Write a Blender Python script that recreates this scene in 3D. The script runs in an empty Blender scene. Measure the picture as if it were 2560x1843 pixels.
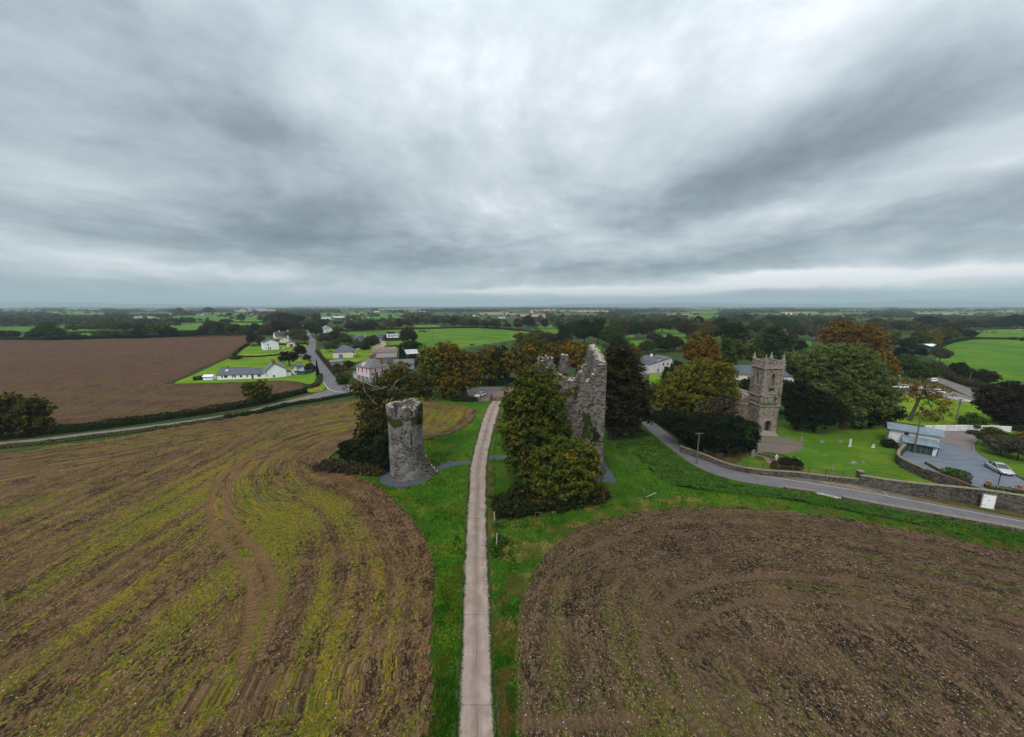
import bpy, bmesh, math, random
import numpy as np
from mathutils import Vector, Matrix
R = math.radians
sc = bpy.context.scene
# ---------------------------------------------------------------- camera
CAM_H = 34.0; FPX = 908.0; PITCH = math.atan(156.0 / FPX)
cp, sp = math.cos(PITCH), math.sin(PITCH)
cam_d = bpy.data.cameras.new('camera'); cam = bpy.data.objects.new('camera', cam_d)
sc.collection.objects.link(cam)
cam_d.sensor_width = 36.0; cam_d.lens = 36.0 * FPX / 2560.0
cam_d.clip_start = 0.5; cam_d.clip_end = 90000
cam.location = (0, 0, CAM_H); cam.rotation_euler = (R(90) - PITCH, 0, 0)
sc.camera = cam
# ---------------------------------------------------------------- view, world, sun
sc.view_settings.view_transform = 'Standard'; sc.view_settings.look = 'None'
sc.view_settings.gamma = 1.0; sc.view_settings.exposure = 0.56
sc.view_settings.use_curve_mapping = False
sc.render.engine = 'CYCLES'
sc.cycles.use_denoising = True
sc.cycles.max_bounces = 5; sc.cycles.diffuse_bounces = 2; sc.cycles.glossy_bounces = 2
sc.cycles.transmission_bounces = 2; sc.cycles.volume_bounces = 0; sc.cycles.transparent_max_bounces = 4
SUN_EL, SUN_AZ = R(52), R(205)       # high, behind the camera and a little to the left
world = bpy.data.worlds.new('World'); sc.world = world; world.use_nodes = True
wn = world.node_tree; wn.nodes.clear()
def NN(nt, t, **k):
    n = nt.nodes.new(t)
    for a, b in k.items(): setattr(n, a, b)
    return n
def setin(n, **k):
    for a, b in k.items(): n.inputs[a.replace('_', ' ')].default_value = b
def mathn(nt, op, a, b=None, c=None, clamp=False):
    n = nt.nodes.new('ShaderNodeMath'); n.operation = op; n.use_clamp = clamp
    for i, v in enumerate((a, b, c)):
        if v is None: continue
        if isinstance(v, (int, float)): n.inputs[i].default_value = v
        else: nt.links.new(v, n.inputs[i])
    return n.outputs[0]
def mixc(nt, f, a, b, mode='MIX'):
    n = nt.nodes.new('ShaderNodeMix'); n.data_type = 'RGBA'; n.blend_type = mode
    for i, v in ((0, f), (6, a), (7, b)):
        if isinstance(v, (int, float)): n.inputs[i].default_value = v
        elif isinstance(v, (tuple, list)): n.inputs[i].default_value = tuple(v) + ((1,) if len(v) == 3 else ())
        else: nt.links.new(v, n.inputs[i])
    return n.outputs[2]
def ramp(nt, f, stops, interp='LINEAR'):
    n = nt.nodes.new('ShaderNodeValToRGB'); n.color_ramp.interpolation = interp
    el = n.color_ramp.elements
    while len(el) < len(stops): el.new(0.5)
    for e, (p, c) in zip(el, stops):
        e.position = p
        e.color = (c, c, c, 1) if isinstance(c, (int, float)) else tuple(c) + (1,)
    nt.links.new(f, n.inputs[0]); return n.outputs[0]
def noise(nt, vec, scale, detail=3, rough=0.5, dist=0.0, col=False):
    n = nt.nodes.new('ShaderNodeTexNoise')
    n.inputs['Scale'].default_value = scale; n.inputs['Detail'].default_value = detail
    n.inputs['Roughness'].default_value = rough; n.inputs['Distortion'].default_value = dist
    if vec is not None: nt.links.new(vec, n.inputs['Vector'])
    return n.outputs[1 if col else 0]
def mapping(nt, vec, scale=(1, 1, 1), rot=(0, 0, 0), loc=(0, 0, 0)):
    n = nt.nodes.new('ShaderNodeMapping')
    n.inputs['Scale'].default_value = scale; n.inputs['Rotation'].default_value = rot; n.inputs['Location'].default_value = loc
    nt.links.new(vec, n.inputs['Vector']); return n.outputs[0]
def comb(nt, x, y, z):
    n = nt.nodes.new('ShaderNodeCombineXYZ')
    for i, v in enumerate((x, y, z)):
        if isinstance(v, (int, float)): n.inputs[i].default_value = v
        else: nt.links.new(v, n.inputs[i])
    return n.outputs[0]
def build_world():
    nt = wn
    tc = NN(nt, 'ShaderNodeTexCoord').outputs['Generated']
    s = NN(nt, 'ShaderNodeSeparateXYZ'); nt.links.new(tc, s.inputs[0])
    dx, dy, dz = s.outputs
    zz = mathn(nt, 'ADD', mathn(nt, 'MAXIMUM', dz, 0.0), 0.34)
    px = mathn(nt, 'DIVIDE', dx, zz); py = mathn(nt, 'DIVIDE', dy, zz)     # the cloud sheet seen from below
    pl = comb(nt, px, py, 0.0)
    warp = noise(nt, mapping(nt, pl, (0.6, 0.6, 1)), 1.0, 2, 0.5, col=True)
    wv = NN(nt, 'ShaderNodeVectorMath', operation='MULTIPLY_ADD')
    nt.links.new(warp, wv.inputs[0]); wv.inputs[1].default_value = (0.8, 0.8, 0); nt.links.new(pl, wv.inputs[2])
    w = wv.outputs[0]
    n1 = noise(nt, mapping(nt, w, (1.1, 1.0, 1), loc=(3.1, 1.7, 0), rot=(0, 0, R(8))), 1.0, 2, 0.45)
    n2 = noise(nt, mapping(nt, w, (2.6, 2.4, 1), loc=(7.7, 2.2, 0), rot=(0, 0, R(-24))), 1.0, 4, 0.5)
    n3 = noise(nt, mapping(nt, w, (6.0, 5.6, 1), loc=(1.2, 9.0, 0)), 1.0, 7, 0.65)
    v = mathn(nt, 'MULTIPLY', n1, 0.34)
    v = mathn(nt, 'MULTIPLY_ADD', n2, 0.36, v)
    v = mathn(nt, 'MULTIPLY_ADD', n3, 0.30, v)
    v = mathn(nt, 'MULTIPLY_ADD', mathn(nt, 'SUBTRACT', v, 0.5), 0.62, 0.5)
    # thicker and thinner banks of cloud: (azimuth, elevation, half-width, half-height, tilt) in degrees and amount
    az = mathn(nt, 'ARCTAN2', dx, dy); el = mathn(nt, 'ARCSINE', dz)
    wob = mathn(nt, 'MULTIPLY', mathn(nt, 'SUBTRACT', noise(nt, mapping(nt, w, (1.3, 1.3, 1)), 1.0, 4, 0.6), 0.5), 0.22)
    el = mathn(nt, 'ADD', el, mathn(nt, 'MULTIPLY', wob, mathn(nt, 'MULTIPLY_ADD', dz, 2.2, 0.12)))
    # low layered cloud: long flat rolls towards the horizon
    lay = noise(nt, comb(nt, mathn(nt, 'MULTIPLY', az, 2.4), mathn(nt, 'MULTIPLY', el, 17.0), 3.0), 1.0, 6, 0.6)
    lw = mathn(nt, 'EXPONENT', mathn(nt, 'MULTIPLY', el, -5.5))
    v = mathn(nt, 'MULTIPLY_ADD', mathn(nt, 'MULTIPLY', mathn(nt, 'SUBTRACT', lay, 0.5), lw), 0.62, v)
    for (ba, be, ra, re, ti, am) in BANKS:
        c, s_ = math.cos(R(ti)), math.sin(R(ti))
        a0 = mathn(nt, 'SUBTRACT', az, R(ba)); e0 = mathn(nt, 'SUBTRACT', el, R(be))
        ax = mathn(nt, 'MULTIPLY', mathn(nt, 'ADD', mathn(nt, 'MULTIPLY', a0, c), mathn(nt, 'MULTIPLY', e0, s_)), 1 / R(ra))
        ay = mathn(nt, 'MULTIPLY', mathn(nt, 'SUBTRACT', mathn(nt, 'MULTIPLY', e0, c), mathn(nt, 'MULTIPLY', a0, s_)), 1 / R(re))
        q = mathn(nt, 'ADD', mathn(nt, 'MULTIPLY', ax, ax), mathn(nt, 'MULTIPLY', ay, ay))
        v = mathn(nt, 'MULTIPLY_ADD', mathn(nt, 'EXPONENT', mathn(nt, 'MULTIPLY', q, -1.0)), am, v)
    cloud = ramp(nt, v, CLOUD_RAMP)
    # an overcast sky is brighter towards the zenith
    up = mathn(nt, 'MULTIPLY_ADD', mathn(nt, 'POWER', mathn(nt, 'MAXIMUM', dz, 0.0), 2.0), ZEN, 1.0)
    cloud = mixc(nt, 1.0, cloud, comb(nt, up, up, up), 'MULTIPLY')
    # thin air band at the horizon
    hz = ramp(nt, dz, [(0.0, 1.0), (0.018, 0.45), (0.05, 0.0)])
    cloud = mixc(nt, mathn(nt, 'MULTIPLY', hz, 0.5), cloud, HORIZON)
    sky = NN(nt, 'ShaderNodeTexSky', sky_type='NISHITA', sun_disc=False)
    sky.sun_elevation = SUN_EL; sky.sun_rotation = SUN_AZ
    c10 = mixc(nt, 1.0, cloud, (10, 10, 10), 'MULTIPLY')     # background strength is 0.1
    col = mixc(nt, 0.94, sky.outputs[0], c10)
    bg = NN(nt, 'ShaderNodeBackground'); bg.inputs[1].default_value = 0.1
    nt.links.new(col, bg.inputs[0])
    o = NN(nt, 'ShaderNodeOutputWorld'); nt.links.new(bg.outputs[0], o.inputs[0])
ZEN = 1.5
HORIZON = (0.40, 0.45, 0.47)
BANKS = [(-31, 9, 26, 3.0, 2, -0.09), (36, 17.5, 20, 3.6, 12, -0.13), (40, 7.5, 19, 2.0, 5, -0.10), (38, 11.5, 20, 1.6, 7, 0.06), (42, 3.4, 18, 0.8, 0, 0.34), (26, 2.2, 26, 0.6, 0, 0.30), (-42, 4.2, 18, 1.2, 0, 0.09),
         (36, 33, 16, 7, 0, 0.10), (-6, 27, 22, 9, 0, 0.05), (-42, 28, 12, 9, 0, -0.06), (-4, 6.0, 26, 2.2, 0, -0.10), (4, 2.2, 22, 0.7, 0, 0.13), (-38, 18, 14, 3, 12, -0.05), (2, 14, 10, 6, 0, 0.04)]
CLOUD_RAMP = [(0.28, (0.098, 0.122, 0.140)), (0.38, (0.170, 0.205, 0.232)), (0.47, (0.285, 0.330, 0.360)), (0.56, (0.415, 0.457, 0.490)), (0.72, (0.77, 0.76, 0.77))]
build_world()
sun_d = bpy.data.lights.new('sun', 'SUN'); sun = bpy.data.objects.new('sun', sun_d)
sc.collection.objects.link(sun)
sun_d.energy = 1.5; sun_d.angle = R(25); sun_d.color = (1.0, 0.95, 0.88)
def _sun_dir():
    return Vector((math.sin(SUN_AZ) * math.cos(SUN_EL), math.cos(SUN_AZ) * math.cos(SUN_EL), math.sin(SUN_EL)))
sun.rotation_euler = _sun_dir().to_track_quat('Z', 'Y').to_euler()

# ---------------------------------------------------------------- from a picture point to the ground
def at(x, y, z=0.0):
    u, v = (x - 1280.0) / FPX, (y - 921.5) / FPX
    t = (CAM_H - z) / (sp + v * cp)
    return Vector((u * t, t * (cp - v * sp), z))
def atY(x, y, Y):
    u, v = (x - 1280.0) / FPX, (y - 921.5) / FPX
    t = Y / (cp - v * sp)
    return Vector((u * t, Y, CAM_H - t * (sp + v * cp)))
K = 2560.0 / 2268.0
def D(x, y, z=0.0): return at(x * K, y * K, z)
def pxm(p):                     # source pixels per metre at a point
    return FPX / (p[1] * cp + (CAM_H - p[2]) * sp)
def topix(X, Y, Z=0.0):
    d = Y * cp + (CAM_H - Z) * sp
    up = -Y * (-sp) * 1.0
    yu = Y * sp - (CAM_H - Z) * cp
    return 1280 + FPX * X / d, 921.5 - FPX * yu / d

# ---------------------------------------------------------------- object helpers
COL = sc.collection
def tag(o, label=None, cat=None, group=None, kind=None):
    if label: o['label'] = label
    if cat: o['category'] = cat
    if group: o['group'] = group
    if kind: o['kind'] = kind
    return o
def empty(name, loc, rz=0.0, label=None, cat=None, group=None):
    o = bpy.data.objects.new(name, None); COL.objects.link(o)
    o.location = loc; o.rotation_euler = (0, 0, rz); o.empty_display_size = 0.5
    return tag(o, label, cat, group)
def link_mesh(name, me, mat=None, parent=None, loc=None):
    o = bpy.data.objects.new(name, me); COL.objects.link(o)
    if mat is not None and not me.materials: me.materials.append(mat)
    if parent is not None: o.parent = parent
    if loc is not None: o.location = loc
    return o
def np_mesh(name, verts, faces, mat=None, smooth=False):
    """verts (N,3) and faces (M,3) or (M,4) arrays -> mesh"""
    verts = np.asarray(verts, np.float32); faces = np.asarray(faces, np.int32)
    me = bpy.data.meshes.new(name); k = faces.shape[1]; m = len(faces)
    me.vertices.add(len(verts)); me.vertices.foreach_set('co', verts.ravel())
    me.loops.add(m * k); me.loops.foreach_set('vertex_index', faces.ravel())
    me.polygons.add(m); me.polygons.foreach_set('loop_start', np.arange(0, m * k, k, dtype=np.int32))
    me.polygons.foreach_set('loop_total', np.full(m, k, np.int32))
    if smooth: me.polygons.foreach_set('use_smooth', np.ones(m, bool))
    me.update(calc_edges=True)
    if mat: me.materials.append(mat)
    return me
class MB:
    def __init__(s): s.v = []; s.f = []
    def add(s, vs, fs):
        b = len(s.v); s.v += [tuple(x) for x in vs]; s.f += [tuple(b + i for i in f) for f in fs]; return s
    def box(s, x0, y0, z0, x1, y1, z1):
        return s.add([(x0, y0, z0), (x1, y0, z0), (x1, y1, z0), (x0, y1, z0), (x0, y0, z1), (x1, y0, z1), (x1, y1, z1), (x0, y1, z1)],
                     [(3, 2, 1, 0), (4, 5, 6, 7), (0, 1, 5, 4), (1, 2, 6, 5), (2, 3, 7, 6), (3, 0, 4, 7)])
    def hexa(s, lo, hi):
        return s.add(list(lo) + list(hi), [(3, 2, 1, 0), (4, 5, 6, 7), (0, 1, 5, 4), (1, 2, 6, 5), (2, 3, 7, 6), (3, 0, 4, 7)])
    def prism(s, poly, z0, z1):
        n = len(poly)
        return s.add([(x, y, z0) for x, y in poly] + [(x, y, z1) for x, y in poly],
                     [tuple(range(n - 1, -1, -1)), tuple(range(n, 2 * n))] + [(i, (i + 1) % n, n + (i + 1) % n, n + i) for i in range(n)])
    def slab(s, quad, th):           # a tilted sheet with thickness, quad counter-clockwise from above
        q = [Vector(p) for p in quad]; nrm = (q[1] - q[0]).cross(q[2] - q[0]).normalized() * th
        n = len(q)
        return s.add([p for p in q] + [p + nrm for p in q], [tuple(range(n - 1, -1, -1)), tuple(range(n, 2 * n))] +
                     [(i, (i + 1) % n, n + (i + 1) % n, n + i) for i in range(n)])
    def tube(s, pts, rad, n=6, cap=True):
        pts = [Vector(p) for p in pts]
        if isinstance(rad, (int, float)): rad = [rad] * len(pts)
        b = len(s.v); ref = Vector((0.3, 0.2, 1)).normalized()
        for i, p in enumerate(pts):
            d = (pts[min(i + 1, len(pts) - 1)] - pts[max(i - 1, 0)])
            d = d.normalized() if d.length > 1e-6 else Vector((0, 0, 1))
            r0 = ref if abs(d.dot(ref)) < 0.9 else Vector((1, 0, 0))
            a = d.cross(r0).normalized(); c = d.cross(a)
            for k in range(n):
                t = 2 * math.pi * k / n
                s.v.append(tuple(p + (a * math.cos(t) + c * math.sin(t)) * rad[i]))
        for i in range(len(pts) - 1):
            for k in range(n):
                k2 = (k + 1) % n
                s.f.append((b + i * n + k, b + i * n + k2, b + (i + 1) * n + k2, b + (i + 1) * n + k))
        if cap:
            s.f.append(tuple(b + k for k in range(n - 1, -1, -1))); s.f.append(tuple(b + (len(pts) - 1) * n + k for k in range(n)))
        return s
    def cone(s, c, r0, r1, z0, z1, n=12, sq=1.0):
        return s.tube([(c[0], c[1], z0), (c[0], c[1], z1)], [r0, r1], n)
    def blob(s, c, r, seed=0, n=2, jit=0.15, flat=0.0):
        bm = bmesh.new(); bmesh.ops.create_icosphere(bm, subdivisions=n, radius=1.0)
        rr = random.Random(seed)
        vs = []
        for v in bm.verts:
            k = 1 + rr.uniform(-jit, jit); z = v.co.z
            if z < 0: z *= (1 - flat)
            vs.append((c[0] + v.co.x * r[0] * k, c[1] + v.co.y * r[1] * k, c[2] + z * r[2] * k))
        fs = [tuple(x.index for x in f.verts) for f in bm.faces]; bm.free()
        return s.add(vs, fs)
    def mesh(s, name, mat=None, smooth=False):
        me = bpy.data.meshes.new(name); me.from_pydata(s.v, [], s.f)
        if smooth: me.polygons.foreach_set('use_smooth', [True] * len(me.polygons))
        me.update()
        if mat: me.materials.append(mat)
        return me
    def build(s, name, mat=None, parent=None, smooth=False, loc=None, rz=0.0):
        o = link_mesh(name, s.mesh(name, mat, smooth), None, parent, loc)
        if rz: o.rotation_euler[2] = rz
        return o
def copy_tree(o, parent=None):
    c = o.copy(); COL.objects.link(c)
    if parent is not None: c.parent = parent
    for ch in o.children: copy_tree(ch, c)
    return c
# ---------------------------------------------------------------- numpy value noise
def vnoise(x, y, seed=0):
    x = np.asarray(x, float); y = np.asarray(y, float)
    xi = np.floor(x).astype(np.int64); yi = np.floor(y).astype(np.int64)
    fx = x - xi; fy = y - yi; fx = fx * fx * (3 - 2 * fx); fy = fy * fy * (3 - 2 * fy)
    def h(a, b):
        n = (a * 374761393 + b * 668265263 + seed * 974634777) & 0x7fffffff
        n = ((n ^ (n >> 13)) * 1274126177) & 0x7fffffff
        n = n ^ (n >> 16)
        return (n & 0xffff) / 65535.0
    return (h(xi, yi) * (1 - fx) + h(xi + 1, yi) * fx) * (1 - fy) + (h(xi, yi + 1) * (1 - fx) + h(xi + 1, yi + 1) * fx) * fy
def fbm(x, y, seed=0, o=3):
    s = 0; a = 0.5; t = 0
    for i in range(o):
        s = s + a * vnoise(np.asarray(x) * 2 ** i, np.asarray(y) * 2 ** i, seed + i * 17); t += a; a *= 0.5
    return s / t
def catmull(pts, closed=True, sub=6):
    pts = [Vector(p) for p in pts]; n = len(pts); out = []
    rng = range(n) if closed else range(n - 1)
    for i in rng:
        if closed: p0, p1, p2, p3 = pts[i - 1], pts[i], pts[(i + 1) % n], pts[(i + 2) % n]
        else: p0, p1, p2, p3 = pts[max(i - 1, 0)], pts[i], pts[i + 1], pts[min(i + 2, n - 1)]
        for k in range(sub):
            t = k / sub
            out.append(0.5 * ((2 * p1) + (-p0 + p2) * t + (2 * p0 - 5 * p1 + 4 * p2 - p3) * t * t + (-p0 + 3 * p1 - 3 * p2 + p3) * t ** 3))
    if not closed: out.append(pts[-1])
    return out
def inside(px, py, poly):
    """vectorised point in polygon; poly list of (x, y)"""
    px = np.asarray(px); py = np.asarray(py); c = np.zeros(px.shape, bool)
    P = np.array([(p[0], p[1]) for p in poly]); n = len(P)
    for i in range(n):
        x1, y1 = P[i]; x2, y2 = P[i - 1]
        if y1 == y2: continue
        m = (y1 > py) != (y2 > py)
        c ^= m & (px < (x2 - x1) * (py - y1) / (y2 - y1) + x1)
    return c
def dist_poly(px, py, poly, closed=True):
    """distance to a polyline and arc length of the nearest point"""
    P = np.array([(p[0], p[1]) for p in poly], float); n = len(P)
    best = np.full(px.shape, 1e9); arc = np.zeros(px.shape); s = 0.0
    for i in range(n if closed else n - 1):
        a = P[i]; b = P[(i + 1) % n]; d = b - a; L = math.hypot(*d)
        if L < 1e-6: continue
        t = np.clip(((px - a[0]) * d[0] + (py - a[1]) * d[1]) / (L * L), 0, 1)
        q = np.hypot(px - a[0] - t * d[0], py - a[1] - t * d[1])
        m = q < best; best = np.where(m, q, best); arc = np.where(m, s + t * L, arc); s += L
    return best, arc
def offset_line(pts, off):
    out = []
    for i, p in enumerate(pts):
        a = pts[max(i - 1, 0)]; b = pts[min(i + 1, len(pts) - 1)]
        d = Vector((b[0] - a[0], b[1] - a[1], 0)).normalized()
        out.append(Vector((p[0] - d.y * off, p[1] + d.x * off, 0)))
    return out
# ================================================================ materials
def newmat(name):
    m = bpy.data.materials.new(name); m.use_nodes = True; nt = m.node_tree; nt.nodes.clear()
    out = NN(nt, 'ShaderNodeOutputMaterial'); return m, nt, out
def finish(nt, out, col, rough=0.9, bump=None, bstr=0.3, bdist=0.05, spec=0.25, metal=0.0):
    b = NN(nt, 'ShaderNodeBsdfPrincipled')
    if isinstance(col, (tuple, list)): b.inputs['Base Color'].default_value = tuple(col) + (1,)
    else: nt.links.new(col, b.inputs['Base Color'])
    if isinstance(rough, (int, float)): b.inputs['Roughness'].default_value = rough
    else: nt.links.new(rough, b.inputs['Roughness'])
    b.inputs['Specular IOR Level'].default_value = spec; b.inputs['Metallic'].default_value = metal
    if bump is not None:
        n = NN(nt, 'ShaderNodeBump'); n.inputs['Strength'].default_value = bstr; n.inputs['Distance'].default_value = bdist
        nt.links.new(bump, n.inputs['Height']); nt.links.new(n.outputs[0], b.inputs['Normal'])
    nt.links.new(b.outputs[0], out.inputs[0]); return b
def pos(nt): return NN(nt, 'ShaderNodeNewGeometry').outputs['Position']
def objc(nt): return NN(nt, 'ShaderNodeTexCoord').outputs['Object']
def attr(nt, name, out='Fac'):
    n = NN(nt, 'ShaderNodeAttribute'); n.attribute_name = name; return n.outputs[out]
def island(nt): return NN(nt, 'ShaderNodeNewGeometry').outputs['Random Per Island']
def plain(name, col, rough=0.8, var=0.15, scale=1.5, bump=0.0, spec=0.25, metal=0.0, stain=0.0):
    m, nt, out = newmat(name); p = pos(nt)
    n = noise(nt, p, scale, 4, 0.6)
    f = ramp(nt, n, [(0.25, 1 - var), (0.75, 1 + var)])
    c = mixc(nt, 1.0, tuple(col), f, 'MULTIPLY')
    if stain:
        s = noise(nt, mapping(nt, p, (1, 1, 0.25)), 0.9, 5, 0.65)
        c = mixc(nt, mathn(nt, 'MULTIPLY', ramp(nt, s, [(0.48, 0.0), (0.68, 1.0)]), stain), c, tuple(x * 0.45 for x in col))
    finish(nt, out, c, rough, n if bump else None, bump, 0.05, spec, metal); return m
M = {}
WK = (1.15, -0.02)
def soil(name, dark, light, weed1, weed2, wamt, straw=0.5):
    m, nt, out = newmat(name); p = pos(nt)
    row = attr(nt, 'row'); weed = attr(nt, 'weed'); track = attr(nt, 'track')
    f1 = noise(nt, p, 1.7, 6, 0.92); f2 = noise(nt, p, 0.18, 3, 0.5)
    def cells(k1, k2):                       # clods and plants drawn out along the drill rows
        v = NN(nt, 'ShaderNodeTexVoronoi'); v.inputs['Scale'].default_value = 1.0
        nt.links.new(comb(nt, mathn(nt, 'MULTIPLY', row, k1), mathn(nt, 'MULTIPLY', attr(nt, 'rowlen'), k2), 0), v.inputs['Vector'])
        s = NN(nt, 'ShaderNodeSeparateColor'); nt.links.new(v.outputs['Color'], s.inputs[0]); return s.outputs
    c1 = cells(5.2, 3.2); c2 = cells(2.3, 1.2); c3 = cells(0.9, 0.25); c4 = cells(9.0, 6.5)
    tone = mathn(nt, 'MULTIPLY_ADD', c1[0], 0.34, mathn(nt, 'MULTIPLY_ADD', c2[0], 0.24, mathn(nt, 'MULTIPLY_ADD', c3[0], 0.20, mathn(nt, 'MULTIPLY', c4[0], 0.22))))
    tone = mathn(nt, 'ADD', tone, mathn(nt, 'MULTIPLY', mathn(nt, 'SUBTRACT', f1, 0.5), 0.6))
    base = mixc(nt, ramp(nt, tone, [(0.33, 0.0), (0.68, 1.0)]), tuple(x * .45 for x in dark), tuple(x * 1.12 for x in light))  # dark end lowered to paint in the shadows between clods
    base = mixc(nt, ramp(nt, f2, [(0.4, 0.0), (0.65, 0.4)]), base, tuple(x * 1.25 for x in light))
    # drill rows
    fur = mathn(nt, 'SINE', mathn(nt, 'MULTIPLY', mathn(nt, 'ADD', row, mathn(nt, 'MULTIPLY', noise(nt, p, 0.5, 2), 0.6)), 2 * math.pi / 0.62))
    fur = mathn(nt, 'MULTIPLY', fur, mathn(nt, 'MULTIPLY', attr(nt, 'calm'), ramp(nt, noise(nt, p, 0.13, 3, 0.6), [(0.4, 0.1), (0.6, 1.0)]))); furm = mathn(nt, 'MULTIPLY_ADD', fur, 0.5, 0.5)
    pas = mathn(nt, 'MULTIPLY_ADD', mathn(nt, 'SINE', mathn(nt, 'MULTIPLY', mathn(nt, 'ADD', row, mathn(nt, 'MULTIPLY', noise(nt, p, 0.12, 3), 1.5)), 2 * math.pi / 2.9)), 0.5, 0.5)
    base = mixc(nt, mathn(nt, 'MULTIPLY', furm, 0.30), base, tuple(x * 0.45 for x in dark))
    base = mixc(nt, mathn(nt, 'MULTIPLY', mathn(nt, 'MULTIPLY', pas, attr(nt, 'calm')), 0.26), base, tuple(x * 0.6 for x in dark))
    # weeds and volunteers
    wt = noise(nt, p, 0.09, 2, 0.5)
    wc = mixc(nt, ramp(nt, mathn(nt, 'MULTIPLY_ADD', c1[2], 0.35, mathn(nt, 'MULTIPLY', wt, .65)), [(0.36, 0.0), (0.62, 1.0)]), weed1, weed2)
    wc = mixc(nt, mathn(nt, 'MULTIPLY', c4[1], 0.6), wc, (0.016, 0.022, 0.005))
    dens = mathn(nt, 'ADD', mathn(nt, 'MULTIPLY_ADD', weed, WK[0], WK[1]), mathn(nt, 'MULTIPLY_ADD', furm, -0.16, mathn(nt, 'MULTIPLY', pas, -0.10)))
    pick = mathn(nt, 'MULTIPLY_ADD', c1[1], 0.45, mathn(nt, 'MULTIPLY_ADD', c2[1], 0.30, mathn(nt, 'MULTIPLY', c4[2], 0.25)))
    wm = ramp(nt, mathn(nt, 'SUBTRACT', dens, pick), [(0.0, 0.0), (0.07, 1.0)])
    wm = mathn(nt, 'MULTIPLY', wm, mathn(nt, 'SUBTRACT', 1.0, track, clamp=True))
    col = mixc(nt, mathn(nt, 'MULTIPLY', wm, wamt), base, wc)
    st = ramp(nt, c4[0], [(0.86, 0.0), (0.90, 1.0)])
    sm = ramp(nt, noise(nt, p, 0.12, 3, 0.6), [(0.38, 0.25), (0.62, 1.0)])
    col = mixc(nt, mathn(nt, 'MULTIPLY', mathn(nt, 'MULTIPLY', st, sm), straw), col, (0.27, 0.175, 0.10))
    # wheel marks: pressed, lighter soil with cross lugs
    col = mixc(nt, mathn(nt, 'MULTIPLY', track, 0.9), col, tuple(x * 1.3 for x in light))
    lug = mathn(nt, 'SINE', mathn(nt, 'MULTIPLY', attr(nt, 'along'), 2 * math.pi / 0.55))
    col = mixc(nt, mathn(nt, 'MULTIPLY', track, mathn(nt, 'MULTIPLY_ADD', lug, 0.30, 0.30)), col, tuple(x * 0.6 for x in dark))
    h = mathn(nt, 'ADD', mathn(nt, 'MULTIPLY', tone, 0.6), mathn(nt, 'MULTIPLY', fur, -0.05))
    finish(nt, out, col, 0.95, h, 0.9, 0.2, 0.1); return m
M['soil_left'] = soil('soil_left', (0.036, 0.020, 0.009), (0.155, 0.088, 0.040), (0.085, 0.120, 0.007), (0.240, 0.170, 0.010), 0.95)
M['soil_right'] = soil('soil_right', (0.025, 0.016, 0.009), (0.115, 0.070, 0.039), (0.06, 0.085, 0.012), (0.13, 0.115, 0.012), 0.75, 0.7)
M['soil_far'] = soil('soil_far', (0.050, 0.023, 0.013), (0.130, 0.064, 0.036), (0.09, 0.09, 0.012), (0.13, 0.11, 0.02), 0.7, 0.3)
def grass(name, a, b, dry=(0.20, 0.12, 0.045), damt=0.0, stripe=None, scale=1.0):
    m, nt, out = newmat(name); p = pos(nt)
    n1 = noise(nt, p, 0.9 * scale, 5, 0.75); n2 = noise(nt, p, 0.08 * scale, 3, 0.55); n3 = noise(nt, p, 6 * scale, 2, 0.7)
    c = mixc(nt, ramp(nt, n1, [(0.30, 0.0), (0.72, 1.0)]), a, b)
    c = mixc(nt, ramp(nt, n2, [(0.35, 0.45), (0.6, 0.0)]), c, tuple(x * 0.55 for x in a))
    c = mixc(nt, ramp(nt, n3, [(0.35, 0.35), (0.6, 0.0)]), c, tuple(x * 0.4 for x in a))
    c = mixc(nt, ramp(nt, noise(nt, mapping(nt, p, loc=(11, 5, 0)), 0.15 * scale, 4, 0.7), [(0.48, 0.0), (0.66, 0.55)]), c, (b[0] * 1.9, b[1] * .95, b[2]))
    if damt:
        d = ramp(nt, noise(nt, mapping(nt, p, loc=(30, 10, 0)), 0.22, 5, 0.7), [(0.50, 0.0), (0.64, 1.0)])
        c = mixc(nt, mathn(nt, 'MULTIPLY', d, damt), c, dry)
    if stripe:
        ang, per, ctr = stripe
        s = NN(nt, 'ShaderNodeSeparateXYZ'); nt.links.new(p, s.inputs[0])
        rx = mathn(nt, 'SUBTRACT', s.outputs[0], ctr[0]); ry = mathn(nt, 'SUBTRACT', s.outputs[1], ctr[1])
        rr = mathn(nt, 'SQRT', mathn(nt, 'ADD', mathn(nt, 'MULTIPLY', rx, rx), mathn(nt, 'MULTIPLY', ry, ry)))
        rr = mathn(nt, 'ADD', rr, mathn(nt, 'MULTIPLY', noise(nt, p, 0.3, 2), 1.2))
        sn = mathn(nt, 'MULTIPLY_ADD', mathn(nt, 'SINE', mathn(nt, 'MULTIPLY', rr, 2 * math.pi / per)), 0.5, 0.5)
        sm = mathn(nt, 'MULTIPLY', ramp(nt, noise(nt, p, 0.07, 2), [(0.4, 0.15), (0.6, 1.0)]), ramp(nt, mathn(nt, 'MULTIPLY', s.outputs[0], 0.01), [(0.72, 0.1), (0.84, 1.0)]))
        c = mixc(nt, mathn(nt, 'MULTIPLY', mathn(nt, 'MULTIPLY', sn, sm), 0.6), c, (0.15, 0.20, 0.012))
    finish(nt, out, c, 0.95, n1, 0.5, 0.15, 0.1); return m
M['verge'] = grass('verge_grass', (0.020, 0.068, 0.004), (0.062, 0.158, 0.007), damt=0.25, dry=(0.11, 0.10, 0.02))
M['verge_dry'] = grass('verge_dry_grass', (0.022, 0.075, 0.005), (0.055, 0.135, 0.010), (0.24, 0.13, 0.05), 0.75)
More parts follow.
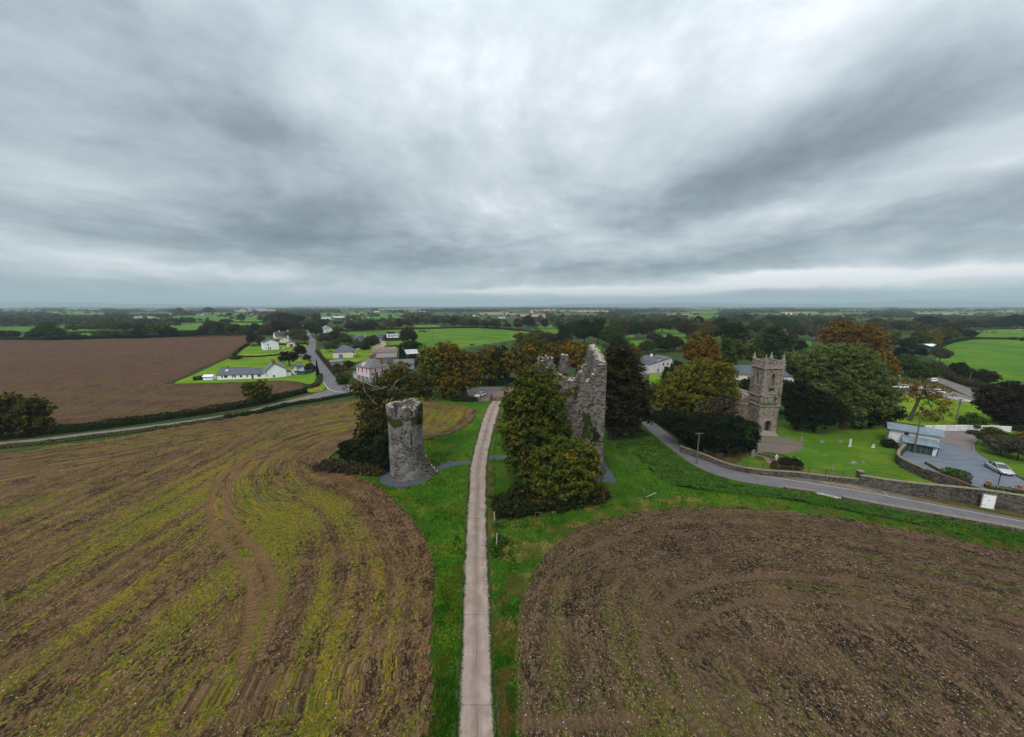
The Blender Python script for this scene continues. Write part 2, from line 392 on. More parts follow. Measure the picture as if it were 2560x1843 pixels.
M['lawn'] = grass('lawn_grass', (0.024, 0.075, 0.005), (0.055, 0.125, 0.008))
M['mown'] = grass('mown_grass', (0.035, 0.115, 0.007), (0.080, 0.180, 0.012), stripe=(0, 1.9, (62, 52)))
M['garden'] = grass('garden_grass', (0.075, 0.17, 0.006), (0.145, 0.26, 0.009), scale=0.5)
M['meadow'] = grass('meadow_grass', (0.050, 0.14, 0.007), (0.090, 0.205, 0.010), scale=0.25)
M['rough'] = grass('rough_pasture', (0.020, 0.045, 0.010), (0.045, 0.075, 0.016), scale=0.5)
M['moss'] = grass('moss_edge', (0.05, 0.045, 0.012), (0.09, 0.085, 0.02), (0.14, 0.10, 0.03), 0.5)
def tint_leaf(name, use_obj=True):
    m, nt, out = newmat(name)
    if use_obj:
        oi = NN(nt, 'ShaderNodeObjectInfo'); tint = oi.outputs['Color']; acc = oi.outputs['Alpha']; rnd = oi.outputs['Random']
    else:
        tint = attr(nt, 'tint', 'Color'); acc = 0.0; rnd = 0.0
    isl = island(nt)
    p = objc(nt) if use_obj else pos(nt)
    f = mathn(nt, 'MULTIPLY_ADD', isl, 0.95, 0.55)
    c = mixc(nt, 1.0, tint, comb(nt, f, f, f), 'MULTIPLY')
    if use_obj:
        pn = NN(nt, 'ShaderNodeVectorMath', operation='ADD')
        nt.links.new(pos(nt), pn.inputs[0]); nt.links.new(comb(nt, mathn(nt, 'MULTIPLY', rnd, 90.0), 0, 0), pn.inputs[1])
        nz = noise(nt, pn.outputs[0], 0.28, 3, 0.55)
        k = mathn(nt, 'ADD', nz, mathn(nt, 'MULTIPLY', mathn(nt, 'SUBTRACT', isl, 0.5), 0.22))
        k = mathn(nt, 'ADD', k, mathn(nt, 'MULTIPLY', mathn(nt, 'SUBTRACT', acc, 0.5), 0.62))
        k = ramp(nt, k, [(0.47, 0.0), (0.60, 1.0)])
        gd = NN(nt, 'ShaderNodeAttribute', attribute_type='OBJECT'); gd.attribute_name = 'gold'
        ac = mixc(nt, gd.outputs['Fac'], mixc(nt, isl, (0.135, 0.074, 0.010), (0.22, 0.128, 0.014)), mixc(nt, isl, (0.13, 0.10, 0.012), (0.24, 0.16, 0.015)))
        c = mixc(nt, mathn(nt, 'MULTIPLY', k, 0.88), c, ac)
    d = NN(nt, 'ShaderNodeBsdfDiffuse'); t = NN(nt, 'ShaderNodeBsdfTranslucent')
    nt.links.new(c, d.inputs[0]); nt.links.new(c, t.inputs[0])
    mx = NN(nt, 'ShaderNodeMixShader'); mx.inputs[0].default_value = 0.22
    nt.links.new(d.outputs[0], mx.inputs[1]); nt.links.new(t.outputs[0], mx.inputs[2]); nt.links.new(mx.outputs[0], out.inputs[0])
    return m
M['leaf'] = tint_leaf('leaves'); M['leaf_far'] = tint_leaf('far_leaves', False)
def bladed(name, a, b, cc=None):
    m, nt, out = newmat(name); isl = island(nt); p = pos(nt)
    n = noise(nt, p, 0.35, 3, 0.6)
    c = mixc(nt, isl, a, b)
    if cc: c = mixc(nt, ramp(nt, n, [(0.5, 0.0), (0.62, 0.9)]), c, cc)
    d = NN(nt, 'ShaderNodeBsdfDiffuse'); nt.links.new(c, d.inputs[0]); t = NN(nt, 'ShaderNodeBsdfTranslucent'); nt.links.new(c, t.inputs[0])
    mx = NN(nt, 'ShaderNodeMixShader'); mx.inputs[0].default_value = 0.3
    nt.links.new(d.outputs[0], mx.inputs[1]); nt.links.new(t.outputs[0], mx.inputs[2]); nt.links.new(mx.outputs[0], out.inputs[0]); return m
M['blade'] = bladed('grass_blades', (0.024, 0.10, 0.005), (0.075, 0.21, 0.009))
M['blade_dry'] = bladed('dry_blades', (0.22, 0.13, 0.05), (0.34, 0.20, 0.09))
M['bramble'] = bladed('bramble_leaves', (0.012, 0.045, 0.009), (0.035, 0.085, 0.014), (0.07, 0.06, 0.02))
M['weed_leaf'] = bladed('weed_leaves', (0.09, 0.14, 0.012), (0.24, 0.20, 0.02), (0.05, 0.13, 0.015))
M['straw'] = bladed('straw_bits', (0.22, 0.14, 0.08), (0.38, 0.27, 0.17))
M['bark'] = plain('bark', (0.055, 0.045, 0.035), 0.95, 0.35, 3, 0.5)
M['bark_pale'] = plain('pale_dead_bark', (0.24, 0.22, 0.185), 0.9, 0.3, 3, 0.4)
M['bark_dark'] = plain('dark_bark', (0.035, 0.028, 0.022), 0.95, 0.3, 3, 0.5)
def road_mat(name, a, b, scale=0.5, crack=0.25):
    m, nt, out = newmat(name); p = pos(nt)
    n = noise(nt, p, scale, 4, 0.6); f = noise(nt, p, 14, 2, 0.8)
    c = mixc(nt, ramp(nt, n, [(0.3, 0.0), (0.7, 1.0)]), a, b)
    c = mixc(nt, ramp(nt, f, [(0.35, 0.35), (0.65, 0.0)]), c, tuple(x * 0.55 for x in a))
    v = NN(nt, 'ShaderNodeTexVoronoi', feature='DISTANCE_TO_EDGE'); v.inputs['Scale'].default_value = 0.35
    nt.links.new(p, v.inputs['Vector'])
    e = ramp(nt, v.outputs['Distance'], [(0.0, 1.0), (0.012, 0.0)])
    mk = ramp(nt, noise(nt, p, 0.11, 2), [(0.5, 0.0), (0.6, 1.0)])
    c = mixc(nt, mathn(nt, 'MULTIPLY', mathn(nt, 'MULTIPLY', e, mk), crack), c, tuple(x * 0.4 for x in a))
    finish(nt, out, c, 0.9, f, 0.4, 0.02, 0.2); return m
M['asphalt'] = road_mat('asphalt', (0.115, 0.108, 0.115), (0.165, 0.155, 0.162))
M['asphalt_old'] = road_mat('old_pinkish_asphalt', (0.15, 0.12, 0.115), (0.21, 0.175, 0.165))
M['shoulder'] = road_mat('dusty_road_edge', (0.10, 0.085, 0.075), (0.15, 0.13, 0.115))
M['gravel_dark'] = road_mat('dark_gravel', (0.055, 0.062, 0.078), (0.085, 0.092, 0.112), 1.5, 0.0)
M['gravel_grey'] = road_mat('grey_gravel', (0.115, 0.135, 0.165), (0.175, 0.195, 0.23), 0.6, 0.0)
M['gravel_tan'] = road_mat('tan_gravel', (0.12, 0.095, 0.075), (0.19, 0.15, 0.12), 1.2, 0.0)
def concrete():
    m, nt, out = newmat('driveway_concrete'); p = pos(nt)
    oi = NN(nt, 'ShaderNodeObjectInfo').outputs['Random']
    n = noise(nt, p, 0.5, 5, 0.65); n2 = noise(nt, p, 6, 3, 0.7)
    c = mixc(nt, ramp(nt, n, [(0.3, 0.0), (0.7, 1.0)]), (0.23, 0.17, 0.138), (0.38, 0.295, 0.25))
    c = mixc(nt, mathn(nt, 'MULTIPLY', oi, 0.22), c, (0.24, 0.19, 0.17))
    c = mixc(nt, ramp(nt, n2, [(0.35, 0.3), (0.6, 0.0)]), c, (0.16, 0.125, 0.105))
    u = attr(nt, 'across')                                   # -1 .. 1 across the slab: tyre lines and a mossy middle
    a = mathn(nt, 'ABSOLUTE', mathn(nt, 'ADD', u, mathn(nt, 'MULTIPLY', mathn(nt, 'SUBTRACT', noise(nt, p, 0.35, 2), 0.5), 0.3)))
    ty = ramp(nt, a, [(0.0, 0.55), (0.22, 0.35), (0.40, 0.0)])
    c = mixc(nt, mathn(nt, 'MULTIPLY', ty, 0.9), c, (0.13, 0.092, 0.072))
    c = mixc(nt, ramp(nt, noise(nt, mapping(nt, p, (1, .5, 1), loc=(7, 7, 0)), 0.45, 5, 0.75), [(0.5, 0.0), (0.7, 0.45)]), c, (0.13, 0.092, 0.068))
    c = mixc(nt, ramp(nt, mathn(nt, 'ADD', mathn(nt, 'ABSOLUTE', u), mathn(nt, 'MULTIPLY', mathn(nt, 'SUBTRACT', n2, 0.5), 0.5)), [(0.84, 0.0), (0.97, 0.8)]), c, (0.07, 0.065, 0.025))
    cr = mathn(nt, 'ABSOLUTE', mathn(nt, 'ADD', u, mathn(nt, 'MULTIPLY', mathn(nt, 'SUBTRACT', noise(nt, p, 0.6, 4, 0.7), 0.5), 0.28)))
    mk = ramp(nt, noise(nt, mapping(nt, p, loc=(4, 3, 0)), 0.07, 2), [(0.45, 0.0), (0.55, 1.0)])
    c = mixc(nt, mathn(nt, 'MULTIPLY', ramp(nt, cr, [(0.0, 1.0), (0.035, 0.0)]), mk), c, (0.05, 0.07, 0.02))
    v = NN(nt, 'ShaderNodeTexVoronoi', feature='DISTANCE_TO_EDGE'); v.inputs['Scale'].default_value = 1.5; nt.links.new(p, v.inputs['Vector'])
    s = NN(nt, 'ShaderNodeSeparateXYZ'); nt.links.new(p, s.inputs[0])
    band = ramp(nt, mathn(nt, 'MULTIPLY', mathn(nt, 'ABSOLUTE', mathn(nt, 'SUBTRACT', s.outputs[1], 45.0)), 0.1), [(0.35, 1.0), (0.75, 0.0)])
    side = ramp(nt, u, [(0.45, 0.0), (0.62, 1.0)])
    e = mathn(nt, 'MULTIPLY', mathn(nt, 'MULTIPLY', ramp(nt, v.outputs['Distance'], [(0.02, 1.0), (0.05, 0.0)]), band), side)
    c = mixc(nt, mathn(nt, 'MULTIPLY', e, 0.85), c, (0.05, 0.045, 0.035))
    finish(nt, out, c, 0.9, n2, 0.3, 0.03, 0.2); return m
M['concrete'] = concrete()
M['joint'] = plain('joint_dirt', (0.06, 0.05, 0.035), 1.0)
def masonry(name, a, b, mortar, lime=0.0, sx=2.4, sz=5.2, limecol=(0.42, 0.40, 0.39), moss=0.15):
    m, nt, out = newmat(name); p = objc(nt)
    wob = noise(nt, p, 1.2, 2, 0.5, col=True)
    q = NN(nt, 'ShaderNodeVectorMath', operation='MULTIPLY_ADD'); nt.links.new(wob, q.inputs[0]); q.inputs[1].default_value = (0.25, 0.25, 0.12); nt.links.new(p, q.inputs[2])
    mp = mapping(nt, q.outputs[0], (sx, sx, sz))
    v = NN(nt, 'ShaderNodeTexVoronoi', feature='DISTANCE_TO_EDGE'); v.inputs['Scale'].default_value = 1.0; nt.links.new(mp, v.inputs['Vector'])
    v2 = NN(nt, 'ShaderNodeTexVoronoi', feature='F1'); v2.inputs['Scale'].default_value = 1.0; nt.links.new(mp, v2.inputs['Vector'])
    s = NN(nt, 'ShaderNodeSeparateColor'); nt.links.new(v2.outputs['Color'], s.inputs[0])
    c = mixc(nt, ramp(nt, s.outputs[0], [(.15, 0.0), (.75, 1.0)]), a, b)
    nf = noise(nt, p, 7, 3, 0.7)
    c = mixc(nt, ramp(nt, nf, [(0.35, 0.45), (0.65, 0.0)]), c, tuple(x * 0.5 for x in a))
    edge = ramp(nt, v.outputs['Distance'], [(0.02, 1.0), (0.10, 0.0)])
    c = mixc(nt, mathn(nt, 'MULTIPLY', edge, 0.8), c, mortar)
    hole = ramp(nt, s.outputs[1], [(0.86, 0.0), (0.9, 1.0)])
    c = mixc(nt, mathn(nt, 'MULTIPLY', hole, 0.75), c, tuple(x * 0.25 for x in a))  # random stones painted dark like shaded holes, surface stays flat
    n = noise(nt, p, 0.30, 5, 0.65)
    if lime:
        lm = ramp(nt, mathn(nt, 'ADD', n, mathn(nt, 'MULTIPLY', mathn(nt, 'SUBTRACT', nf, 0.5), 0.35)), [(0.47, 0.0), (0.60, 1.0)])
        c = mixc(nt, mathn(nt, 'MULTIPLY', lm, lime), c, limecol)
    dk = ramp(nt, noise(nt, mapping(nt, p, (1, 1, 0.35), loc=(9, 3, 1)), 0.45, 4, 0.65), [(0.50, 0.0), (0.70, 1.0)])
    c = mixc(nt, mathn(nt, 'MULTIPLY', dk, 0.55), c, tuple(x * 0.35 for x in a))
    if moss:
        mo = ramp(nt, noise(nt, mapping(nt, p, loc=(2, 8, 5)), 0.8, 4, 0.7), [(0.55, 0.0), (0.68, 1.0)])
        c = mixc(nt, mathn(nt, 'MULTIPLY', mo, moss), c, (0.07, 0.075, 0.02))
    h = mathn(nt, 'ADD', mathn(nt, 'MULTIPLY', edge, -0.7), mathn(nt, 'MULTIPLY', nf, 0.5))
    finish(nt, out, c, 0.92, h, 0.8, 0.08, 0.2); return m
M['tower_stone'] = masonry('tower_stone', (0.060, 0.052, 0.044), (0.24, 0.215, 0.195), (0.22, 0.20, 0.185), 0.58, 2.3, 4.8, (0.35, 0.325, 0.31))
M['castle_stone'] = masonry('castle_stone', (0.060, 0.050, 0.042), (0.24, 0.21, 0.185), (0.17, 0.15, 0.135), 0.28, 1.7, 3.4, (0.24, 0.22, 0.21))
M['church_stone'] = masonry('church_stone', (0.13, 0.098, 0.074), (0.36, 0.29, 0.235), (0.34, 0.28, 0.235), 0.40, 2.4, 3.6, (0.41, 0.34, 0.29), 0.15)
M['nave_stone'] = masonry('nave_render', (0.20, 0.16, 0.12), (0.26, 0.21, 0.16), (0.25, 0.20, 0.16), 0.3, 2.8, 4.0, (0.30, 0.25, 0.20))
M['dress_stone'] = plain('dressed_stone', (0.28, 0.25, 0.22), 0.85, 0.25, 2.5, 0.3, stain=0.5)
M['wall_stone'] = masonry('field_wall_stone', (0.045, 0.038, 0.030), (0.165, 0.145, 0.12), (0.05, 0.045, 0.04), 0.15, 3.2, 4.2, (0.28, 0.26, 0.23), 0.45)
M['coping'] = plain('mossy_coping', (0.20, 0.175, 0.12), 0.95, 0.4, 3, 0.5)
M['cap_stone'] = plain('lichen_capstone', (0.38, 0.35, 0.28), 0.95, 0.35, 3, 0.5, stain=0.4)
M['tile_red'] = plain('red_coping_tile', (0.13, 0.062, 0.045), 0.9, 0.35, 5, 0.2)
M['white'] = plain('white_render', (0.84, 0.84, 0.85), 0.8, 0.04, 0.8, stain=0.10)
M['white_old'] = plain('stained_white_render', (0.66, 0.65, 0.63), 0.85, 0.08, 0.8, stain=0.55)
M['cream'] = plain('cream_render', (0.68, 0.62, 0.48), 0.85, 0.05, 0.8, stain=0.12)
M['pinkish'] = plain('pale_pink_render', (0.66, 0.47, 0.49), 0.85, 0.06, 0.8, stain=0.15)
M['grey_render'] = plain('grey_render', (0.26, 0.27, 0.29), 0.85, 0.15, 1.0, stain=0.4)
M['pale_wall'] = plain('pale_lilac_render', (0.58, 0.53, 0.54), 0.85, 0.05, 0.8, stain=0.2)
def slate(name, a, per=0.35, lichen=0.0):
    m, nt, out = newmat(name); p = objc(nt)
    b = NN(nt, 'ShaderNodeTexBrick'); b.inputs['Scale'].default_value = 1.0
    b.inputs['Brick Width'].default_value = 0.6; b.inputs['Row Height'].default_value = per; b.inputs['Mortar Size'].default_value = 0.02
    b.inputs['Color1'].default_value = tuple(x * 0.85 for x in a) + (1,); b.inputs['Color2'].default_value = tuple(x * 1.2 for x in a) + (1,)
    b.inputs['Mortar'].default_value = tuple(x * 0.5 for x in a) + (1,)
    s = NN(nt, 'ShaderNodeSeparateXYZ'); nt.links.new(p, s.inputs[0])
    nt.links.new(comb(nt, mathn(nt, 'ADD', s.outputs[0], s.outputs[1]), mathn(nt, 'MULTIPLY', s.outputs[2], 1.3), 0), b.inputs['Vector'])
    c = b.outputs[0]; n = noise(nt, p, 0.7, 4, 0.65)
    c = mixc(nt, ramp(nt, n, [(0.4, 0.0), (0.7, 0.4)]), c, tuple(x * 1.5 for x in a))
    if lichen:
        c = mixc(nt, mathn(nt, 'MULTIPLY', ramp(nt, noise(nt, p, 1.3, 5, 0.75), [(0.5, 0.0), (0.62, 1.0)]), lichen), c, (0.22, 0.19, 0.10))
    finish(nt, out, c, 0.6, n, 0.2, 0.03, 0.35); return m
M['slate'] = slate('blue_grey_slate', (0.075, 0.082, 0.10)); M['slate_dark'] = slate('dark_slate', (0.04, 0.04, 0.047))
M['slate_grey'] = slate('grey_slate', (0.12, 0.115, 0.115)); M['slate_old'] = slate('old_lichen_slate', (0.10, 0.09, 0.082), lichen=0.5)
M['slate_blue'] = slate('pale_blue_slate', (0.16, 0.18, 0.20))
def corrugated(name, a, per=0.28, axis=0, rust=0.0):
    m, nt, out = newmat(name); p = objc(nt)
    s = NN(nt, 'ShaderNodeSeparateXYZ'); nt.links.new(p, s.inputs[0])
    w = mathn(nt, 'SINE', mathn(nt, 'MULTIPLY', s.outputs[axis], 2 * math.pi / per))
    n = noise(nt, mapping(nt, p, (1, 1, 0.4)), 0.8, 4, 0.6)
    c = mixc(nt, ramp(nt, n, [(0.35, 0.0), (0.7, 1.0)]), tuple(x * 0.8 for x in a), tuple(x * 1.2 for x in a))
    if rust: c = mixc(nt, mathn(nt, 'MULTIPLY', ramp(nt, noise(nt, p, 1.1, 5, 0.7), [(0.52, 0.0), (0.62, 1.0)]), rust), c, (0.14, 0.075, 0.045))
    finish(nt, out, c, 0.55, w, 0.4, 0.04, 0.4); return m
M['tin_grey'] = corrugated('grey_corrugated', (0.17, 0.15, 0.14), rust=0.3); M['tin_pale'] = corrugated('pale_corrugated', (0.42, 0.43, 0.45))
M['tin_dark'] = corrugated('dark_corrugated', (0.03, 0.034, 0.042)); M['tin_blue'] = corrugated('pale_blue_grey_roofing', (0.15, 0.20, 0.235), 0.9)
M['tin_brown'] = corrugated('brown_asbestos', (0.15, 0.115, 0.09), rust=0.35); M['green_door'] = corrugated('dark_green_boarding', (0.022, 0.055, 0.052), 0.25)
M['green_fence'] = plain('teal_mesh', (0.02, 0.075, 0.07), 0.8)
M['glass'] = plain('window_glass', (0.02, 0.024, 0.03), 0.15, 0.1, spec=0.6)
M['frame'] = plain('white_frame', (0.72, 0.72, 0.72), 0.5, 0.03); M['frame_dark'] = plain('dark_frame', (0.04, 0.04, 0.04), 0.6)
M['brick'] = plain('red_brick', (0.20, 0.075, 0.045), 0.9, 0.25, 5); M['pot'] = plain('terracotta', (0.32, 0.13, 0.06), 0.8, 0.2, 3)
M['pot_cream'] = plain('buff_chimney_pot', (0.50, 0.34, 0.14), 0.8, 0.2, 3)
M['wood'] = plain('weathered_wood', (0.16, 0.13, 0.10), 0.9, 0.3, 4, 0.3); M['wood_pale'] = plain('pale_post_wood', (0.36, 0.32, 0.27), 0.9, 0.25, 4, 0.3)
M['pole'] = plain('pole_wood', (0.13, 0.105, 0.085), 0.9, 0.25, 3, 0.3); M['metal'] = plain('galvanised', (0.42, 0.43, 0.44), 0.4, 0.1, metal=0.6)
M['iron'] = plain('black_iron', (0.02, 0.018, 0.016), 0.6, 0.3, 4); M['rust'] = plain('rusty_iron', (0.10, 0.06, 0.035), 0.8, 0.3, 4)
M['black'] = plain('black_rubber', (0.015, 0.015, 0.016), 0.8); M['white_paint'] = plain('white_paint', (0.78, 0.79, 0.80), 0.6, 0.04)
M['line_white'] = plain('worn_white_line', (0.55, 0.54, 0.52), 0.8, 0.25, 2.5); M['line_yellow'] = plain('worn_yellow_line', (0.50, 0.33, 0.10), 0.8, 0.3, 2.0)
M['line_cream'] = plain('faded_cream_line', (0.50, 0.43, 0.31), 0.8, 0.25, 2.0)
M['headstone'] = plain('pale_headstone', (0.52, 0.55, 0.55), 0.8, 0.15, 3, 0.2); M['headstone_grey'] = plain('grey_headstone', (0.20, 0.20, 0.19), 0.9, 0.3, 3, 0.3)
M['red_sign'] = plain('red_sign_paint', (0.62, 0.10, 0.06), 0.5, 0.05); M['blue_paint'] = plain('blue_painted_steel', (0.10, 0.19, 0.27), 0.5, 0.08)
M['skylight'] = plain('skylight_glass', (0.55, 0.58, 0.60), 0.1, 0.05, spec=0.8); M['barn_dark'] = plain('inside_dark_paint', (0.02, 0.017, 0.015), 0.9)  # barn_dark: near-black colour that paints in the dark of insides
M['stone_white'] = plain('pale_field_stone', (0.50, 0.46, 0.42), 0.9, 0.3, 6); M['stone_brown'] = plain('brown_clod', (0.10, 0.07, 0.05), 1.0, 0.3, 6)
M['cow_black'] = plain('cow_black', (0.015, 0.014, 0.013), 0.8); M['cow_brown'] = plain('cow_brown', (0.16, 0.08, 0.04), 0.8); M['cow_cream'] = plain('cow_cream', (0.5, 0.42, 0.33), 0.8)
M['hill'] = plain('far_hill', (0.04, 0.07, 0.045), 1.0, 0.4, 0.002); M['inner_lime'] = plain('limewashed_inner_wall', (0.62, 0.53, 0.47), 0.9, 0.15, 0.9, stain=0.5)
def carpaint(name, col, metal=0.0, rough=0.3):
    m, nt, out = newmat(name); b = finish(nt, out, col, rough, spec=0.5, metal=metal); b.inputs['Coat Weight'].default_value = 0.6; return m
M['car_white'] = carpaint('white_car_paint', (0.72, 0.74, 0.76)); M['car_silver'] = carpaint('silver_car_paint', (0.50, 0.50, 0.50), 0.4, 0.35)
M['car_dark'] = carpaint('dark_car_paint', (0.05, 0.06, 0.07)); M['car_glass'] = carpaint('car_glass', (0.02, 0.025, 0.03), 0, 0.08)
M['alloy'] = plain('alloy_rim', (0.40, 0.41, 0.42), 0.35, 0.05, metal=0.7); M['tail_red'] = plain('tail_lamp', (0.35, 0.02, 0.02), 0.3)
M['lamp_clear'] = plain('head_lamp', (0.65, 0.67, 0.7), 0.15)
# ================================================================ ground, fields, roads
rng = np.random.default_rng(7)
def S(*pts): return [at(x, y) for x, y in pts]
def DD(*pts): return [D(x, y) for x, y in pts]
def region(name, pts, mat, z, smooth=True, sub=5, jit=0.0, kind='structure', seed=1):
    p = catmull(pts, True, sub) if smooth else pts
    if jit:
        q = []
        for v in p:
            a = float(vnoise(v[0] * 0.9, v[1] * 0.9, seed)) - 0.5; b = float(vnoise(v[0] * 0.9, v[1] * 0.9, seed + 9)) - 0.5
            q.append((v[0] + a * 2 * jit, v[1] + b * 2 * jit, 0))
        p = q
    me = bpy.data.meshes.new(name); me.from_pydata([(v[0], v[1], z) for v in p], [], [tuple(range(len(p)))]); me.update()
    if me.polygons[0].normal.z < 0: me.flip_normals()
    me.materials.append(mat); o = link_mesh(name, me); o['kind'] = kind
    return o
def ribbon(name, Lp, Rp, mat, z, sub=8, jit=0.0, kind='structure', n=None):
    a = catmull(Lp, False, sub); b = catmull(Rp, False, sub)
    def resample(p, n):
        d = [0.0]
        for i in range(1, len(p)): d.append(d[-1] + (p[i] - p[i - 1]).length)
        out = []
        for k in range(n):
            t = d[-1] * k / (n - 1); i = max(1, next((j for j in range(len(d)) if d[j] >= t - 1e-9), len(d) - 1))
            f = (t - d[i - 1]) / max(1e-9, d[i] - d[i - 1]); out.append(p[i - 1].lerp(p[i], f))
        return out
    n = n or max(len(a), len(b)); a = resample(a, n); b = resample(b, n)
    r = random.Random(len(name))
    v = []
    for p, q in zip(a, b):
        w = (q - p).normalized() if (q - p).length > 0 else Vector((1, 0, 0))
        p = p + w * r.uniform(-jit, jit); q = q + w * r.uniform(-jit, jit)
        v += [(p.x, p.y, z), (q.x, q.y, z)]
    f = [(2 * i, 2 * i + 1, 2 * i + 3, 2 * i + 2) for i in range(n - 1)]
    me = bpy.data.meshes.new(name); me.from_pydata(v, [], f); me.update()
    if sum(p.normal.z for p in me.polygons) < 0: me.flip_normals()
    me.materials.append(mat); o = link_mesh(name, me); o['kind'] = kind
    return o, a, b
# base ground, to the horizon
def grid_axis(a, b):      # lines close together near the camera, wider apart far off
    p = [0.0]; d = 12.0
    while p[-1] < b: p.append(p[-1] + d); d = max(12.0, p[-1] * .12)
    n = [0.0]; d = 12.0
    while n[-1] > a: n.append(n[-1] - d); d = max(12.0, -n[-1] * .12)
    return np.array(n[:0:-1] + p)
gx, gy = np.meshgrid(grid_axis(-38000, 38000), grid_axis(-120, 37000)); gi = np.arange(gx.size).reshape(gx.shape)
link_mesh('ground', np_mesh('ground', np.stack([gx, gy, gx * 0], -1).reshape(-1, 3), np.stack([gi[:-1, :-1], gi[:-1, 1:], gi[1:, 1:], gi[1:, :-1]], -1).reshape(-1, 4), M['rough']))['kind'] = 'structure'

L_EDGE = catmull([Vector((-9.0, -60, 0)), Vector((-9.6, 0, 0))] + DD((948, 1633), (957, 1450), (964, 1340), (963, 1265), (948, 1205), (918, 1155), (882, 1112), (850, 1084), (815, 1064), (775, 1050),
          (745, 1040), (735, 1015), (780, 985), (860, 985), (945, 976), (1000, 963), (1038, 943), (1055, 918), (1048, 903), (1000, 892), (940, 888), (850, 884), (775, 886),
          (600, 912), (400, 944), (250, 972), (100, 988), (0, 1003)) + [Vector((-200, 64, 0)), Vector((-260, 60, 0)), Vector((-260, -60, 0))], True, 5)
R_EDGE = catmull([Vector((0.2, -60, 0)), Vector((0.2, 0, 0))] + DD((1143, 1633), (1142, 1500), (1143, 1400), (1155, 1325), (1182, 1260), (1230, 1205), (1300, 1163), (1400, 1136), (1500, 1124), (1650, 1125),
          (1800, 1140), (2000, 1172), (2268, 1225)) + [Vector((100, 38, 0)), Vector((150, 26, 0)), Vector((240, 10, 0)), Vector((240, -60, 0))], True, 5)
def soil_field(name, edge, mat, x0, x1, y0, y1, dx, ys, tracks, weedfn, seed, zoff=0.03, headland=21.0):
    xs = np.arange(x0, x1, dx); X, Y = np.meshgrid(xs, ys); sh = X.shape
    Xr = X + (rng.random(sh) - 0.5) * dx * 0.5; Yr = Y + (rng.random(sh) - 0.5) * 0.12
    d, s = dist_poly(Xr, Yr, edge); ins = inside(Xr, Yr, edge)
    w = 1 / (1 + np.exp((d - headland + 4 * (vnoise(Xr * .05, Yr * .05, seed) - .5)) * 1.1))    # 1 in the headland
    rowB = Xr * 0.97 + Yr * 0.04 + 500; row = np.where(w > 0.5, d, rowB)
    weed = weedfn(Xr, Yr, d, s, w)
    track = np.zeros(sh); tal = np.zeros(sh)
    for (line, half, amt) in tracks:
        lb = np.array([(p[0], p[1]) for p in line])
        m = (Xr > lb[:, 0].min() - 2) & (Xr < lb[:, 0].max() + 2) & (Yr > lb[:, 1].min() - 2) & (Yr < lb[:, 1].max() + 2)
        if not m.any(): continue
        dd, ss = dist_poly(Xr[m], Yr[m], line, False)
        k = np.clip(1.5 - dd / half * .85, 0, 1) * amt * np.clip(0.7 + vnoise(Xr[m] * .5, Yr[m] * .5, seed + 5), 0, 1)
        t = track[m]; a2 = tal[m]; up = k > t; t[up] = k[up]; a2[up] = ss[up]; track[m] = t; tal[m] = a2
    calm = np.clip(np.abs(2 * w - 1) * 3 - 1.9, 0, 1)
    Z = zoff + 0.13 + 0.07 * (vnoise(Xr * 1.7, Yr * 1.7, seed + 1) - .5) + 0.045 * (rng.random(sh) - .5) - 0.13 * track + 0.010 * calm * (np.sin(row * 2 * math.pi / 1.24))
    Z += 0.14 * np.exp(-((d - 0.3) / 0.5) ** 2) * (0.4 + vnoise(Xr, Yr, 3))
    nr, nc = sh; idx = np.arange(nr * nc).reshape(sh)
    q = np.stack([idx[:-1, :-1], idx[:-1, 1:], idx[1:, 1:], idx[1:, :-1]], -1).reshape(-1, 4)
    keep = ins.ravel()[q].all(1); q = q[keep]
    used = np.zeros(nr * nc, bool); used[q.ravel()] = True; rm = np.cumsum(used) - 1
    V = np.stack([Xr, Yr, Z], -1).reshape(-1, 3)[used]
    me = np_mesh(name, V, rm[q], mat, smooth=True)
    qw = (w.ravel()[q].mean(1) > .5) & (np.ptp(s.ravel()[q], axis=1) < 2.5)        # each patch of ground belongs to the headland or to the straight drilling
    for nm, ha, hb in (('row', d, rowB), ('rowlen', s, Yr)):
        ca = me.attributes.new(nm, 'FLOAT', 'CORNER'); ca.data.foreach_set('value', np.where(qw[:, None], ha.ravel()[q], hb.ravel()[q]).astype(np.float32).ravel())
    for nm, arr in (('weed', weed), ('calm', calm), ('track', track), ('along', tal)):
        at_ = me.attributes.new(nm, 'FLOAT', 'POINT'); at_.data.foreach_set('value', arr.ravel()[used].astype(np.float32))
    o = link_mesh(name, me); o['kind'] = 'structure'
    return o, (V[:, 0], V[:, 1], V[:, 2], weed.ravel()[used], track.ravel()[used])
def yrows(y0, y1, k, mn):
    ys = [y0]
    while ys[-1] < y1: ys.append(ys[-1] + max(mn, (ys[-1] / 60.0) ** 1.6 * k))
    return np.array(ys)
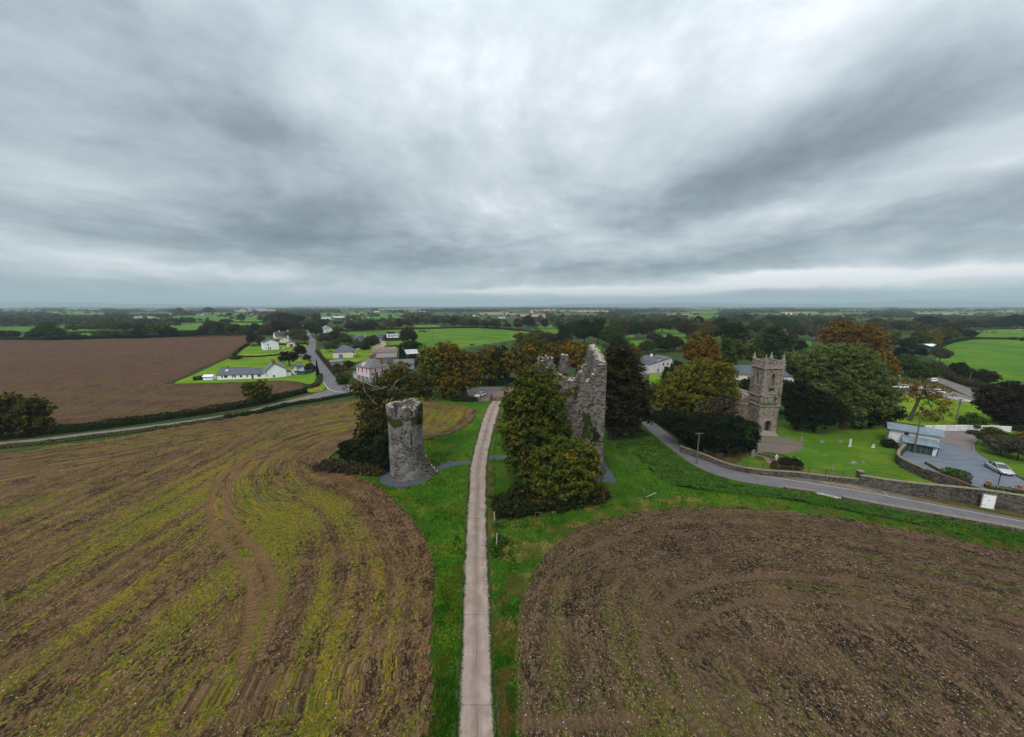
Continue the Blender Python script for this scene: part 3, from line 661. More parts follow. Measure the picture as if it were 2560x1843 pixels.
def weed_left(x, y, d, s, w):
    a = fbm(d * 0.8, s * 0.035, 3, 4); b = fbm(x * 0.62, y * 0.028, 11, 4)
    big = fbm(x * 0.045, y * 0.035, 21, 3)
    v = np.where(w > .5, a, b) * 0.9 + big * 0.55 - 0.42
    pat = np.exp(-(((x + 31) / 7.5) ** 2 + ((y - 55) / 9) ** 2)) * 0.30                # the green patch by the wheel marks
    far = np.clip((y - 78) / 20, 0, 1) * 0.10 * (x < -14)
    s1 = 0.22 * np.exp(-((x + 9.5 + (y - 24) * 0.42) / 1.3) ** 2) * (y < 44)
    s2 = 0.18 * np.exp(-((x + 15.5 + (y - 24) * 0.45) / 1.5) ** 2) * (y < 48)
    near = -0.10 * np.exp(-(d / 6.0) ** 2) * (x > -35)
    return (v - .305) * 1.2 + pat * .8 + far + near + s1 + s2 + 0.41
def weed_right(x, y, d, s, w):
    a = fbm(d * 0.5, s * 0.02, 5, 3)
    return a * 0.8 + fbm(x * 0.04, y * 0.05, 31, 2) * 0.45 - 0.27 + 0.10 * np.exp(-((d - 14) / 4.5) ** 2) * (x > 10) - 0.12 * np.exp(-(d / 4) ** 2)
def weed_far(x, y, d, s, w):
    a = fbm(y * 0.20 + x * 0.02, x * 0.008, 15, 3)
    return a * 0.8 + fbm(x * .01, y * .02, 8, 2) * 0.3 - 0.12 - 0.14 * np.clip((y - 150) / 60, 0, 1)
def trk(pts, off=0.0): return offset_line(catmull(pts, False, 8), off)
t1 = DD((640, 1000), (575, 1012), (525, 1030), (488, 1062), (468, 1105), (466, 1150), (490, 1200), (528, 1245), (552, 1290), (556, 1350), (545, 1420), (535, 1490))
t2 = DD((650, 1005), (590, 1018), (545, 1040), (512, 1075), (503, 1110), (510, 1150), (540, 1192), (580, 1235), (602, 1280), (606, 1330), (592, 1400), (574, 1460))
t3 = DD((552, 1240), (574, 1290), (578, 1350), (562, 1420)); t4 = DD((560, 1200), (615, 1262), (632, 1330), (620, 1400))
L_TR = [(catmull(t1, False, 8), 0.27, 1.1), (catmull(t2, False, 8), 0.27, 1.1), (catmull(t3, False, 8), 0.2, 0.5), (catmull(t4, False, 8), 0.2, 0.3),
        (catmull(DD((0, 1085), (200, 1060), (420, 1025), (640, 985), (760, 965)), False, 8), 0.3, 0.55), (catmull(DD((0, 1100), (220, 1075), (440, 1040), (640, 1000)), False, 8), 0.3, 0.5)]
L_OBJ, L_DAT = soil_field('ploughed_field', L_EDGE, M['soil_left'], -190, 0, 10, 135, 0.34, yrows(14, 140, 0.9, 0.24), L_TR, weed_left, 3)
a1 = DD((1560, 1633), (1500, 1560), (1440, 1490), (1430, 1430), (1450, 1370), (1500, 1320), (1590, 1290), (1720, 1278), (1900, 1290), (2080, 1330), (2268, 1385), (2400, 1430))
a2 = DD((1640, 1633), (1570, 1540), (1500, 1470), (1488, 1430), (1530, 1385), (1620, 1345), (1760, 1328), (1920, 1345), (2090, 1385), (2268, 1440), (2400, 1490))
a3 = DD((1390, 1240), (1415, 1290), (1440, 1350), (1460, 1410), (1500, 1480), (1545, 1560), (1590, 1633)); a4 = DD((1440, 1245), (1470, 1300), (1495, 1370), (1515, 1430))
a5 = DD((1190, 1310), (1235, 1260), (1310, 1215), (1400, 1190)); a6 = DD((1150, 1608), (1300, 1600), (1420, 1598)); a7 = DD((1225, 1330), (1270, 1290), (1330, 1262), (1400, 1248))
R_TR = [(catmull(p, False, 8), h * .85, k * .85) for p, h, k in ((a1, .36, .8), (a2, .36, .7), (a3, .33, .6), (a4, .33, .55), (a5, .3, .6), (a6, .5, .7), (a7, .3, .5))]
R_OBJ, R_DAT = soil_field('ploughed_field', R_EDGE, M['soil_right'], 0, 150, 10, 75, 0.30, yrows(13, 76, 0.7, 0.22), R_TR, weed_right, 9)
F_EDGE = catmull([at(0, 851), at(200, 849), at(420, 843), at(560, 838), at(662, 837), at(628, 860), at(585, 889), at(536, 913), at(480, 939), at(437, 957), at(480, 957.5), at(610, 955), at(702, 951),
          at(748, 954.5), at(768, 963), at(762, 976), at(702, 992), at(647, 1008), at(591, 1020), at(480, 1031), at(423, 1038), at(282, 1055), at(141, 1067), at(0, 1081), Vector((-230, 105, 0)), Vector((-560, 300, 0))], True, 4)
F_TR = [(catmull(S((0, 898), (200, 885), (400, 880)), False, 4), .9, .5)]
F_OBJ, F_DAT = soil_field('ploughed_field', F_EDGE, M['soil_far'], -560, -50, 95, 470, 1.6, yrows(95, 470, 1.0, 0.9), F_TR, weed_far, 19, 0.03, 14)

# grassland around the drive, the towers and up to the road
VERGE = [Vector((-30, 8, 0)), Vector((-36, 60, 0)), Vector((-34, 80, 0)), Vector((-52, 118, 0)), Vector((-40, 132, 0)), Vector((-20, 135, 0))] + S((1120, 1003), (1224, 1003), (1300, 1003)) + \
        [Vector((12, 128, 0)), Vector((30, 112, 0))] + S((1621, 1077), (1663, 1113), (1714, 1151), (1765, 1180), (1817, 1198), (1960, 1223), (2103, 1248), (2251, 1275), (2410, 1303), (2560, 1328)) + [Vector((150, 24, 0)), Vector((150, 8, 0))]
region('grass_verge', VERGE, M['verge'], 0.008, False)
region('dry_grass_edge', DD((1098, 1633), (1096, 1500), (1093, 1350), (1085, 1230), (1092, 1170), (1180, 1145), (1330, 1112), (1460, 1098), (1600, 1108), (1640, 1122), (1500, 1130), (1300, 1172), (1200, 1245), (1150, 1330), (1142, 1500), (1143, 1633)), M['verge_dry'], 0.016)
region('castle_lawn', DD((1097, 960), (1096, 1080), (1098, 1148), (1200, 1128), (1345, 1108), (1440, 1098), (1448, 1088), (1420, 1045), (1392, 1005), (1368, 965), (1300, 945)), M['lawn'], 0.022)
region('far_bank_grass', S((480, 939), (436, 957.5), (480, 958), (610, 955), (702, 951), (748, 954.5), (768, 963), (762, 976), (790, 981), (812, 971), (800, 948), (788, 926), (770, 900), (770, 888), (766, 862), (740, 857), (657, 859), (626, 860), (585, 889), (536, 913)), M['garden'], 0.02, True, 3)
DRIVE_L = DD((1011, 1690), (1012, 1633), (1020, 1500), (1027, 1300), (1034, 1150), (1040, 1060), (1043, 1028), (1060, 960), (1078, 908), (1090, 889))
DRIVE_R = DD((1101, 1690), (1097, 1633), (1090, 1500), (1083, 1300), (1078, 1180), (1077, 1080), (1081, 1010), (1100, 925), (1113, 889))
def edge_x(pts, Y):
    for a, b in zip(pts, pts[1:]):
        if (a.y - Y) * (b.y - Y) <= 0 and abs(a.y - b.y) > 1e-6:
            f = (Y - a.y) / (b.y - a.y); return a.x + (b.x - a.x) * f
    return pts[0].x if Y < pts[0].y else pts[-1].x
dl = catmull(DRIVE_L, False, 8); dr = catmull(DRIVE_R, False, 8)
def drive_edges(Y): return edge_x(dl, Y), edge_x(dr, Y)
jm = MB(); rr = random.Random(4); bed = []
Ys = np.linspace(21, 128.5, 170)
bed = [(drive_edges(y)[0] - .28 + rr.uniform(-.14, .14), y, 0) for y in Ys] + [(drive_edges(y)[1] + .28 + rr.uniform(-.14, .14), y, 0) for y in Ys[::-1]]
drive = region('driveway', bed, M['joint'], 0.028, False)
y = 21.0; k = 0
while y < 127.5:
    ln = 4.7 + rr.uniform(-.35, .35); nseg = 8; nw = 4; V = []; A = []
    for i in range(nseg + 1):
        yy = y + 0.02 + (ln - 0.04) * i / nseg; xl, xr = drive_edges(min(yy, 128))
        xl += (float(vnoise(yy * 1.6, 1, 5)) - .5) * .4; xr += (float(vnoise(yy * 1.6, 7, 6)) - .5) * .4
        for j in range(nw + 1):
            u = j / nw; V.append((xl + (xr - xl) * u, yy, 0.07 + 0.012 * math.sin(k * 2.1) - 0.02 * abs(u - .5))); A.append(u * 2 - 1)
    n0 = len(V); F = [(i * (nw + 1) + j, i * (nw + 1) + j + 1, (i + 1) * (nw + 1) + j + 1, (i + 1) * (nw + 1) + j) for i in range(nseg) for j in range(nw)]
    ring = [j for j in range(nw + 1)] + [(i + 1) * (nw + 1) - 1 for i in range(1, nseg + 1)] + [nseg * (nw + 1) + j for j in range(nw - 1, -1, -1)] + [i * (nw + 1) for i in range(nseg - 1, 0, -1)]
    for i in ring: V.append((V[i][0], V[i][1], 0.0)); A.append(A[i])
    m_ = len(ring); F += [(ring[(i + 1) % m_], ring[i], n0 + i, n0 + (i + 1) % m_) for i in range(m_)]
    me = bpy.data.meshes.new('concrete_slab'); me.from_pydata(V, [], F); me.update()
    aa = me.attributes.new('across', 'FLOAT', 'POINT'); aa.data.foreach_set('value', A)
    me.materials.append(M['concrete']); link_mesh('concrete_slab', me, None, drive); y += ln; k += 1
ribbon('mossy_strip', [Vector((drive_edges(y)[1] + .3, y, 0)) for y in (50, 60, 70, 85, 100, 115)], [Vector((drive_edges(y)[1] + 1.5, y, 0)) for y in (50, 60, 70, 85, 100, 115)], M['moss'], 0.02, 6, .15)
# gravel rings and paths
def ringpts(cx, cy, rx, ry, n=28): return [Vector((cx + rx * math.cos(2 * math.pi * i / n), cy + ry * math.sin(2 * math.pi * i / n), 0)) for i in range(n)]
TWR = Vector((-21.4, 70.0, 0)); TWR_R = 3.35
region('gravel_apron', ringpts(TWR.x - .1, TWR.y + .3, 5.5, 6.0), M['gravel_dark'], 0.034, True, 2, 0.25)
ribbon('gravel_path', [Vector((-17.5, 71.6, 0)), Vector((-14.0, 75.6, 0)), Vector((-9.1, 76.2, 0))], [Vector((-18.0, 66.8, 0)), Vector((-13.5, 73.2, 0)), Vector((-9.1, 74.6, 0))], M['gravel_dark'], 0.038)
CX0, CX1, CY0, CY1 = 5.0, 18.2, 68.6, 80.0        # castle footprint
region('gravel_apron', [Vector(p) for p in ((CX0 - 2, CY0 - 2.4, 0), (CX1 + 2.4, CY0 - 2.4, 0), (CX1 + 2.4, CY1 + 2, 0), (CX0 - 2, CY1 + 2, 0))], M['gravel_dark'], 0.034, False)
region('gravel_path', [Vector(p) for p in ((-5.4, 77.2, 0), (3.2, 77.2, 0), (3.2, 79.3, 0), (-5.2, 79.3, 0))], M['gravel_dark'], 0.030, False)
# roads
nl = S((766, 822), (769, 836), (773, 855), (768, 873), (770, 888), (778, 901), (795, 922), (801, 940), (809, 960), (822, 974))
nr = S((771, 822), (777, 837), (788, 851), (790, 866), (789, 876), (794, 888), (806, 903), (824, 927), (843, 950), (866, 963))
ribbon('road', nl, nr, M['asphalt'], 0.040, 6)
ll = S((-60, 1114), (0, 1106), (99, 1097), (198, 1085), (310, 1072), (423, 1058), (536, 1041.5), (640, 1022), (702, 1005.5), (758, 992.5), (802, 980), (823, 973))
lr = S((-60, 1121), (0, 1112), (99, 1103), (198, 1090.5), (310, 1077), (423, 1063), (536, 1046), (640, 1027), (702, 1012), (758, 1000.5), (802, 995), (867, 983))
ribbon('lane', ll, lr, M['asphalt_old'], 0.036, 6, 0.15)
region('road_junction', S((815, 958), (870, 962), (895, 967), (892, 979), (868, 983), (810, 990), (790, 992), (800, 981), (818, 974)), M['asphalt'], 0.044, True, 3)
ml = S((868, 963), (895, 967), (975, 967), (1170, 968), (1277, 968), (1400, 979), (1500, 997), (1570, 1018), (1619, 1046), (1676, 1089), (1714, 1112), (1753, 1135), (1791, 1155), (1830, 1171), (1894, 1188), (1961, 1198), (2092, 1218), (2214, 1239), (2357, 1266), (2560, 1304), (2760, 1342))
mr = S((868, 983), (892, 979), (972, 974), (1170, 977), (1277, 977), (1400, 990), (1500, 1011), (1560, 1036), (1600, 1056), (1622, 1076), (1663, 1112), (1714, 1150), (1740, 1166), (1766, 1179), (1817, 1197), (1870, 1208), (1960, 1222), (2103, 1247), (2251, 1274), (2410, 1302), (2560, 1328), (2760, 1364))
MR_O, MRL, MRR = ribbon('road', ml, mr, M['asphalt'], 0.048, 6, n=160)
sh_l = S((1791, 1153), (1830, 1168), (1894, 1181), (1961, 1190), (2092, 1207), (2145, 1212), (2251, 1231), (2357, 1253), (2449, 1272), (2560, 1293), (2700, 1318))
sh_r = S((1791, 1156), (1830, 1172), (1894, 1189), (1961, 1199), (2092, 1219), (2145, 1228), (2251, 1247), (2357, 1267), (2449, 1284), (2560, 1305), (2700, 1332))
ribbon('road_shoulder', sh_l, sh_r, M['shoulder'], 0.044, 6)
ms_l = S((2145, 1209), (2251, 1228), (2357, 1249), (2449, 1266), (2560, 1286), (2700, 1310)); ms_r = S((2145, 1213), (2251, 1236), (2357, 1259), (2449, 1277), (2560, 1297), (2700, 1322))
ribbon('mossy_strip', ms_l, ms_r, M['moss'], 0.052, 4, 0.15)
# painted lines: sheets on the road
ec = catmull(ml[12:], False, 10)
ribbon('edge_line', offset_line(ec, -0.10), offset_line(ec, -0.24), M['line_cream'], 0.056, 1)
hm = MB()
for i, (xa, ya, xb, yb) in enumerate(((2050, 1203, 2072, 1211), (2060, 1204.5, 2096, 1215.5), (2078, 1206, 2116, 1218), (2098, 1209, 2136, 1222), (2118, 1212, 2154, 1225.5), (2136, 1216, 2176, 1229), (2168, 1224.5, 2196, 1234), (2210, 1232, 2219, 1238.5), (2250, 1241, 2262, 1246))):
    a, b = at(xa, ya), at(xb, yb); d = (b - a).normalized() * 0.0; n_ = Vector((-(b - a).y, (b - a).x, 0)).normalized() * .07
    hm.add([(a + n_).to_tuple(), (b + n_).to_tuple(), (b - n_).to_tuple(), (a - n_).to_tuple()], [(3, 2, 1, 0)])
hm.v = [(x, y, 0.060) for x, y, z in hm.v]
hm.build('hatch_markings', M['line_yellow'])['kind'] = 'structure'
jl = catmull(S((808, 955), (814, 965), (823, 974), (838, 979), (857, 981)), False, 6)
ribbon('give_way_line', offset_line(jl, .12), offset_line(jl, -.12), M['line_white'], 0.060, 1)
jl2 = catmull(S((800, 991), (815, 987), (826, 985.5)), False, 4); ribbon('edge_line', offset_line(jl2, .1), offset_line(jl2, -.1), M['line_cream'], 0.060, 1)
# forecourt beyond the gate
region('gravel_forecourt', S((1168, 977), (1277, 977), (1290, 990), (1296, 1003), (1180, 1003), (1172, 992)), plain('red_brown_gravel', (0.17, 0.115, 0.095), 0.95, 0.25, 0.6), 0.03, False)
kk = MB(); a, b = at(1172, 977.5), at(1282, 977.5); kk.box(a.x, a.y - .12, 0, b.x, a.y + .12, .11); kk.build('kerb', M['coping'])['kind'] = 'structure'
# churchyard
CH = S((1700, 1095), (1753, 1137), (1791, 1156), (1830, 1170), (1894, 1183), (1961, 1190), (2092, 1207), (2145, 1209), (2251, 1224), (2357, 1232), (2436, 1240), (2357, 1208), (2248, 1170), (2240, 1130), (2215, 1070), (2150, 1050), (1960, 1050), (1800, 1050))
region('churchyard_grass', CH, M['mown'], 0.012, False)
region('gravel_forecourt', S((1878, 1098), (1937, 1092), (1975, 1096), (2006, 1109), (2004, 1122), (1985, 1131), (1950, 1133), (1905, 1128), (1880, 1118)), M['gravel_tan'], 0.028, True, 4, .25)
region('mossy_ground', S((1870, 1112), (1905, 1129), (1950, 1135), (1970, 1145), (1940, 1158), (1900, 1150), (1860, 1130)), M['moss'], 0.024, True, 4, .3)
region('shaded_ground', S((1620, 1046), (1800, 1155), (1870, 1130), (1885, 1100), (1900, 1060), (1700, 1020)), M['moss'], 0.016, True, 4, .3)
region('earth_path', S((1893, 1128), (1902, 1127), (1935, 1160), (1920, 1158)), plain('bare_earth', (0.20, 0.12, 0.08), 0.95, 0.3, 2), 0.032, False)
# yard on the right
YARD = S((2255, 1124), (2262, 1120), (2330, 1110), (2350, 1107), (2395, 1116), (2437, 1129), (2470, 1150), (2520, 1180), (2600, 1225), (2700, 1290), (2560, 1234), (2455, 1226), (2357, 1190), (2290, 1160), (2245, 1140))
region('gravel_yard', YARD, M['gravel_grey'], 0.030, False)
region('old_drive', S((2330, 1112), (2352, 1106.5), (2395, 1115.5), (2437, 1128), (2436, 1112), (2450, 1095), (2462, 1085), (2440, 1077), (2340, 1076), (2325, 1084), (2318, 1098)), M['asphalt_old'], 0.036, True, 3)
def kerb(name, pts, w=.12, h=.12, mat='coping'):
    p = catmull(pts, False, 5); a = offset_line(p, w / 2); b = offset_line(p, -w / 2); m = MB()
    for i in range(len(p) - 1):
        m.hexa([(a[i].x, a[i].y, 0), (b[i].x, b[i].y, 0), (b[i + 1].x, b[i + 1].y, 0), (a[i + 1].x, a[i + 1].y, 0)], [(a[i].x, a[i].y, h), (b[i].x, b[i].y, h), (b[i + 1].x, b[i + 1].y, h), (a[i + 1].x, a[i + 1].y, h)])
    o = m.build(name, M[mat]); o['kind'] = 'structure'; return o
kerb('kerb', S((2350, 1107), (2395, 1117), (2437, 1129.5)), mat='dress_stone'); kerb('kerb', S((2437, 1116), (2438, 1129), (2470, 1151), (2500, 1168), (2570, 1200)), mat='dress_stone')
region('orchard_grass', S((2440, 1114), (2440, 1128), (2472, 1149), (2505, 1167), (2600, 1212), (2800, 1240), (2800, 1060), (2560, 1055), (2470, 1080), (2448, 1098)), M['mown'], 0.026, False)
region('rough_lawn', S((2150, 1049), (2225, 1052), (2320, 1066), (2440, 1072), (2530, 1068), (2470, 1010), (2400, 985), (2330, 960), (2250, 960), (2200, 1000)), M['garden'], 0.020, False)
region('road', S((2300, 943), (2360, 962), (2420, 990), (2480, 1012), (2500, 1004), (2440, 978), (2380, 955), (2320, 938)), M['asphalt_old'], 0.034, True, 4)
region('car_park', S((2225, 960), (2300, 958), (2370, 975), (2420, 992), (2440, 1004), (2400, 1003), (2330, 990), (2260, 985)), M['asphalt_old'], 0.030, True, 4)
region('meadow', S((2341, 868), (2368, 858), (2415, 849), (2560, 848), (2900, 850), (2900, 990), (2560, 961), (2480, 957), (2405, 951), (2362, 930), (2341, 905)), M['meadow'], 0.020, False)
region('meadow', S((2431, 832), (2470, 824), (2560, 823), (2900, 826), (2900, 848), (2560, 847), (2440, 845)), M['meadow'], 0.020, False)
# village greens and yards on the left
region('gravel_yard', S((738, 872), (746, 868), (768, 870), (772, 884), (760, 890), (735, 884), (728, 878)), M['gravel_grey'], 0.032, False)
region('access_drive', S((777, 902), (790, 906), (799, 935), (798, 950), (790, 945), (786, 925)), M['gravel_grey'], 0.034, False)
region('meadow', S((800, 874), (833, 868), (890, 868), (935, 868), (935, 900), (890, 905), (810, 895)), M['garden'], 0.018, False)
region('meadow', S((876, 829), (940, 822), (1060, 821), (1200, 820), (1313, 830), (1300, 848), (1160, 870), (1045, 900), (960, 890), (900, 862), (880, 850), (862, 838)), M['meadow'], 0.022, False)
region('meadow', S((1080, 905), (1160, 870), (1290, 850), (1640, 850), (1730, 870), (1640, 930), (1480, 900), (1300, 890)), M['rough'], 0.018, False)
region('farm_track', S((948, 846), (960, 846), (966, 864), (978, 868), (950, 872), (905, 873), (880, 874), (880, 872), (930, 868), (952, 862)), plain('red_brown_track', (0.30, 0.19, 0.15), 0.95, 0.25, 0.3), 0.034, False)
region('lawn', S((1625, 935), (1660, 928), (1660, 960), (1620, 960)), M['garden'], 0.024, False)
region('gravel_yard', S((1600, 920), (1655, 928), (1650, 936), (1600, 936)), M['asphalt_old'], 0.028, False)

# ---------------------------------------------------------------- far farmland: fields seen between the trees
def fieldmat(name, a, b): return grass(name, a, b, scale=0.12)
FM = [fieldmat('bright_pasture', (0.045, 0.14, 0.007), (0.080, 0.20, 0.010)), fieldmat('lime_pasture', (0.07, 0.16, 0.012), (0.11, 0.21, 0.016)),
      fieldmat('dull_pasture', (0.025, 0.065, 0.014), (0.042, 0.09, 0.02)), fieldmat('stubble', (0.24, 0.19, 0.11), (0.31, 0.24, 0.15)), fieldmat('pink_stubble', (0.24, 0.18, 0.14), (0.32, 0.24, 0.2))]
PATCH = [(-40, 818, 96, 829, 0), (140, 815, 246, 830, 0), (40, 836, 72, 842, 0), (165, 832, 352, 840, 0), (123, 781, 262, 787, 0), (426, 790, 677, 805, 0), (453, 808, 516, 815, 1), (574, 807, 656, 813.5, 1),
         (418, 814, 500, 829, 0), (458, 773, 515, 777, 2), (506, 782, 612, 788, 0), (568, 790, 605, 793, 1), (598, 774, 690, 778, 4), (800, 783, 866, 793, 0), (870, 780.5, 918, 787, 1), (905, 792, 952, 797.5, 0), (948, 783, 1008, 795, 0),
         (1036, 812, 1098, 818, 1), (1082, 781, 1250, 789, 2), (1343, 813, 1387, 820, 0), (1300, 823, 1446, 833, 0), (1423, 822, 1447, 836, 0), (1447, 860, 1504, 876, 0), (1567, 832, 1585, 847, 0), (1576, 852, 1610, 868, 0),
         (1200, 781, 1290, 787, 3), (1246, 785.5, 1361, 792.5, 3), (1359, 773, 1390, 776.5, 4), (1400, 776, 1521, 780.5, 4), (1200, 787, 1300, 798, 2), (1640, 825, 1698, 834, 0), (1653, 837, 1714, 843, 0), (1690, 845, 1717, 859, 0),
         (1720, 788, 1795, 796, 0), (1725, 779, 1800, 781.5, 1), (1875, 784, 1952, 787.5, 1), (1760, 793, 1784, 797.5, 0), (1960, 782, 2110, 788, 1), (2140, 797, 2300, 800.5, 2), (1992, 853, 2028, 882, 0), (2030, 806, 2054, 814, 2),
         (2280, 779, 2560, 782, 1), (2400, 786, 2560, 789.5, 2), (335, 793, 400, 797, 1), (30, 770.5, 90, 772.5, 2), (0, 769, 60, 771, 2), (290, 768, 420, 769.5, 4)]
rp = random.Random(12)
for i in range(80):
    yb = 768 + 20 * rp.random() ** 1.6; xw = rp.uniform(25, 130); x0 = rp.uniform(-200, 2700); h = rp.uniform(0.10, 0.22) * (yb - 763)
    PATCH.append((x0, yb - h, x0 + xw, yb, rp.choice([0, 2, 2, 2, 2, 3, 4])))
def patch_geo(p, jit=0.0):
    x0, y0, x1, y1, m = p; s = rp.uniform(-.08, .08) * (x1 - x0) * 0.2
    return [at(x0, y1), at(x1, y1), at(x1 + s, y0), at(x0 + s, y0)]
for i, p in enumerate(PATCH):
    q = patch_geo(p); me = bpy.data.meshes.new('far_field'); me.from_pydata([(v.x, v.y, 0.05 + 0.004 * (i % 40)) for v in q], [], [(0, 1, 2, 3)]); me.update()
    me.materials.append(FM[p[4]]); link_mesh('far_field', me)['kind'] = 'structure'
# hills along the horizon
def hills(name, x0, x1, Y, prof, depth=3000, n=60):
    V = []; F = []
    for i in range(n + 1):
        f = i / n; x = x0 + (x1 - x0) * f
        yp = prof(x); p = atY(x, yp, Y); z = max(p.z, 0.5) + 8 * float(fbm(p.x * .002, 3, 7, 3) - .5)
        b = at(x, 921.5); X0 = atY(x, 765, Y - depth).x
        V += [(X0, Y - depth, -2), (p.x * .5 + X0 * .5, Y - depth * .45, z * .55 + 6 * math.sin(i * 1.3)), (p.x, Y, z), (p.x * 1.1, Y + depth, -2)]
    for i in range(n):
        for k in range(3): a = i * 4 + k; F.append((a, a + 4, a + 5, a + 1))
    m = MB(); m.add(V, F); o = m.build(name, M['hill'], smooth=True); o['kind'] = 'structure'; return o
def gauss(x, c, w): return math.exp(-((x - c) / w) ** 2)
hills('hills', 1300, 3000, 15000, lambda x: 765 - 6 * min(1, max(0, (x - 1300) / 400)) - 9 * gauss(x, 2310, 120) - 4.5 * gauss(x, 2700, 300) - 3 * gauss(x, 1500, 130) - 2 * gauss(x, 1700, 100))
hills('hills', -500, 900, 13500, lambda x: 764 - 9 * min(1, max(0, (600 - x) / 600)) - 2.5 * gauss(x, 130, 130) - 1.5 * gauss(x, 420, 60))
# ================================================================ vegetation
def leaf_quads(C, N, size, rg, aspect=0.62):
    """rhombic leaf sprays: centres C (n,3), normals N (n,3), size (n,)"""
    n = len(C); N = N / (np.linalg.norm(N, axis=1, keepdims=True) + 1e-9)
    r = rg.normal(size=(n, 3)); T = np.cross(N, r); T /= (np.linalg.norm(T, axis=1, keepdims=True) + 1e-9); B = np.cross(N, T)
    s = size[:, None]
    V = np.stack([C - T * s, C - B * s * aspect + N * s * .15, C + T * s, C + B * s * aspect - N * s * .1], 1).reshape(-1, 3)
    F = np.arange(n * 4).reshape(-1, 4); return V, F
def crown_pts(rg, lobes, clump, per, leaf, dens=1.0, up=0.35, fill=0.12, droop=0.0):
    """lobes: (x,y,z,rx,ry,rz). clumps of leaves sit on each lobe's skin; a few fill its inside"""
    Cs, Ns, Ss = [], [], []
    for (lx, ly, lz, rx, ry, rz) in lobes:
        area = (rx * rz + ry * rz + rx * ry) / 3 * 4 * math.pi
        nc = max(6, int(area / (clump * clump * 2.2) * dens))
        u = rg.normal(size=(nc, 3)); u /= np.linalg.norm(u, axis=1, keepdims=True)
        rad = 1 - 0.42 * rg.random((nc, 1)) ** 1.5
        cen = u * rad * np.array([rx, ry, rz])
        cr = clump * (0.65 + 0.7 * rg.random(nc))
        n = nc * per
        ci = np.repeat(np.arange(nc), per)
        d = rg.normal(size=(n, 3)) + u[ci] * 0.9 + np.array([0, 0, up]); d /= np.linalg.norm(d, axis=1, keepdims=True)
        rr_ = cr[ci][:, None] * (0.45 + 0.6 * rg.random((n, 1)))
        p = cen[ci] + d * rr_ * np.array([1, 1, .72]); p[:, 2] -= droop * rr_[:, 0]
        nn = d + rg.normal(size=(n, 3)) * 0.55 + np.array([0, 0, 0.3])
        Cs.append(p + np.array([lx, ly, lz])); Ns.append(nn); Ss.append(leaf * (0.45 + 1.25 * rg.random(n) ** 1.7))
        m = int(n * fill)
        w = rg.normal(size=(m, 3)); w /= np.linalg.norm(w, axis=1, keepdims=True)
        p2 = w * rg.random((m, 1)) ** .5 * .75 * np.array([rx, ry, rz]) + np.array([lx, ly, lz])
        Cs.append(p2); Ns.append(rg.normal(size=(m, 3))); Ss.append(leaf * 2.2 * (0.7 + 0.6 * rg.random(m)))
    return np.concatenate(Cs), np.concatenate(Ns), np.concatenate(Ss)
def trunk_mb(h, r, lobes=(), seed=0, base=(0, 0, 0), n=7, lean=(0, 0), limbs=5, fork=0.45):
    rr = random.Random(seed); m = MB(); b = Vector(base)
    top = b + Vector((lean[0], lean[1], h)); pts = []
    for i in range(5):
        f = i / 4; pts.append(b.lerp(top, f) + Vector((rr.uniform(-1, 1), rr.uniform(-1, 1), 0)) * r * .6 * f)
    m.tube(pts, [r * 1.35, r, r * .85, r * .6, r * .3], n)
    for k in range(limbs):
        f = fork + (0.9 - fork) * k / max(1, limbs); p = b.lerp(top, f)
        if lobes: l = lobes[k % len(lobes)]; q = Vector((l[0] + rr.uniform(-.6, .6) * l[3], l[1] + rr.uniform(-.6, .6) * l[4], l[2] + rr.uniform(0, .5) * l[5]))
        else: a = rr.uniform(0, 6.28); q = p + Vector((math.cos(a), math.sin(a), .8)) * h * .3
        mid = p.lerp(q, .5) + Vector((0, 0, -.06 * (q - p).length)); m.tube([p, mid, q], [r * .45, r * .28, r * .08], 5)
    return m
KIND = {   # tint, share of autumn leaves
    'dark': ((0.024, 0.034, 0.010), 0.12), 'green': ((0.044, 0.074, 0.014), 0.15), 'olive': ((0.066, 0.076, 0.016), 0.24), 'yellow': ((0.10, 0.10, 0.016), 0.45),
    'autumn': ((0.074, 0.072, 0.015), 0.46), 'orange': ((0.095, 0.052, 0.012), 0.80), 'brown': ((0.052, 0.042, 0.022), 0.22), 'copper': ((0.028, 0.020, 0.014), 0.10),
    'grey': ((0.080, 0.078, 0.052), 0.12), 'lush': ((0.055, 0.115, 0.018), 0.10), 'yew': ((0.014, 0.022, 0.009), 0.0), 'beech': ((0.054, 0.056, 0.015), 0.30)}
WORD = {'dark': 'dark green', 'green': 'mid green', 'olive': 'olive', 'yellow': 'yellowing', 'autumn': 'rust and green', 'orange': 'orange', 'brown': 'brownish', 'copper': 'dark copper',
        'grey': 'grey-green', 'lush': 'bright green', 'yew': 'near-black evergreen', 'beech': 'browning'}
def setkind(o, kind, jit=0.0, seed=0):
    (r, g, b), a = KIND[kind]; rr = random.Random(seed); k = 1 + rr.uniform(-jit, jit); o.color = (r * k * (1 + rr.uniform(-.08, .08)), g * k, b * k, min(1, max(0, a + rr.uniform(-jit, jit) * .5)))
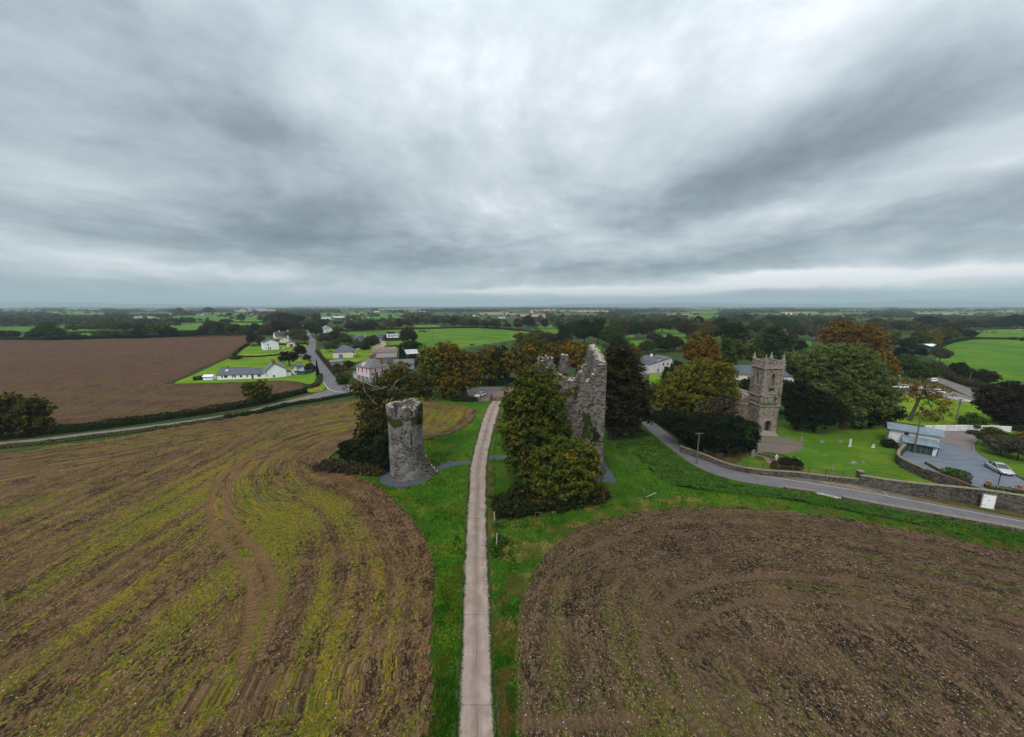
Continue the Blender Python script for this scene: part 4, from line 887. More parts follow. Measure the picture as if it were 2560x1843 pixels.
# shared generic trees, unit height 1, crown radius about 0.5
PROTO = []
def make_proto(seed, style):
    rg = np.random.default_rng(seed); rr = random.Random(seed)
    if style == 'dome':
        lobes = [(0, 0, .60, .34, .34, .34)] + [(math.cos(a) * .24, math.sin(a) * .24, rr.uniform(.38, .66), .22, .22, .22) for a in [k * 6.283 / 5 + rr.uniform(-.3, .3) for k in range(5)]] + [(rr.uniform(-.1, .1), rr.uniform(-.1, .1), .82, .17, .17, .15)]
        C, N, Sz = crown_pts(rg, lobes, .075, 26, .022)
    elif style == 'wide':
        lobes = [(math.cos(a) * .30, math.sin(a) * .30, rr.uniform(.45, .70), .25, .25, .22) for a in [k * 6.283 / 6 + rr.uniform(-.3, .3) for k in range(6)]] + [(0, 0, .72, .28, .28, .25)]
        C, N, Sz = crown_pts(rg, lobes, .075, 24, .024)
    elif style == 'tall':
        lobes = [(0, 0, .45, .26, .26, .30), (.06, .03, .68, .22, .22, .24), (-.04, .02, .86, .13, .13, .14), (.16, -.1, .4, .16, .16, .16), (-.17, .1, .42, .16, .16, .18)]
        C, N, Sz = crown_pts(rg, lobes, .07, 24, .022)
    elif style == 'conifer':
        lobes = [(0, 0, .12 + .09 * k, .30 * (1 - k / 10) + .03, .30 * (1 - k / 10) + .03, .09) for k in range(10)]
        C, N, Sz = crown_pts(rg, lobes, .055, 16, .020, 1.2, up=.0, droop=.4)
    elif style == 'bush':
        lobes = [(0, 0, .45, .40, .40, .45)] + [(math.cos(a) * .3, math.sin(a) * .3, rr.uniform(.3, .5), .26, .26, .32) for a in [k * 6.283 / 4 + rr.uniform(-.3, .3) for k in range(4)]]
        C, N, Sz = crown_pts(rg, lobes, .11, 26, .038)
    V, F = leaf_quads(C, N, Sz, rg); V[:, 2] = np.maximum(V[:, 2], 0.01)
    cm = np_mesh('crown_' + style, V, F, M['leaf'])
    tm = trunk_mb(.62 if style != 'bush' else .3, .022, lobes, seed, limbs=5, n=6).mesh('trunk_' + style, M['bark'])
    return cm, tm
for i, st in enumerate(('dome', 'dome', 'dome', 'wide', 'wide', 'tall', 'tall', 'conifer', 'bush', 'bush')): PROTO.append((st,) + make_proto(100 + i, st))
tcount = [0]
def tree_xy(x, y, h, wid, kind='green', style=None, label=None, group=None, name=None, cat='tree'):
    """a countable tree from the shared crowns: foot (x, y), height h and crown width wid in metres"""
    tcount[0] += 1; i = tcount[0]; rr = random.Random(i * 7 + 1)
    if style is None: style = 'tall' if h > wid * 1.35 else ('bush' if h < 4.0 else rr.choice(['dome', 'dome', 'wide']))
    st, cm, tm = rr.choice([p for p in PROTO if p[0] == style])
    wu = {'dome': .98, 'wide': 1.12, 'tall': .62, 'conifer': .66, 'bush': 1.1}[style]
    nm = name or ('bush' if style == 'bush' else 'conifer' if style == 'conifer' else 'broadleaf_tree')
    root = empty(nm, (x, y, 0), rr.uniform(0, 6.28)); root.scale = (wid / wu, wid / wu, h / .97)
    c = link_mesh('crown', cm, None, root); setkind(c, kind, .16, i); link_mesh('trunk', tm, None, root)
    return tag(root, label, cat, group)
def T(px, yb, yt, wpx, kind='green', style=None, label=None, group=None, name=None, cat='tree'):
    p = at(px, yb); top = atY(px, yt, p.y); s = pxm(p)
    return tree_xy(p.x, p.y, max(1.2, top.z), max(1.2, wpx / s), kind, style, label, group, name, cat)
def hero(name, kind, base, lobes, Y, label, clump=1.15, per=34, leaf=0.30, trunk_r=.5, dens=1.0, seed=1, cat='tree', group=None, branches=None, bark='bark', trunk_h=None, depth=1.0, up=.35, fill=.12, lean=(0, 0), droop=0.0, tr_limbs=6):
    """base (px, py) picture foot; lobes (px, py, rx, ry[, dy]) picture ellipses standing at distance Y"""
    b = at(*base); b = Vector((b.x * Y / b.y, Y, 0)) if abs(b.y - Y) > .5 else b
    LB = []
    for l in lobes:
        dy = l[4] if len(l) > 4 else 0.0
        p = atY(l[0], l[1], Y + dy); s = pxm(p); rx, rz = l[2] / s, l[3] / s
        LB.append((p.x - b.x, p.y - b.y, max(p.z, rz * .9), rx, (rx + rz) * .5 * depth, rz))
    rg = np.random.default_rng(seed + 500)
    C, N, Sz = crown_pts(rg, LB, clump, per, leaf, dens, up, fill, droop)
    k = C[:, 2] > 0.15; C, N, Sz = C[k], N[k], Sz[k]
    V, F = leaf_quads(C, N, Sz, rg)
    root = empty(name, (b.x, b.y, 0), 0, label, cat, group)
    c = link_mesh('crown', np_mesh('crown', V, F, M['leaf']), None, root); setkind(c, kind, .05, seed)
    h = trunk_h or max(l[2] for l in LB) * .92
    trunk_mb(h, trunk_r, LB, seed, lean=lean, limbs=tr_limbs).build('trunk', M[bark], root)
    return root, LB, b
def zl(ox, oy, s, ls): return [(ox + l[0] / s, oy + l[1] / s, l[2] / s, l[3] / s) + tuple(l[4:]) for l in ls]
def dead_limbs(root, specs, seed=3, mat='bark_pale', name='bare_branch'):
    rr = random.Random(seed)
    for (p, q, r) in specs:
        m = MB(); p = Vector(p); q = Vector(q); L = (q - p).length
        pts = [p.lerp(q, i / 5) + Vector((rr.uniform(-1, 1), rr.uniform(-1, 1), rr.uniform(-1, 1))) * L * .05 * (i > 0) for i in range(6)]
        m.tube(pts, [r * (1 - .15 * i) for i in range(6)], 5)
        for k in range(5):
            a = pts[1 + k % 5]; d = (q - p).normalized() + Vector((rr.uniform(-1, 1), rr.uniform(-1, 1), rr.uniform(-.3, 1)))
            e = a + d.normalized() * L * rr.uniform(.2, .42); mid = a.lerp(e, .5) + Vector((rr.uniform(-1, 1), rr.uniform(-1, 1), rr.uniform(0, 1))) * .12 * L * .4
            m.tube([a, mid, e], [r * .45, r * .3, r * .1], 4)
        m.build(name, M[mat], root)
def hedge(name, pts, h, w, kind='dark', leaf=.22, label=None, dens=1.0, seed=1, cat='hedge', group=None, jit=.25, closed=False, kindtag=None):
    p = catmull(pts, closed, 6) if len(pts) > 2 else [Vector(q) for q in pts]
    if len(p) == 2: p = [p[0].lerp(p[1], i / 20) for i in range(21)]
    d = np.array([(q.x, q.y) for q in p]); seg = np.hypot(*(d[1:] - d[:-1]).T); cum = np.concatenate([[0], np.cumsum(seg)]); L = cum[-1]
    n = int(L * (w + h * 2) / (leaf * leaf) * 1.15 * dens); rg = np.random.default_rng(seed + 900)
    s = rg.random(n) * L; x = np.interp(s, cum, d[:, 0]); y = np.interp(s, cum, d[:, 1])
    i = np.clip(np.searchsorted(cum, s) - 1, 0, len(seg) - 1); t = (d[i + 1] - d[i]) / seg[i][:, None]
    hh = h * (1 - jit + 2 * jit * fbm(s * .35, s * 0, seed, 3)); ww = w * (.85 + .3 * fbm(s * .4, s * 0 + 5, seed, 2))
    # around a rounded box section
    a = rg.random(n) * math.pi; ca, sa = np.cos(a), np.sin(a)
    k = 1 / np.maximum(np.abs(ca), np.abs(sa)) ** .7; off = ca * k * ww / 2; z = np.minimum(sa * k, 1.08) * hh
    low = rg.random(n) < .42; z[low] = rg.random(low.sum()) * hh[low] * .95; off[low] = np.sign(rg.random(low.sum()) - .5) * ww[low] / 2 * (1 - .15 * z[low] / hh[low])
    C = np.stack([x - t[:, 1] * off, y + t[:, 0] * off, np.maximum(z + rg.normal(size=n) * leaf * .5, .03)], 1)
    N = np.stack([-t[:, 1] * off, t[:, 0] * off, z * .8 + .2], 1); N += rg.normal(size=(n, 3)) * .45 * np.linalg.norm(N, axis=1, keepdims=True)
    V, F = leaf_quads(C - np.array([p[0].x, p[0].y, 0]), N, leaf * (.6 + .8 * rg.random(n)), rg)
    me = np_mesh(name, V, F, M['leaf']); o = link_mesh(name, me, None, None, (p[0].x, p[0].y, 0)); setkind(o, kind, .05, seed)
    # dense woody inside
    core = MB(); A = offset_line(p, w * .33); B = offset_line(p, -w * .33); O = p[0]
    for j in range(len(p) - 1):
        core.hexa([(A[j].x - O.x, A[j].y - O.y, 0), (B[j].x - O.x, B[j].y - O.y, 0), (B[j + 1].x - O.x, B[j + 1].y - O.y, 0), (A[j + 1].x - O.x, A[j + 1].y - O.y, 0)],
                  [(A[j].x - O.x, A[j].y - O.y, h * .62), (B[j].x - O.x, B[j].y - O.y, h * .62), (B[j + 1].x - O.x, B[j + 1].y - O.y, h * .62), (A[j + 1].x - O.x, A[j + 1].y - O.y, h * .62)])
    core.build('stems', M['bark_dark'], o)
    if kindtag: o['kind'] = kindtag
    return tag(o, label, cat if not kindtag else None, group)
def tufts(name, P, h, w, mat, blades=2, kind='stuff', zb=0.0, lean=.45, seed=0):
    rg = np.random.default_rng(seed + 40); P = np.repeat(np.asarray(P), blades, 0); n = len(P)
    a = rg.random(n) * 6.283; off = rg.normal(size=(n, 2)) * w * .9
    x = P[:, 0] + off[:, 0]; y = P[:, 1] + off[:, 1]; z = P[:, 2] if P.shape[1] > 2 else np.full(n, zb)
    hh = h * (.5 + rg.random(n)); ww = w * (.6 + .8 * rg.random(n)); la = rg.random(n) * 6.283; ll = hh * lean * rg.random(n)
    V = np.stack([np.stack([x - np.cos(a) * ww, y - np.sin(a) * ww, z], 1), np.stack([x + np.cos(a) * ww, y + np.sin(a) * ww, z], 1), np.stack([x + np.cos(la) * ll, y + np.sin(la) * ll, z + hh], 1)], 1).reshape(-1, 3)
    o = link_mesh(name, np_mesh(name, V, np.arange(n * 3).reshape(-1, 3), mat)); o['kind'] = kind; return o
def sample_view(n, y0, y1, x0=-100, x1=2660, seed=0):
    """random ground points, evenly spread over the seen ground between two picture rows"""
    rg = np.random.default_rng(seed); px = x0 + (x1 - x0) * rg.random(n); py = y0 + (y1 - y0) * rg.random(n)
    u, v = (px - 1280) / FPX, (py - 921.5) / FPX; t = CAM_H / (sp + v * cp)
    return np.stack([u * t, t * (cp - v * sp)], 1)
# ================================================================ masonry ruins
def prof(stops):
    xs = [p[0] for p in stops]; ys = [p[1] for p in stops]
    return lambda s: float(np.interp(s, xs, ys))
def rough_wall(name, P, Q, th, pf, mat, parent, seed=1, ds=.38, dz=.40, holes=(), rag=.17, relief=.05):
    """wall from P to Q (local, outer face on the right-hand side of P->Q); ragged stepped top; holes (s0, s1, z0, z1, depth) sunk in the outer face"""
    P = Vector(P); Q = Vector(Q); L = (Q - P).length; ex = (Q - P) / L; ny = Vector((-ex.y, ex.x, 0))   # inward
    ns = max(2, int(L / ds)); zmax = max(pf(L * i / 40) for i in range(41)); nz = int(zmax / dz)
    rr = random.Random(seed); V = []; F = []
    S_ = [L * i / ns for i in range(ns + 1)]
    top = [pf(s) + round((float(vnoise(s * 1.1, seed, 3)) - .5) * 2 * rag / .14) * .14 for s in S_]
    for side in (0, 1):
        for i, s in enumerate(S_):
            for j in range(nz + 1):
                z = top[i] * j / nz
                o = relief * (float(vnoise(s * 2.3, z * 3.1, seed)) - .5) * 2 + relief * .6 * (rr.random() - .5)
                if i in (0, ns): o = 0
                if side == 0:
                    for (a, b, c, d, dep) in holes:
                        if a <= s <= b and c <= z <= d: o += dep
                    p = P + ex * s + ny * o
                else: p = P + ex * s + ny * (th - o)
                V.append((p.x, p.y, z + (0 if j in (0,) else .03 * (rr.random() - .5))))
    def id_(side, i, j): return side * (ns + 1) * (nz + 1) + i * (nz + 1) + j
    for i in range(ns):
        for j in range(nz):
            F.append((id_(0, i, j), id_(0, i + 1, j), id_(0, i + 1, j + 1), id_(0, i, j + 1)))
            F.append((id_(1, i, j), id_(1, i, j + 1), id_(1, i + 1, j + 1), id_(1, i + 1, j)))
        F.append((id_(0, i, nz), id_(0, i + 1, nz), id_(1, i + 1, nz), id_(1, i, nz)))
    for i in (0, ns):
        for j in range(nz): F.append((id_(0, i, j), id_(0, i, j + 1), id_(1, i, j + 1), id_(1, i, j)) if i == 0 else (id_(0, i, j), id_(1, i, j), id_(1, i, j + 1), id_(0, i, j + 1)))
    m = MB(); m.add(V, F); o = m.build(name, mat, parent)
    # loose pale stones left along the top
    for i in range(ns):
        if rr.random() < .85:
            s = (S_[i] + S_[i + 1]) / 2; z = min(top[i], top[i + 1]); c = P + ex * s + ny * (th * rr.uniform(.25, .75))
            cs = MB(); hx = rr.uniform(.14, .3); hy = rr.uniform(.2, .55) * th; hz = rr.uniform(.06, .15); ang = math.atan2(ex.y, ex.x) + rr.uniform(-.3, .3)
            q = [Vector((sx * hx, sy * hy, 0)) for sx, sy in ((-1, -1), (1, -1), (1, 1), (-1, 1))]
            rot = Matrix.Rotation(ang, 3, 'Z'); lo = [rot @ a * rr.uniform(.85, 1.1) + Vector((c.x, c.y, z - .12)) for a in q]; hi = [rot @ a * rr.uniform(.6, .9) + Vector((c.x, c.y, z + hz)) for a in q]
            cs.hexa(lo, hi); cs.build('coping_stone', M['cap_stone'], parent)
    return o
def ivy(name, parent, pts, leaf, mat_kind, seed=1, nrm=None):
    """leafy growth on masonry: pts (n,3) local, normals"""
    rg = np.random.default_rng(seed + 300); C = np.asarray(pts); N = np.asarray(nrm) + rg.normal(size=C.shape) * .5
    V, F = leaf_quads(C, N, leaf * (.6 + .8 * rg.random(len(C))), rg); o = link_mesh(name, np_mesh(name, V, F, M['leaf']), None, parent); setkind(o, mat_kind, .05, seed); o['kind'] = 'stuff'; return o
# ---- round tower
def round_tower():
    root = empty('round_tower', (TWR.x, TWR.y, 0), 0, 'round ruined stone tower with a notched crumbling top beside the driveway', 'tower')
    pa = [(-180, 14.9), (-150, 14.5), (-100, 14.8), (-60, 14.95), (-32, 14.85), (-30, 13.8), (-26, 12.6), (-9, 12.5), (-6, 14.5), (0, 14.75), (20, 14.95), (34, 14.7), (36, 13.0), (43, 12.9), (46, 14.3), (60, 14.5), (70, 15.1),
          (92, 15.1), (110, 14.2), (140, 14.3), (165, 15.3), (180, 14.9)]
    rim = prof(pa); nth = 150; nz = 46; th = .95
    holes = [(42, 10.8, 12.5, 1.6, .5), (35, 7.2, 9.2, 1.6, .5), (-60, 10.0, 11.2, 3, .4), (17, 9.7, 10.3, 3, .35), (-35, 10.9, 11.7, 2.2, .25), (-16, 4.2, 5.9, 8, .13), (-2, 8.6, 8.9, 2.5, .3), (-42, 12.0, 12.4, 2, .25), (8, 5.5, 5.8, 2, .3), (-25, 2.6, 2.9, 2, .25), (50, 5.0, 5.5, 2.5, .3)]
    V = []; F = []; rr = random.Random(5)
    for side in (0, 1):
        for i in range(nth):
            a = -180 + 360 * i / nth; tz = rim(a) + round((float(vnoise(a * .11, 3, 8)) - .5) * 3) * .12
            for j in range(nz + 1):
                z = tz * j / nz
                r = TWR_R + .14 * max(0, 1 - z / 2.2) + .05 * math.sin(z * .5) + (.10 if z > 12.6 else 0) - (.10 if 11.9 < z < 12.6 else 0)
                r += .055 * (float(vnoise(a * .16, z * 2.6, 4)) - .5) * 2 + .03 * (rr.random() - .5)
                if side == 0:
                    for (ha, z0, z1, hw, dep) in holes:
                        if abs(a - ha) < hw and z0 < z < z1: r -= dep
                else: r = TWR_R - th
                t = R(a); V.append((math.sin(t) * r, -math.cos(t) * r, z))
    def id_(s, i, j): return s * nth * (nz + 1) + (i % nth) * (nz + 1) + j
    for i in range(nth):
        for j in range(nz):
            F.append((id_(0, i, j), id_(0, i + 1, j), id_(0, i + 1, j + 1), id_(0, i, j + 1))); F.append((id_(1, i, j), id_(1, i, j + 1), id_(1, i + 1, j + 1), id_(1, i + 1, j)))
        F.append((id_(0, i, nz), id_(0, i + 1, nz), id_(1, i + 1, nz), id_(1, i, nz)))
    m = MB(); m.add(V, F); m.build('wall', M['tower_stone'], root)
    fl = MB(); fl.prism([(p.x, p.y) for p in ringpts(0, 0, TWR_R - th + .02, TWR_R - th + .02, 24)], 9.0, 9.3); fl.build('inner_fill', M['moss'], root)
    for k in range(64):
        if -30 < -180 + 360 * k / 64 < -8 or 34 < -180 + 360 * k / 64 < 45 or k % 4 == 1: continue                                             # pale stones capping the rim
        a = -180 + 360 * k / 64 + rr.uniform(-1.5, 1.5); z = rim(a); t = R(a); c = Vector((math.sin(t) * (TWR_R - .45), -math.cos(t) * (TWR_R - .45), z - .1)); s = MB()
        rot = Matrix.Rotation(t, 3, 'Z'); hx, hy, hz = rr.uniform(.13, .2), rr.uniform(.25, .46), rr.uniform(.14, .32)
        q = [Vector((sx * hx, sy * hy, 0)) for sx, sy in ((-1, -1), (1, -1), (1, 1), (-1, 1))]
        s.hexa([rot @ v + c for v in q], [rot @ (v * rr.uniform(.6, .95)) + c + Vector((0, 0, hz)) for v in q]); s.build('capstone', M['cap_stone'], root)
    # broken stub of the bawn wall leaning against the right side
    rough_wall('wall_stub', (2.6, -1.5, 0), (6.3, -.6, 0), 1.5, prof([(0, 6.6), (.5, 5.6), (1.0, 4.2), (1.7, 3.6), (2.2, 2.5), (3.0, 1.6), (3.8, .7)]), M['wall_stone'], root, 12, .3, .3, rag=.35, relief=.12)
    rg = np.random.default_rng(8); n = 2600                          # growth in the band below the rim
    a = R(1) * (rg.random(n) * 170 - 80); z = 12.25 + rg.normal(size=n) * .38 + .35 * np.sin(a * 5); rr_ = TWR_R + .06 + rg.random(n) * .16
    k = fbm(a * 3.5, z * .9, 5, 2) > .40; a, z, rr_ = a[k], z[k], rr_[k]
    P = np.stack([np.sin(a) * rr_, -np.cos(a) * rr_, z], 1); ivy('ivy', root, P, .10, 'olive', 3, P * [1, 1, 0])
    n = 1500; a = R(1) * (50 + rg.random(n) * 45); z = 9 + rg.random(n) * 6; rr_ = TWR_R + .05 + rg.random(n) * .25
    k = fbm(a * 6, z * .7, 9, 2) > .52; P = np.stack([np.sin(a) * rr_, -np.cos(a) * rr_, z], 1)[k]; ivy('ivy', root, P, .11, 'dark', 4, P * [1, 1, 0])
    n = 700; a = rg.random(n) * 6.283; P = np.stack([np.sin(a) * (TWR_R - .4 + rg.normal(size=n) * .2), -np.cos(a) * (TWR_R - .4 + rg.normal(size=n) * .2), np.interp(((np.degrees(a) + 180) % 360) - 180, [p[0] for p in pa], [p[1] for p in pa]) + rg.random(n) * .18], 1)
    P = P[fbm(a * 4, a * 0, 2, 2) > .5]; ivy('moss_tufts', root, P, .09, 'yellow', 5, P * 0 + [0, 0, 1.])
    return root
round_tower()
# ---- castle
def castle():
    root = empty('castle_ruin', (CX0, CY0, 0), 0, 'tall rectangular ruined castle keep with broken battlements behind the big tree', 'castle')
    W, Dp = CX1 - CX0, CY1 - CY0; th = 1.7
    rough_wall('wall', (0, 0, 0), (W, 0, 0), th, prof([(0, 23.4), (.5, 24.9), (.9, 24.2), (1.0, 22.6), (1.9, 22.4), (2.0, 24.7), (2.7, 24.2), (3.2, 22.4), (3.9, 21.3), (5.2, 20.5), (6.4, 20.1), (7.6, 19.7), (7.7, 21.3), (8.4, 21.5), (9.1, 21.0), (9.2, 19.7), (10.1, 19.7), (10.25, 20.6), (10.8, 21.4), (11.0, 22.9), (11.3, 23.9), (13.2, 23.1)]),
               M['castle_stone'], root, 21, holes=((12.0, 12.4, 18.9, 20.0, .6), (7.1, 7.5, 16.0, 17.0, .5), (11.5, 11.9, 10.9, 11.7, .5), (9.9, 10.3, 13.9, 14.8, .5), (11.9, 12.3, 5.0, 6.0, .5), (4, 4.4, 12, 13.2, .6)), relief=.07)
    rough_wall('wall', (W, 0, 0), (W, Dp, 0), th, prof([(0, 23.1), (1.2, 23.3), (1.3, 23.8), (3, 23.9), (3.1, 24.2), (5, 24.3), (5.2, 24.9), (7.4, 25.0), (8.4, 25.3), (9.6, 25.2), (10.6, 25.6), (11.4, 25.2)]), M['castle_stone'], root, 22, rag=.22, holes=((5, 5.4, 12, 13.2, .6),))
    rough_wall('wall', (W, Dp, 0), (0, Dp, 0), th, prof([(0, 25.2), (1.0, 24.8), (1.2, 22.0), (2.6, 21.2), (2.9, 20.0), (3.3, 18.6), (4.8, 18.2), (5.6, 18.6), (5.7, 23.5), (7.5, 23.7), (7.6, 19.2), (9, 20.2), (11, 21.0), (13.2, 21.4)]), M['castle_stone'], root, 23)
    rough_wall('wall', (0, Dp, 0), (0, 0, 0), th, prof([(0, 21.4), (3, 20.4), (6, 20.0), (8, 21.5), (9.6, 22.8), (10.5, 24.5), (11.4, 23.6)]), M['castle_stone'], root, 24)
    m = MB(); m.box(th - .02, th - .02, 17.1, W - th + .02, Dp - th + .02, 17.4); m.build('vault_floor', M['moss'], root)
    # stair turret cap and chimney stub rising inside the parapet
    rough_wall('turret_wall', (.9, 3.8, 0), (3.6, 3.8, 0), .9, prof([(0, 22.6), (.8, 24.3), (1.0, 24.4), (1.9, 23.4), (2.7, 22.2)]), M['castle_stone'], root, 27)
    rr = random.Random(9)
    for k in range(16):                                             # stepped boulders on the right-hand wall head
        y = .4 + k * .68; z = prof([(0, 23.1), (1.2, 23.4), (3, 23.9), (5, 24.4), (7.4, 25.0), (11.4, 25.5)])(y); s = MB()
        x = W - rr.uniform(.25, 1.1); s.hexa([(x - .32, y - .3, z - .1), (x + .32, y - .3, z - .1), (x + .32, y + .3, z - .1), (x - .32, y + .3, z - .1)], [(x - .2, y - .2, z + rr.uniform(.25, .5)), (x + .22, y - .2, z + .4), (x + .2, y + .2, z + .45), (x - .2, y + .2, z + rr.uniform(.3, .5))])
        s.build('battlement_stone', M['cap_stone'], root)
    rg = np.random.default_rng(3)
    def patch(x0, x1, z0, z1, n, cut, nm='ivy', kd='dark', sd=1):
        x = x0 + (x1 - x0) * rg.random(n); z = z0 + (z1 - z0) * rg.random(n)
        ed = np.minimum(np.minimum(x - x0, x1 - x), np.minimum(z - z0, z1 - z) * .6); k = (fbm(x * 1.4, z * .8, sd, 3) + np.clip(ed, 0, 1) * .25) > cut
        P = np.stack([x, -.05 - rg.random(n) * .22, z], 1)[k]; ivy(nm, root, P, .13, kd, sd, np.tile([0, -1, .3], (len(P), 1)))
    patch(8.0, 11.0, 7.0, 14.0, 2400, .70, kd='green', sd=2); patch(5.0, 8.0, 16.4, 19.0, 900, .66, kd='olive', sd=5); patch(10.4, 12.6, 6.5, 10.5, 900, .66, sd=7)
    for (x, y, z, r, n) in ((2.2, 1.0, 22.6, .8, 260), (5.0, 1.4, 20.6, .8, 240), (3.4, 9.8, 20.2, 1.4, 500)):
        P = np.array([x, y, z]) + rg.normal(size=(n, 3)) * r * [.6, .5, .3]; ivy('wall_top_growth', root, P, .15, 'olive', int(x * 10), rg.normal(size=(n, 3)))
    return root
castle()
# ================================================================ generic building pieces
def box_part(name, mat, parent, b): m = MB(); m.box(*b); return m.build(name, M[mat] if isinstance(mat, str) else mat, parent)
def face_box(f, w, d, s0, s1, z0, z1, a, b):
    """box on a wall face, a..b metres proud of it"""
    if f == 'F': return (s0, -b, z0, s1, -a, z1)
    if f == 'B': return (s0, d + a, z0, s1, d + b, z1)
    if f == 'R': return (w + a, s0, z0, w + b, s1, z1)
    return (-b, s0, z0, -a, s1, z1)
def window(root, f, w, d, s, z, ww, hh, fm='frame', mull=1, sill=True):
    o = box_part('window', fm, root, face_box(f, w, d, s, s + ww, z, z + hh, -.05, .04))
    n = mull + 1; pw = (ww - .10 - .06 * mull) / n
    for k in range(n):
        x0 = s + .05 + k * (pw + .06); box_part('pane', 'glass', o, face_box(f, w, d, x0, x0 + pw, z + .06, z + hh - .06, .035, .055))
    if sill: box_part('sill', 'dress_stone', o, face_box(f, w, d, s - .08, s + ww + .08, z - .09, z, -.02, .10))
def house(name, A, B, depth, eave, ridge, label, wall='white', roofm='slate', roof='along', rf=.5, hl=0, hr=0, wins=(), doors=(), chims=(), over=.28, cat='house', group=None, skylights=(), verge='frame_dark', barge=True):
    A = Vector((A[0], A[1], 0)); B = Vector((B[0], B[1], 0)); w = (B - A).length; rz = math.atan2(B.y - A.y, B.x - A.x); d = depth
    root = empty(name, A, rz, label, cat, group); m = MB(); q = []
    m.box(0, 0, -.3, w, d, eave)
    if roof == 'along':
        if not hl: m.add([(0, 0, eave), (0, d, eave), (0, d / 2, ridge)], [(0, 2, 1)])
        if not hr: m.add([(w, 0, eave), (w, d, eave), (w, d / 2, ridge)], [(0, 1, 2)])
        sl = (ridge - eave) / (d / 2); oz = eave - over * sl; o = over; gl = -.18 if not hl else -o; gr = w + .18 if not hr else w + o
        x0 = hl if hl else gl; x1 = w - hr if hr else gr
        q = [[(gl, -o, oz), (gr, -o, oz), (x1, d / 2, ridge), (x0, d / 2, ridge)], [(gr, d + o, oz), (gl, d + o, oz), (x0, d / 2, ridge), (x1, d / 2, ridge)]]
        if hl: q.append([(gl, d + o, oz), (gl, -o, oz), (x0, d / 2, ridge)])
        if hr: q.append([(gr, -o, oz), (gr, d + o, oz), (x1, d / 2, ridge)])
    elif roof == 'front':
        xr = w * rf; m.add([(0, 0, eave), (w, 0, eave), (xr, 0, ridge)], [(0, 1, 2)]); m.add([(0, d, eave), (w, d, eave), (xr, d, ridge)], [(0, 2, 1)])
        s1 = (ridge - eave) / xr; s2 = (ridge - eave) / (w - xr); o = over
        q = [[(-o, d + .18, eave - o * s1), (-o, -.18, eave - o * s1), (xr, -.18, ridge), (xr, d + .18, ridge)], [(w + o, -.18, eave - o * s2), (w + o, d + .18, eave - o * s2), (xr, d + .18, ridge), (xr, -.18, ridge)]]
    elif roof == 'mono':
        m.add([(0, 0, eave), (w, 0, eave), (w, d, eave), (0, d, eave), (0, d, ridge), (w, d, ridge)], [(0, 4, 3), (1, 2, 5), (3, 4, 5, 2)])
        s1 = (ridge - eave) / d; q = [[(-over, -over, eave - over * s1), (w + over, -over, eave - over * s1), (w + over, d + .1, ridge), (-over, d + .1, ridge)]]
    elif roof == 'monoside':     # high on the left, low on the right
        m.add([(0, 0, eave), (w, 0, eave), (w, d, eave), (0, d, eave), (0, 0, ridge), (0, d, ridge)], [(0, 1, 4), (3, 5, 2), (0, 4, 5, 3)])
        q = [[(0, -.15, ridge), (w + over, -.15, eave - over * (ridge - eave) / w), (w + over, d + .15, eave - over * (ridge - eave) / w), (0, d + .15, ridge)]]
    m.build('wall', M[wall], root)
    rm = MB()
    for s in q: rm.slab(s, .12)
    rf_o = rm.build('roof', M[roofm], root)
    if roof == 'along' and not hl: bb = [(gl - .02, -over, oz - .12), (gl - .02, d / 2, ridge - .12)]
    if roof in ('front',) and barge:
        for (xa, za) in ((-over, eave - over * s1), (w + over, eave - over * s2)):
            b_ = MB(); b_.hexa([(xa, -.24, za - .14), (xr, -.24, ridge - .14), (xr, -.17, ridge - .14), (xa, -.17, za - .14)], [(xa, -.24, za + .1), (xr, -.24, ridge + .12), (xr, -.17, ridge + .12), (xa, -.17, za + .1)]); b_.build('bargeboard', M[verge], root)
    if roof == 'along':
        box_part('ridge_tiles', 'slate_dark', rf_o, (x0, d / 2 - .12, ridge + .04, x1, d / 2 + .12, ridge + .2))
        box_part('gutter', 'frame_dark', root, (gl, -over - .1, oz - .02, gr, -over, oz + .1))
    for c in chims:      # (x, y, sx, sy, z0, z1, mat, pots)
        x, y, sx, sy, z0, z1, cm, pots = c; ch = box_part('chimney', cm, rf_o, (x - sx / 2, y - sy / 2, z0, x + sx / 2, y + sy / 2, z1))
        for k in range(pots):
            p = MB(); px_ = x + (k - (pots - 1) / 2) * min(.42, sx / max(1, pots)) ; p.tube([(px_, y, z1), (px_, y, z1 + .55)], [.13, .10], 6); p.build('chimney_pot', M['pot_cream' if cm == 'brick' else 'pot'], ch)
    for wv in wins: window(root, wv[0], w, d, *wv[1:])
    for (f, s, z, ww, hh, mt) in doors:
        dd = box_part('door', mt, root, face_box(f, w, d, s, s + ww, z, z + hh, -.05, .05)); box_part('handle', 'metal', dd, face_box(f, w, d, s + ww * .82, s + ww * .9, z + hh * .48, z + hh * .53, .05, .09))
    for (s, t0, ww, ll) in skylights:     # on the front slope of an 'along' roof, t0 = distance up the slope (0..1)
        sl = (ridge - eave) / (d / 2); y0 = t0 * d / 2; y1 = y0 + ll; k = MB()
        k.slab([(s, y0, eave + y0 * sl + .13), (s + ww, y0, eave + y0 * sl + .13), (s + ww, y1, eave + y1 * sl + .13), (s, y1, eave + y1 * sl + .13)], .05); k.build('skylight', M['skylight'], rf_o)
    return root, w, d
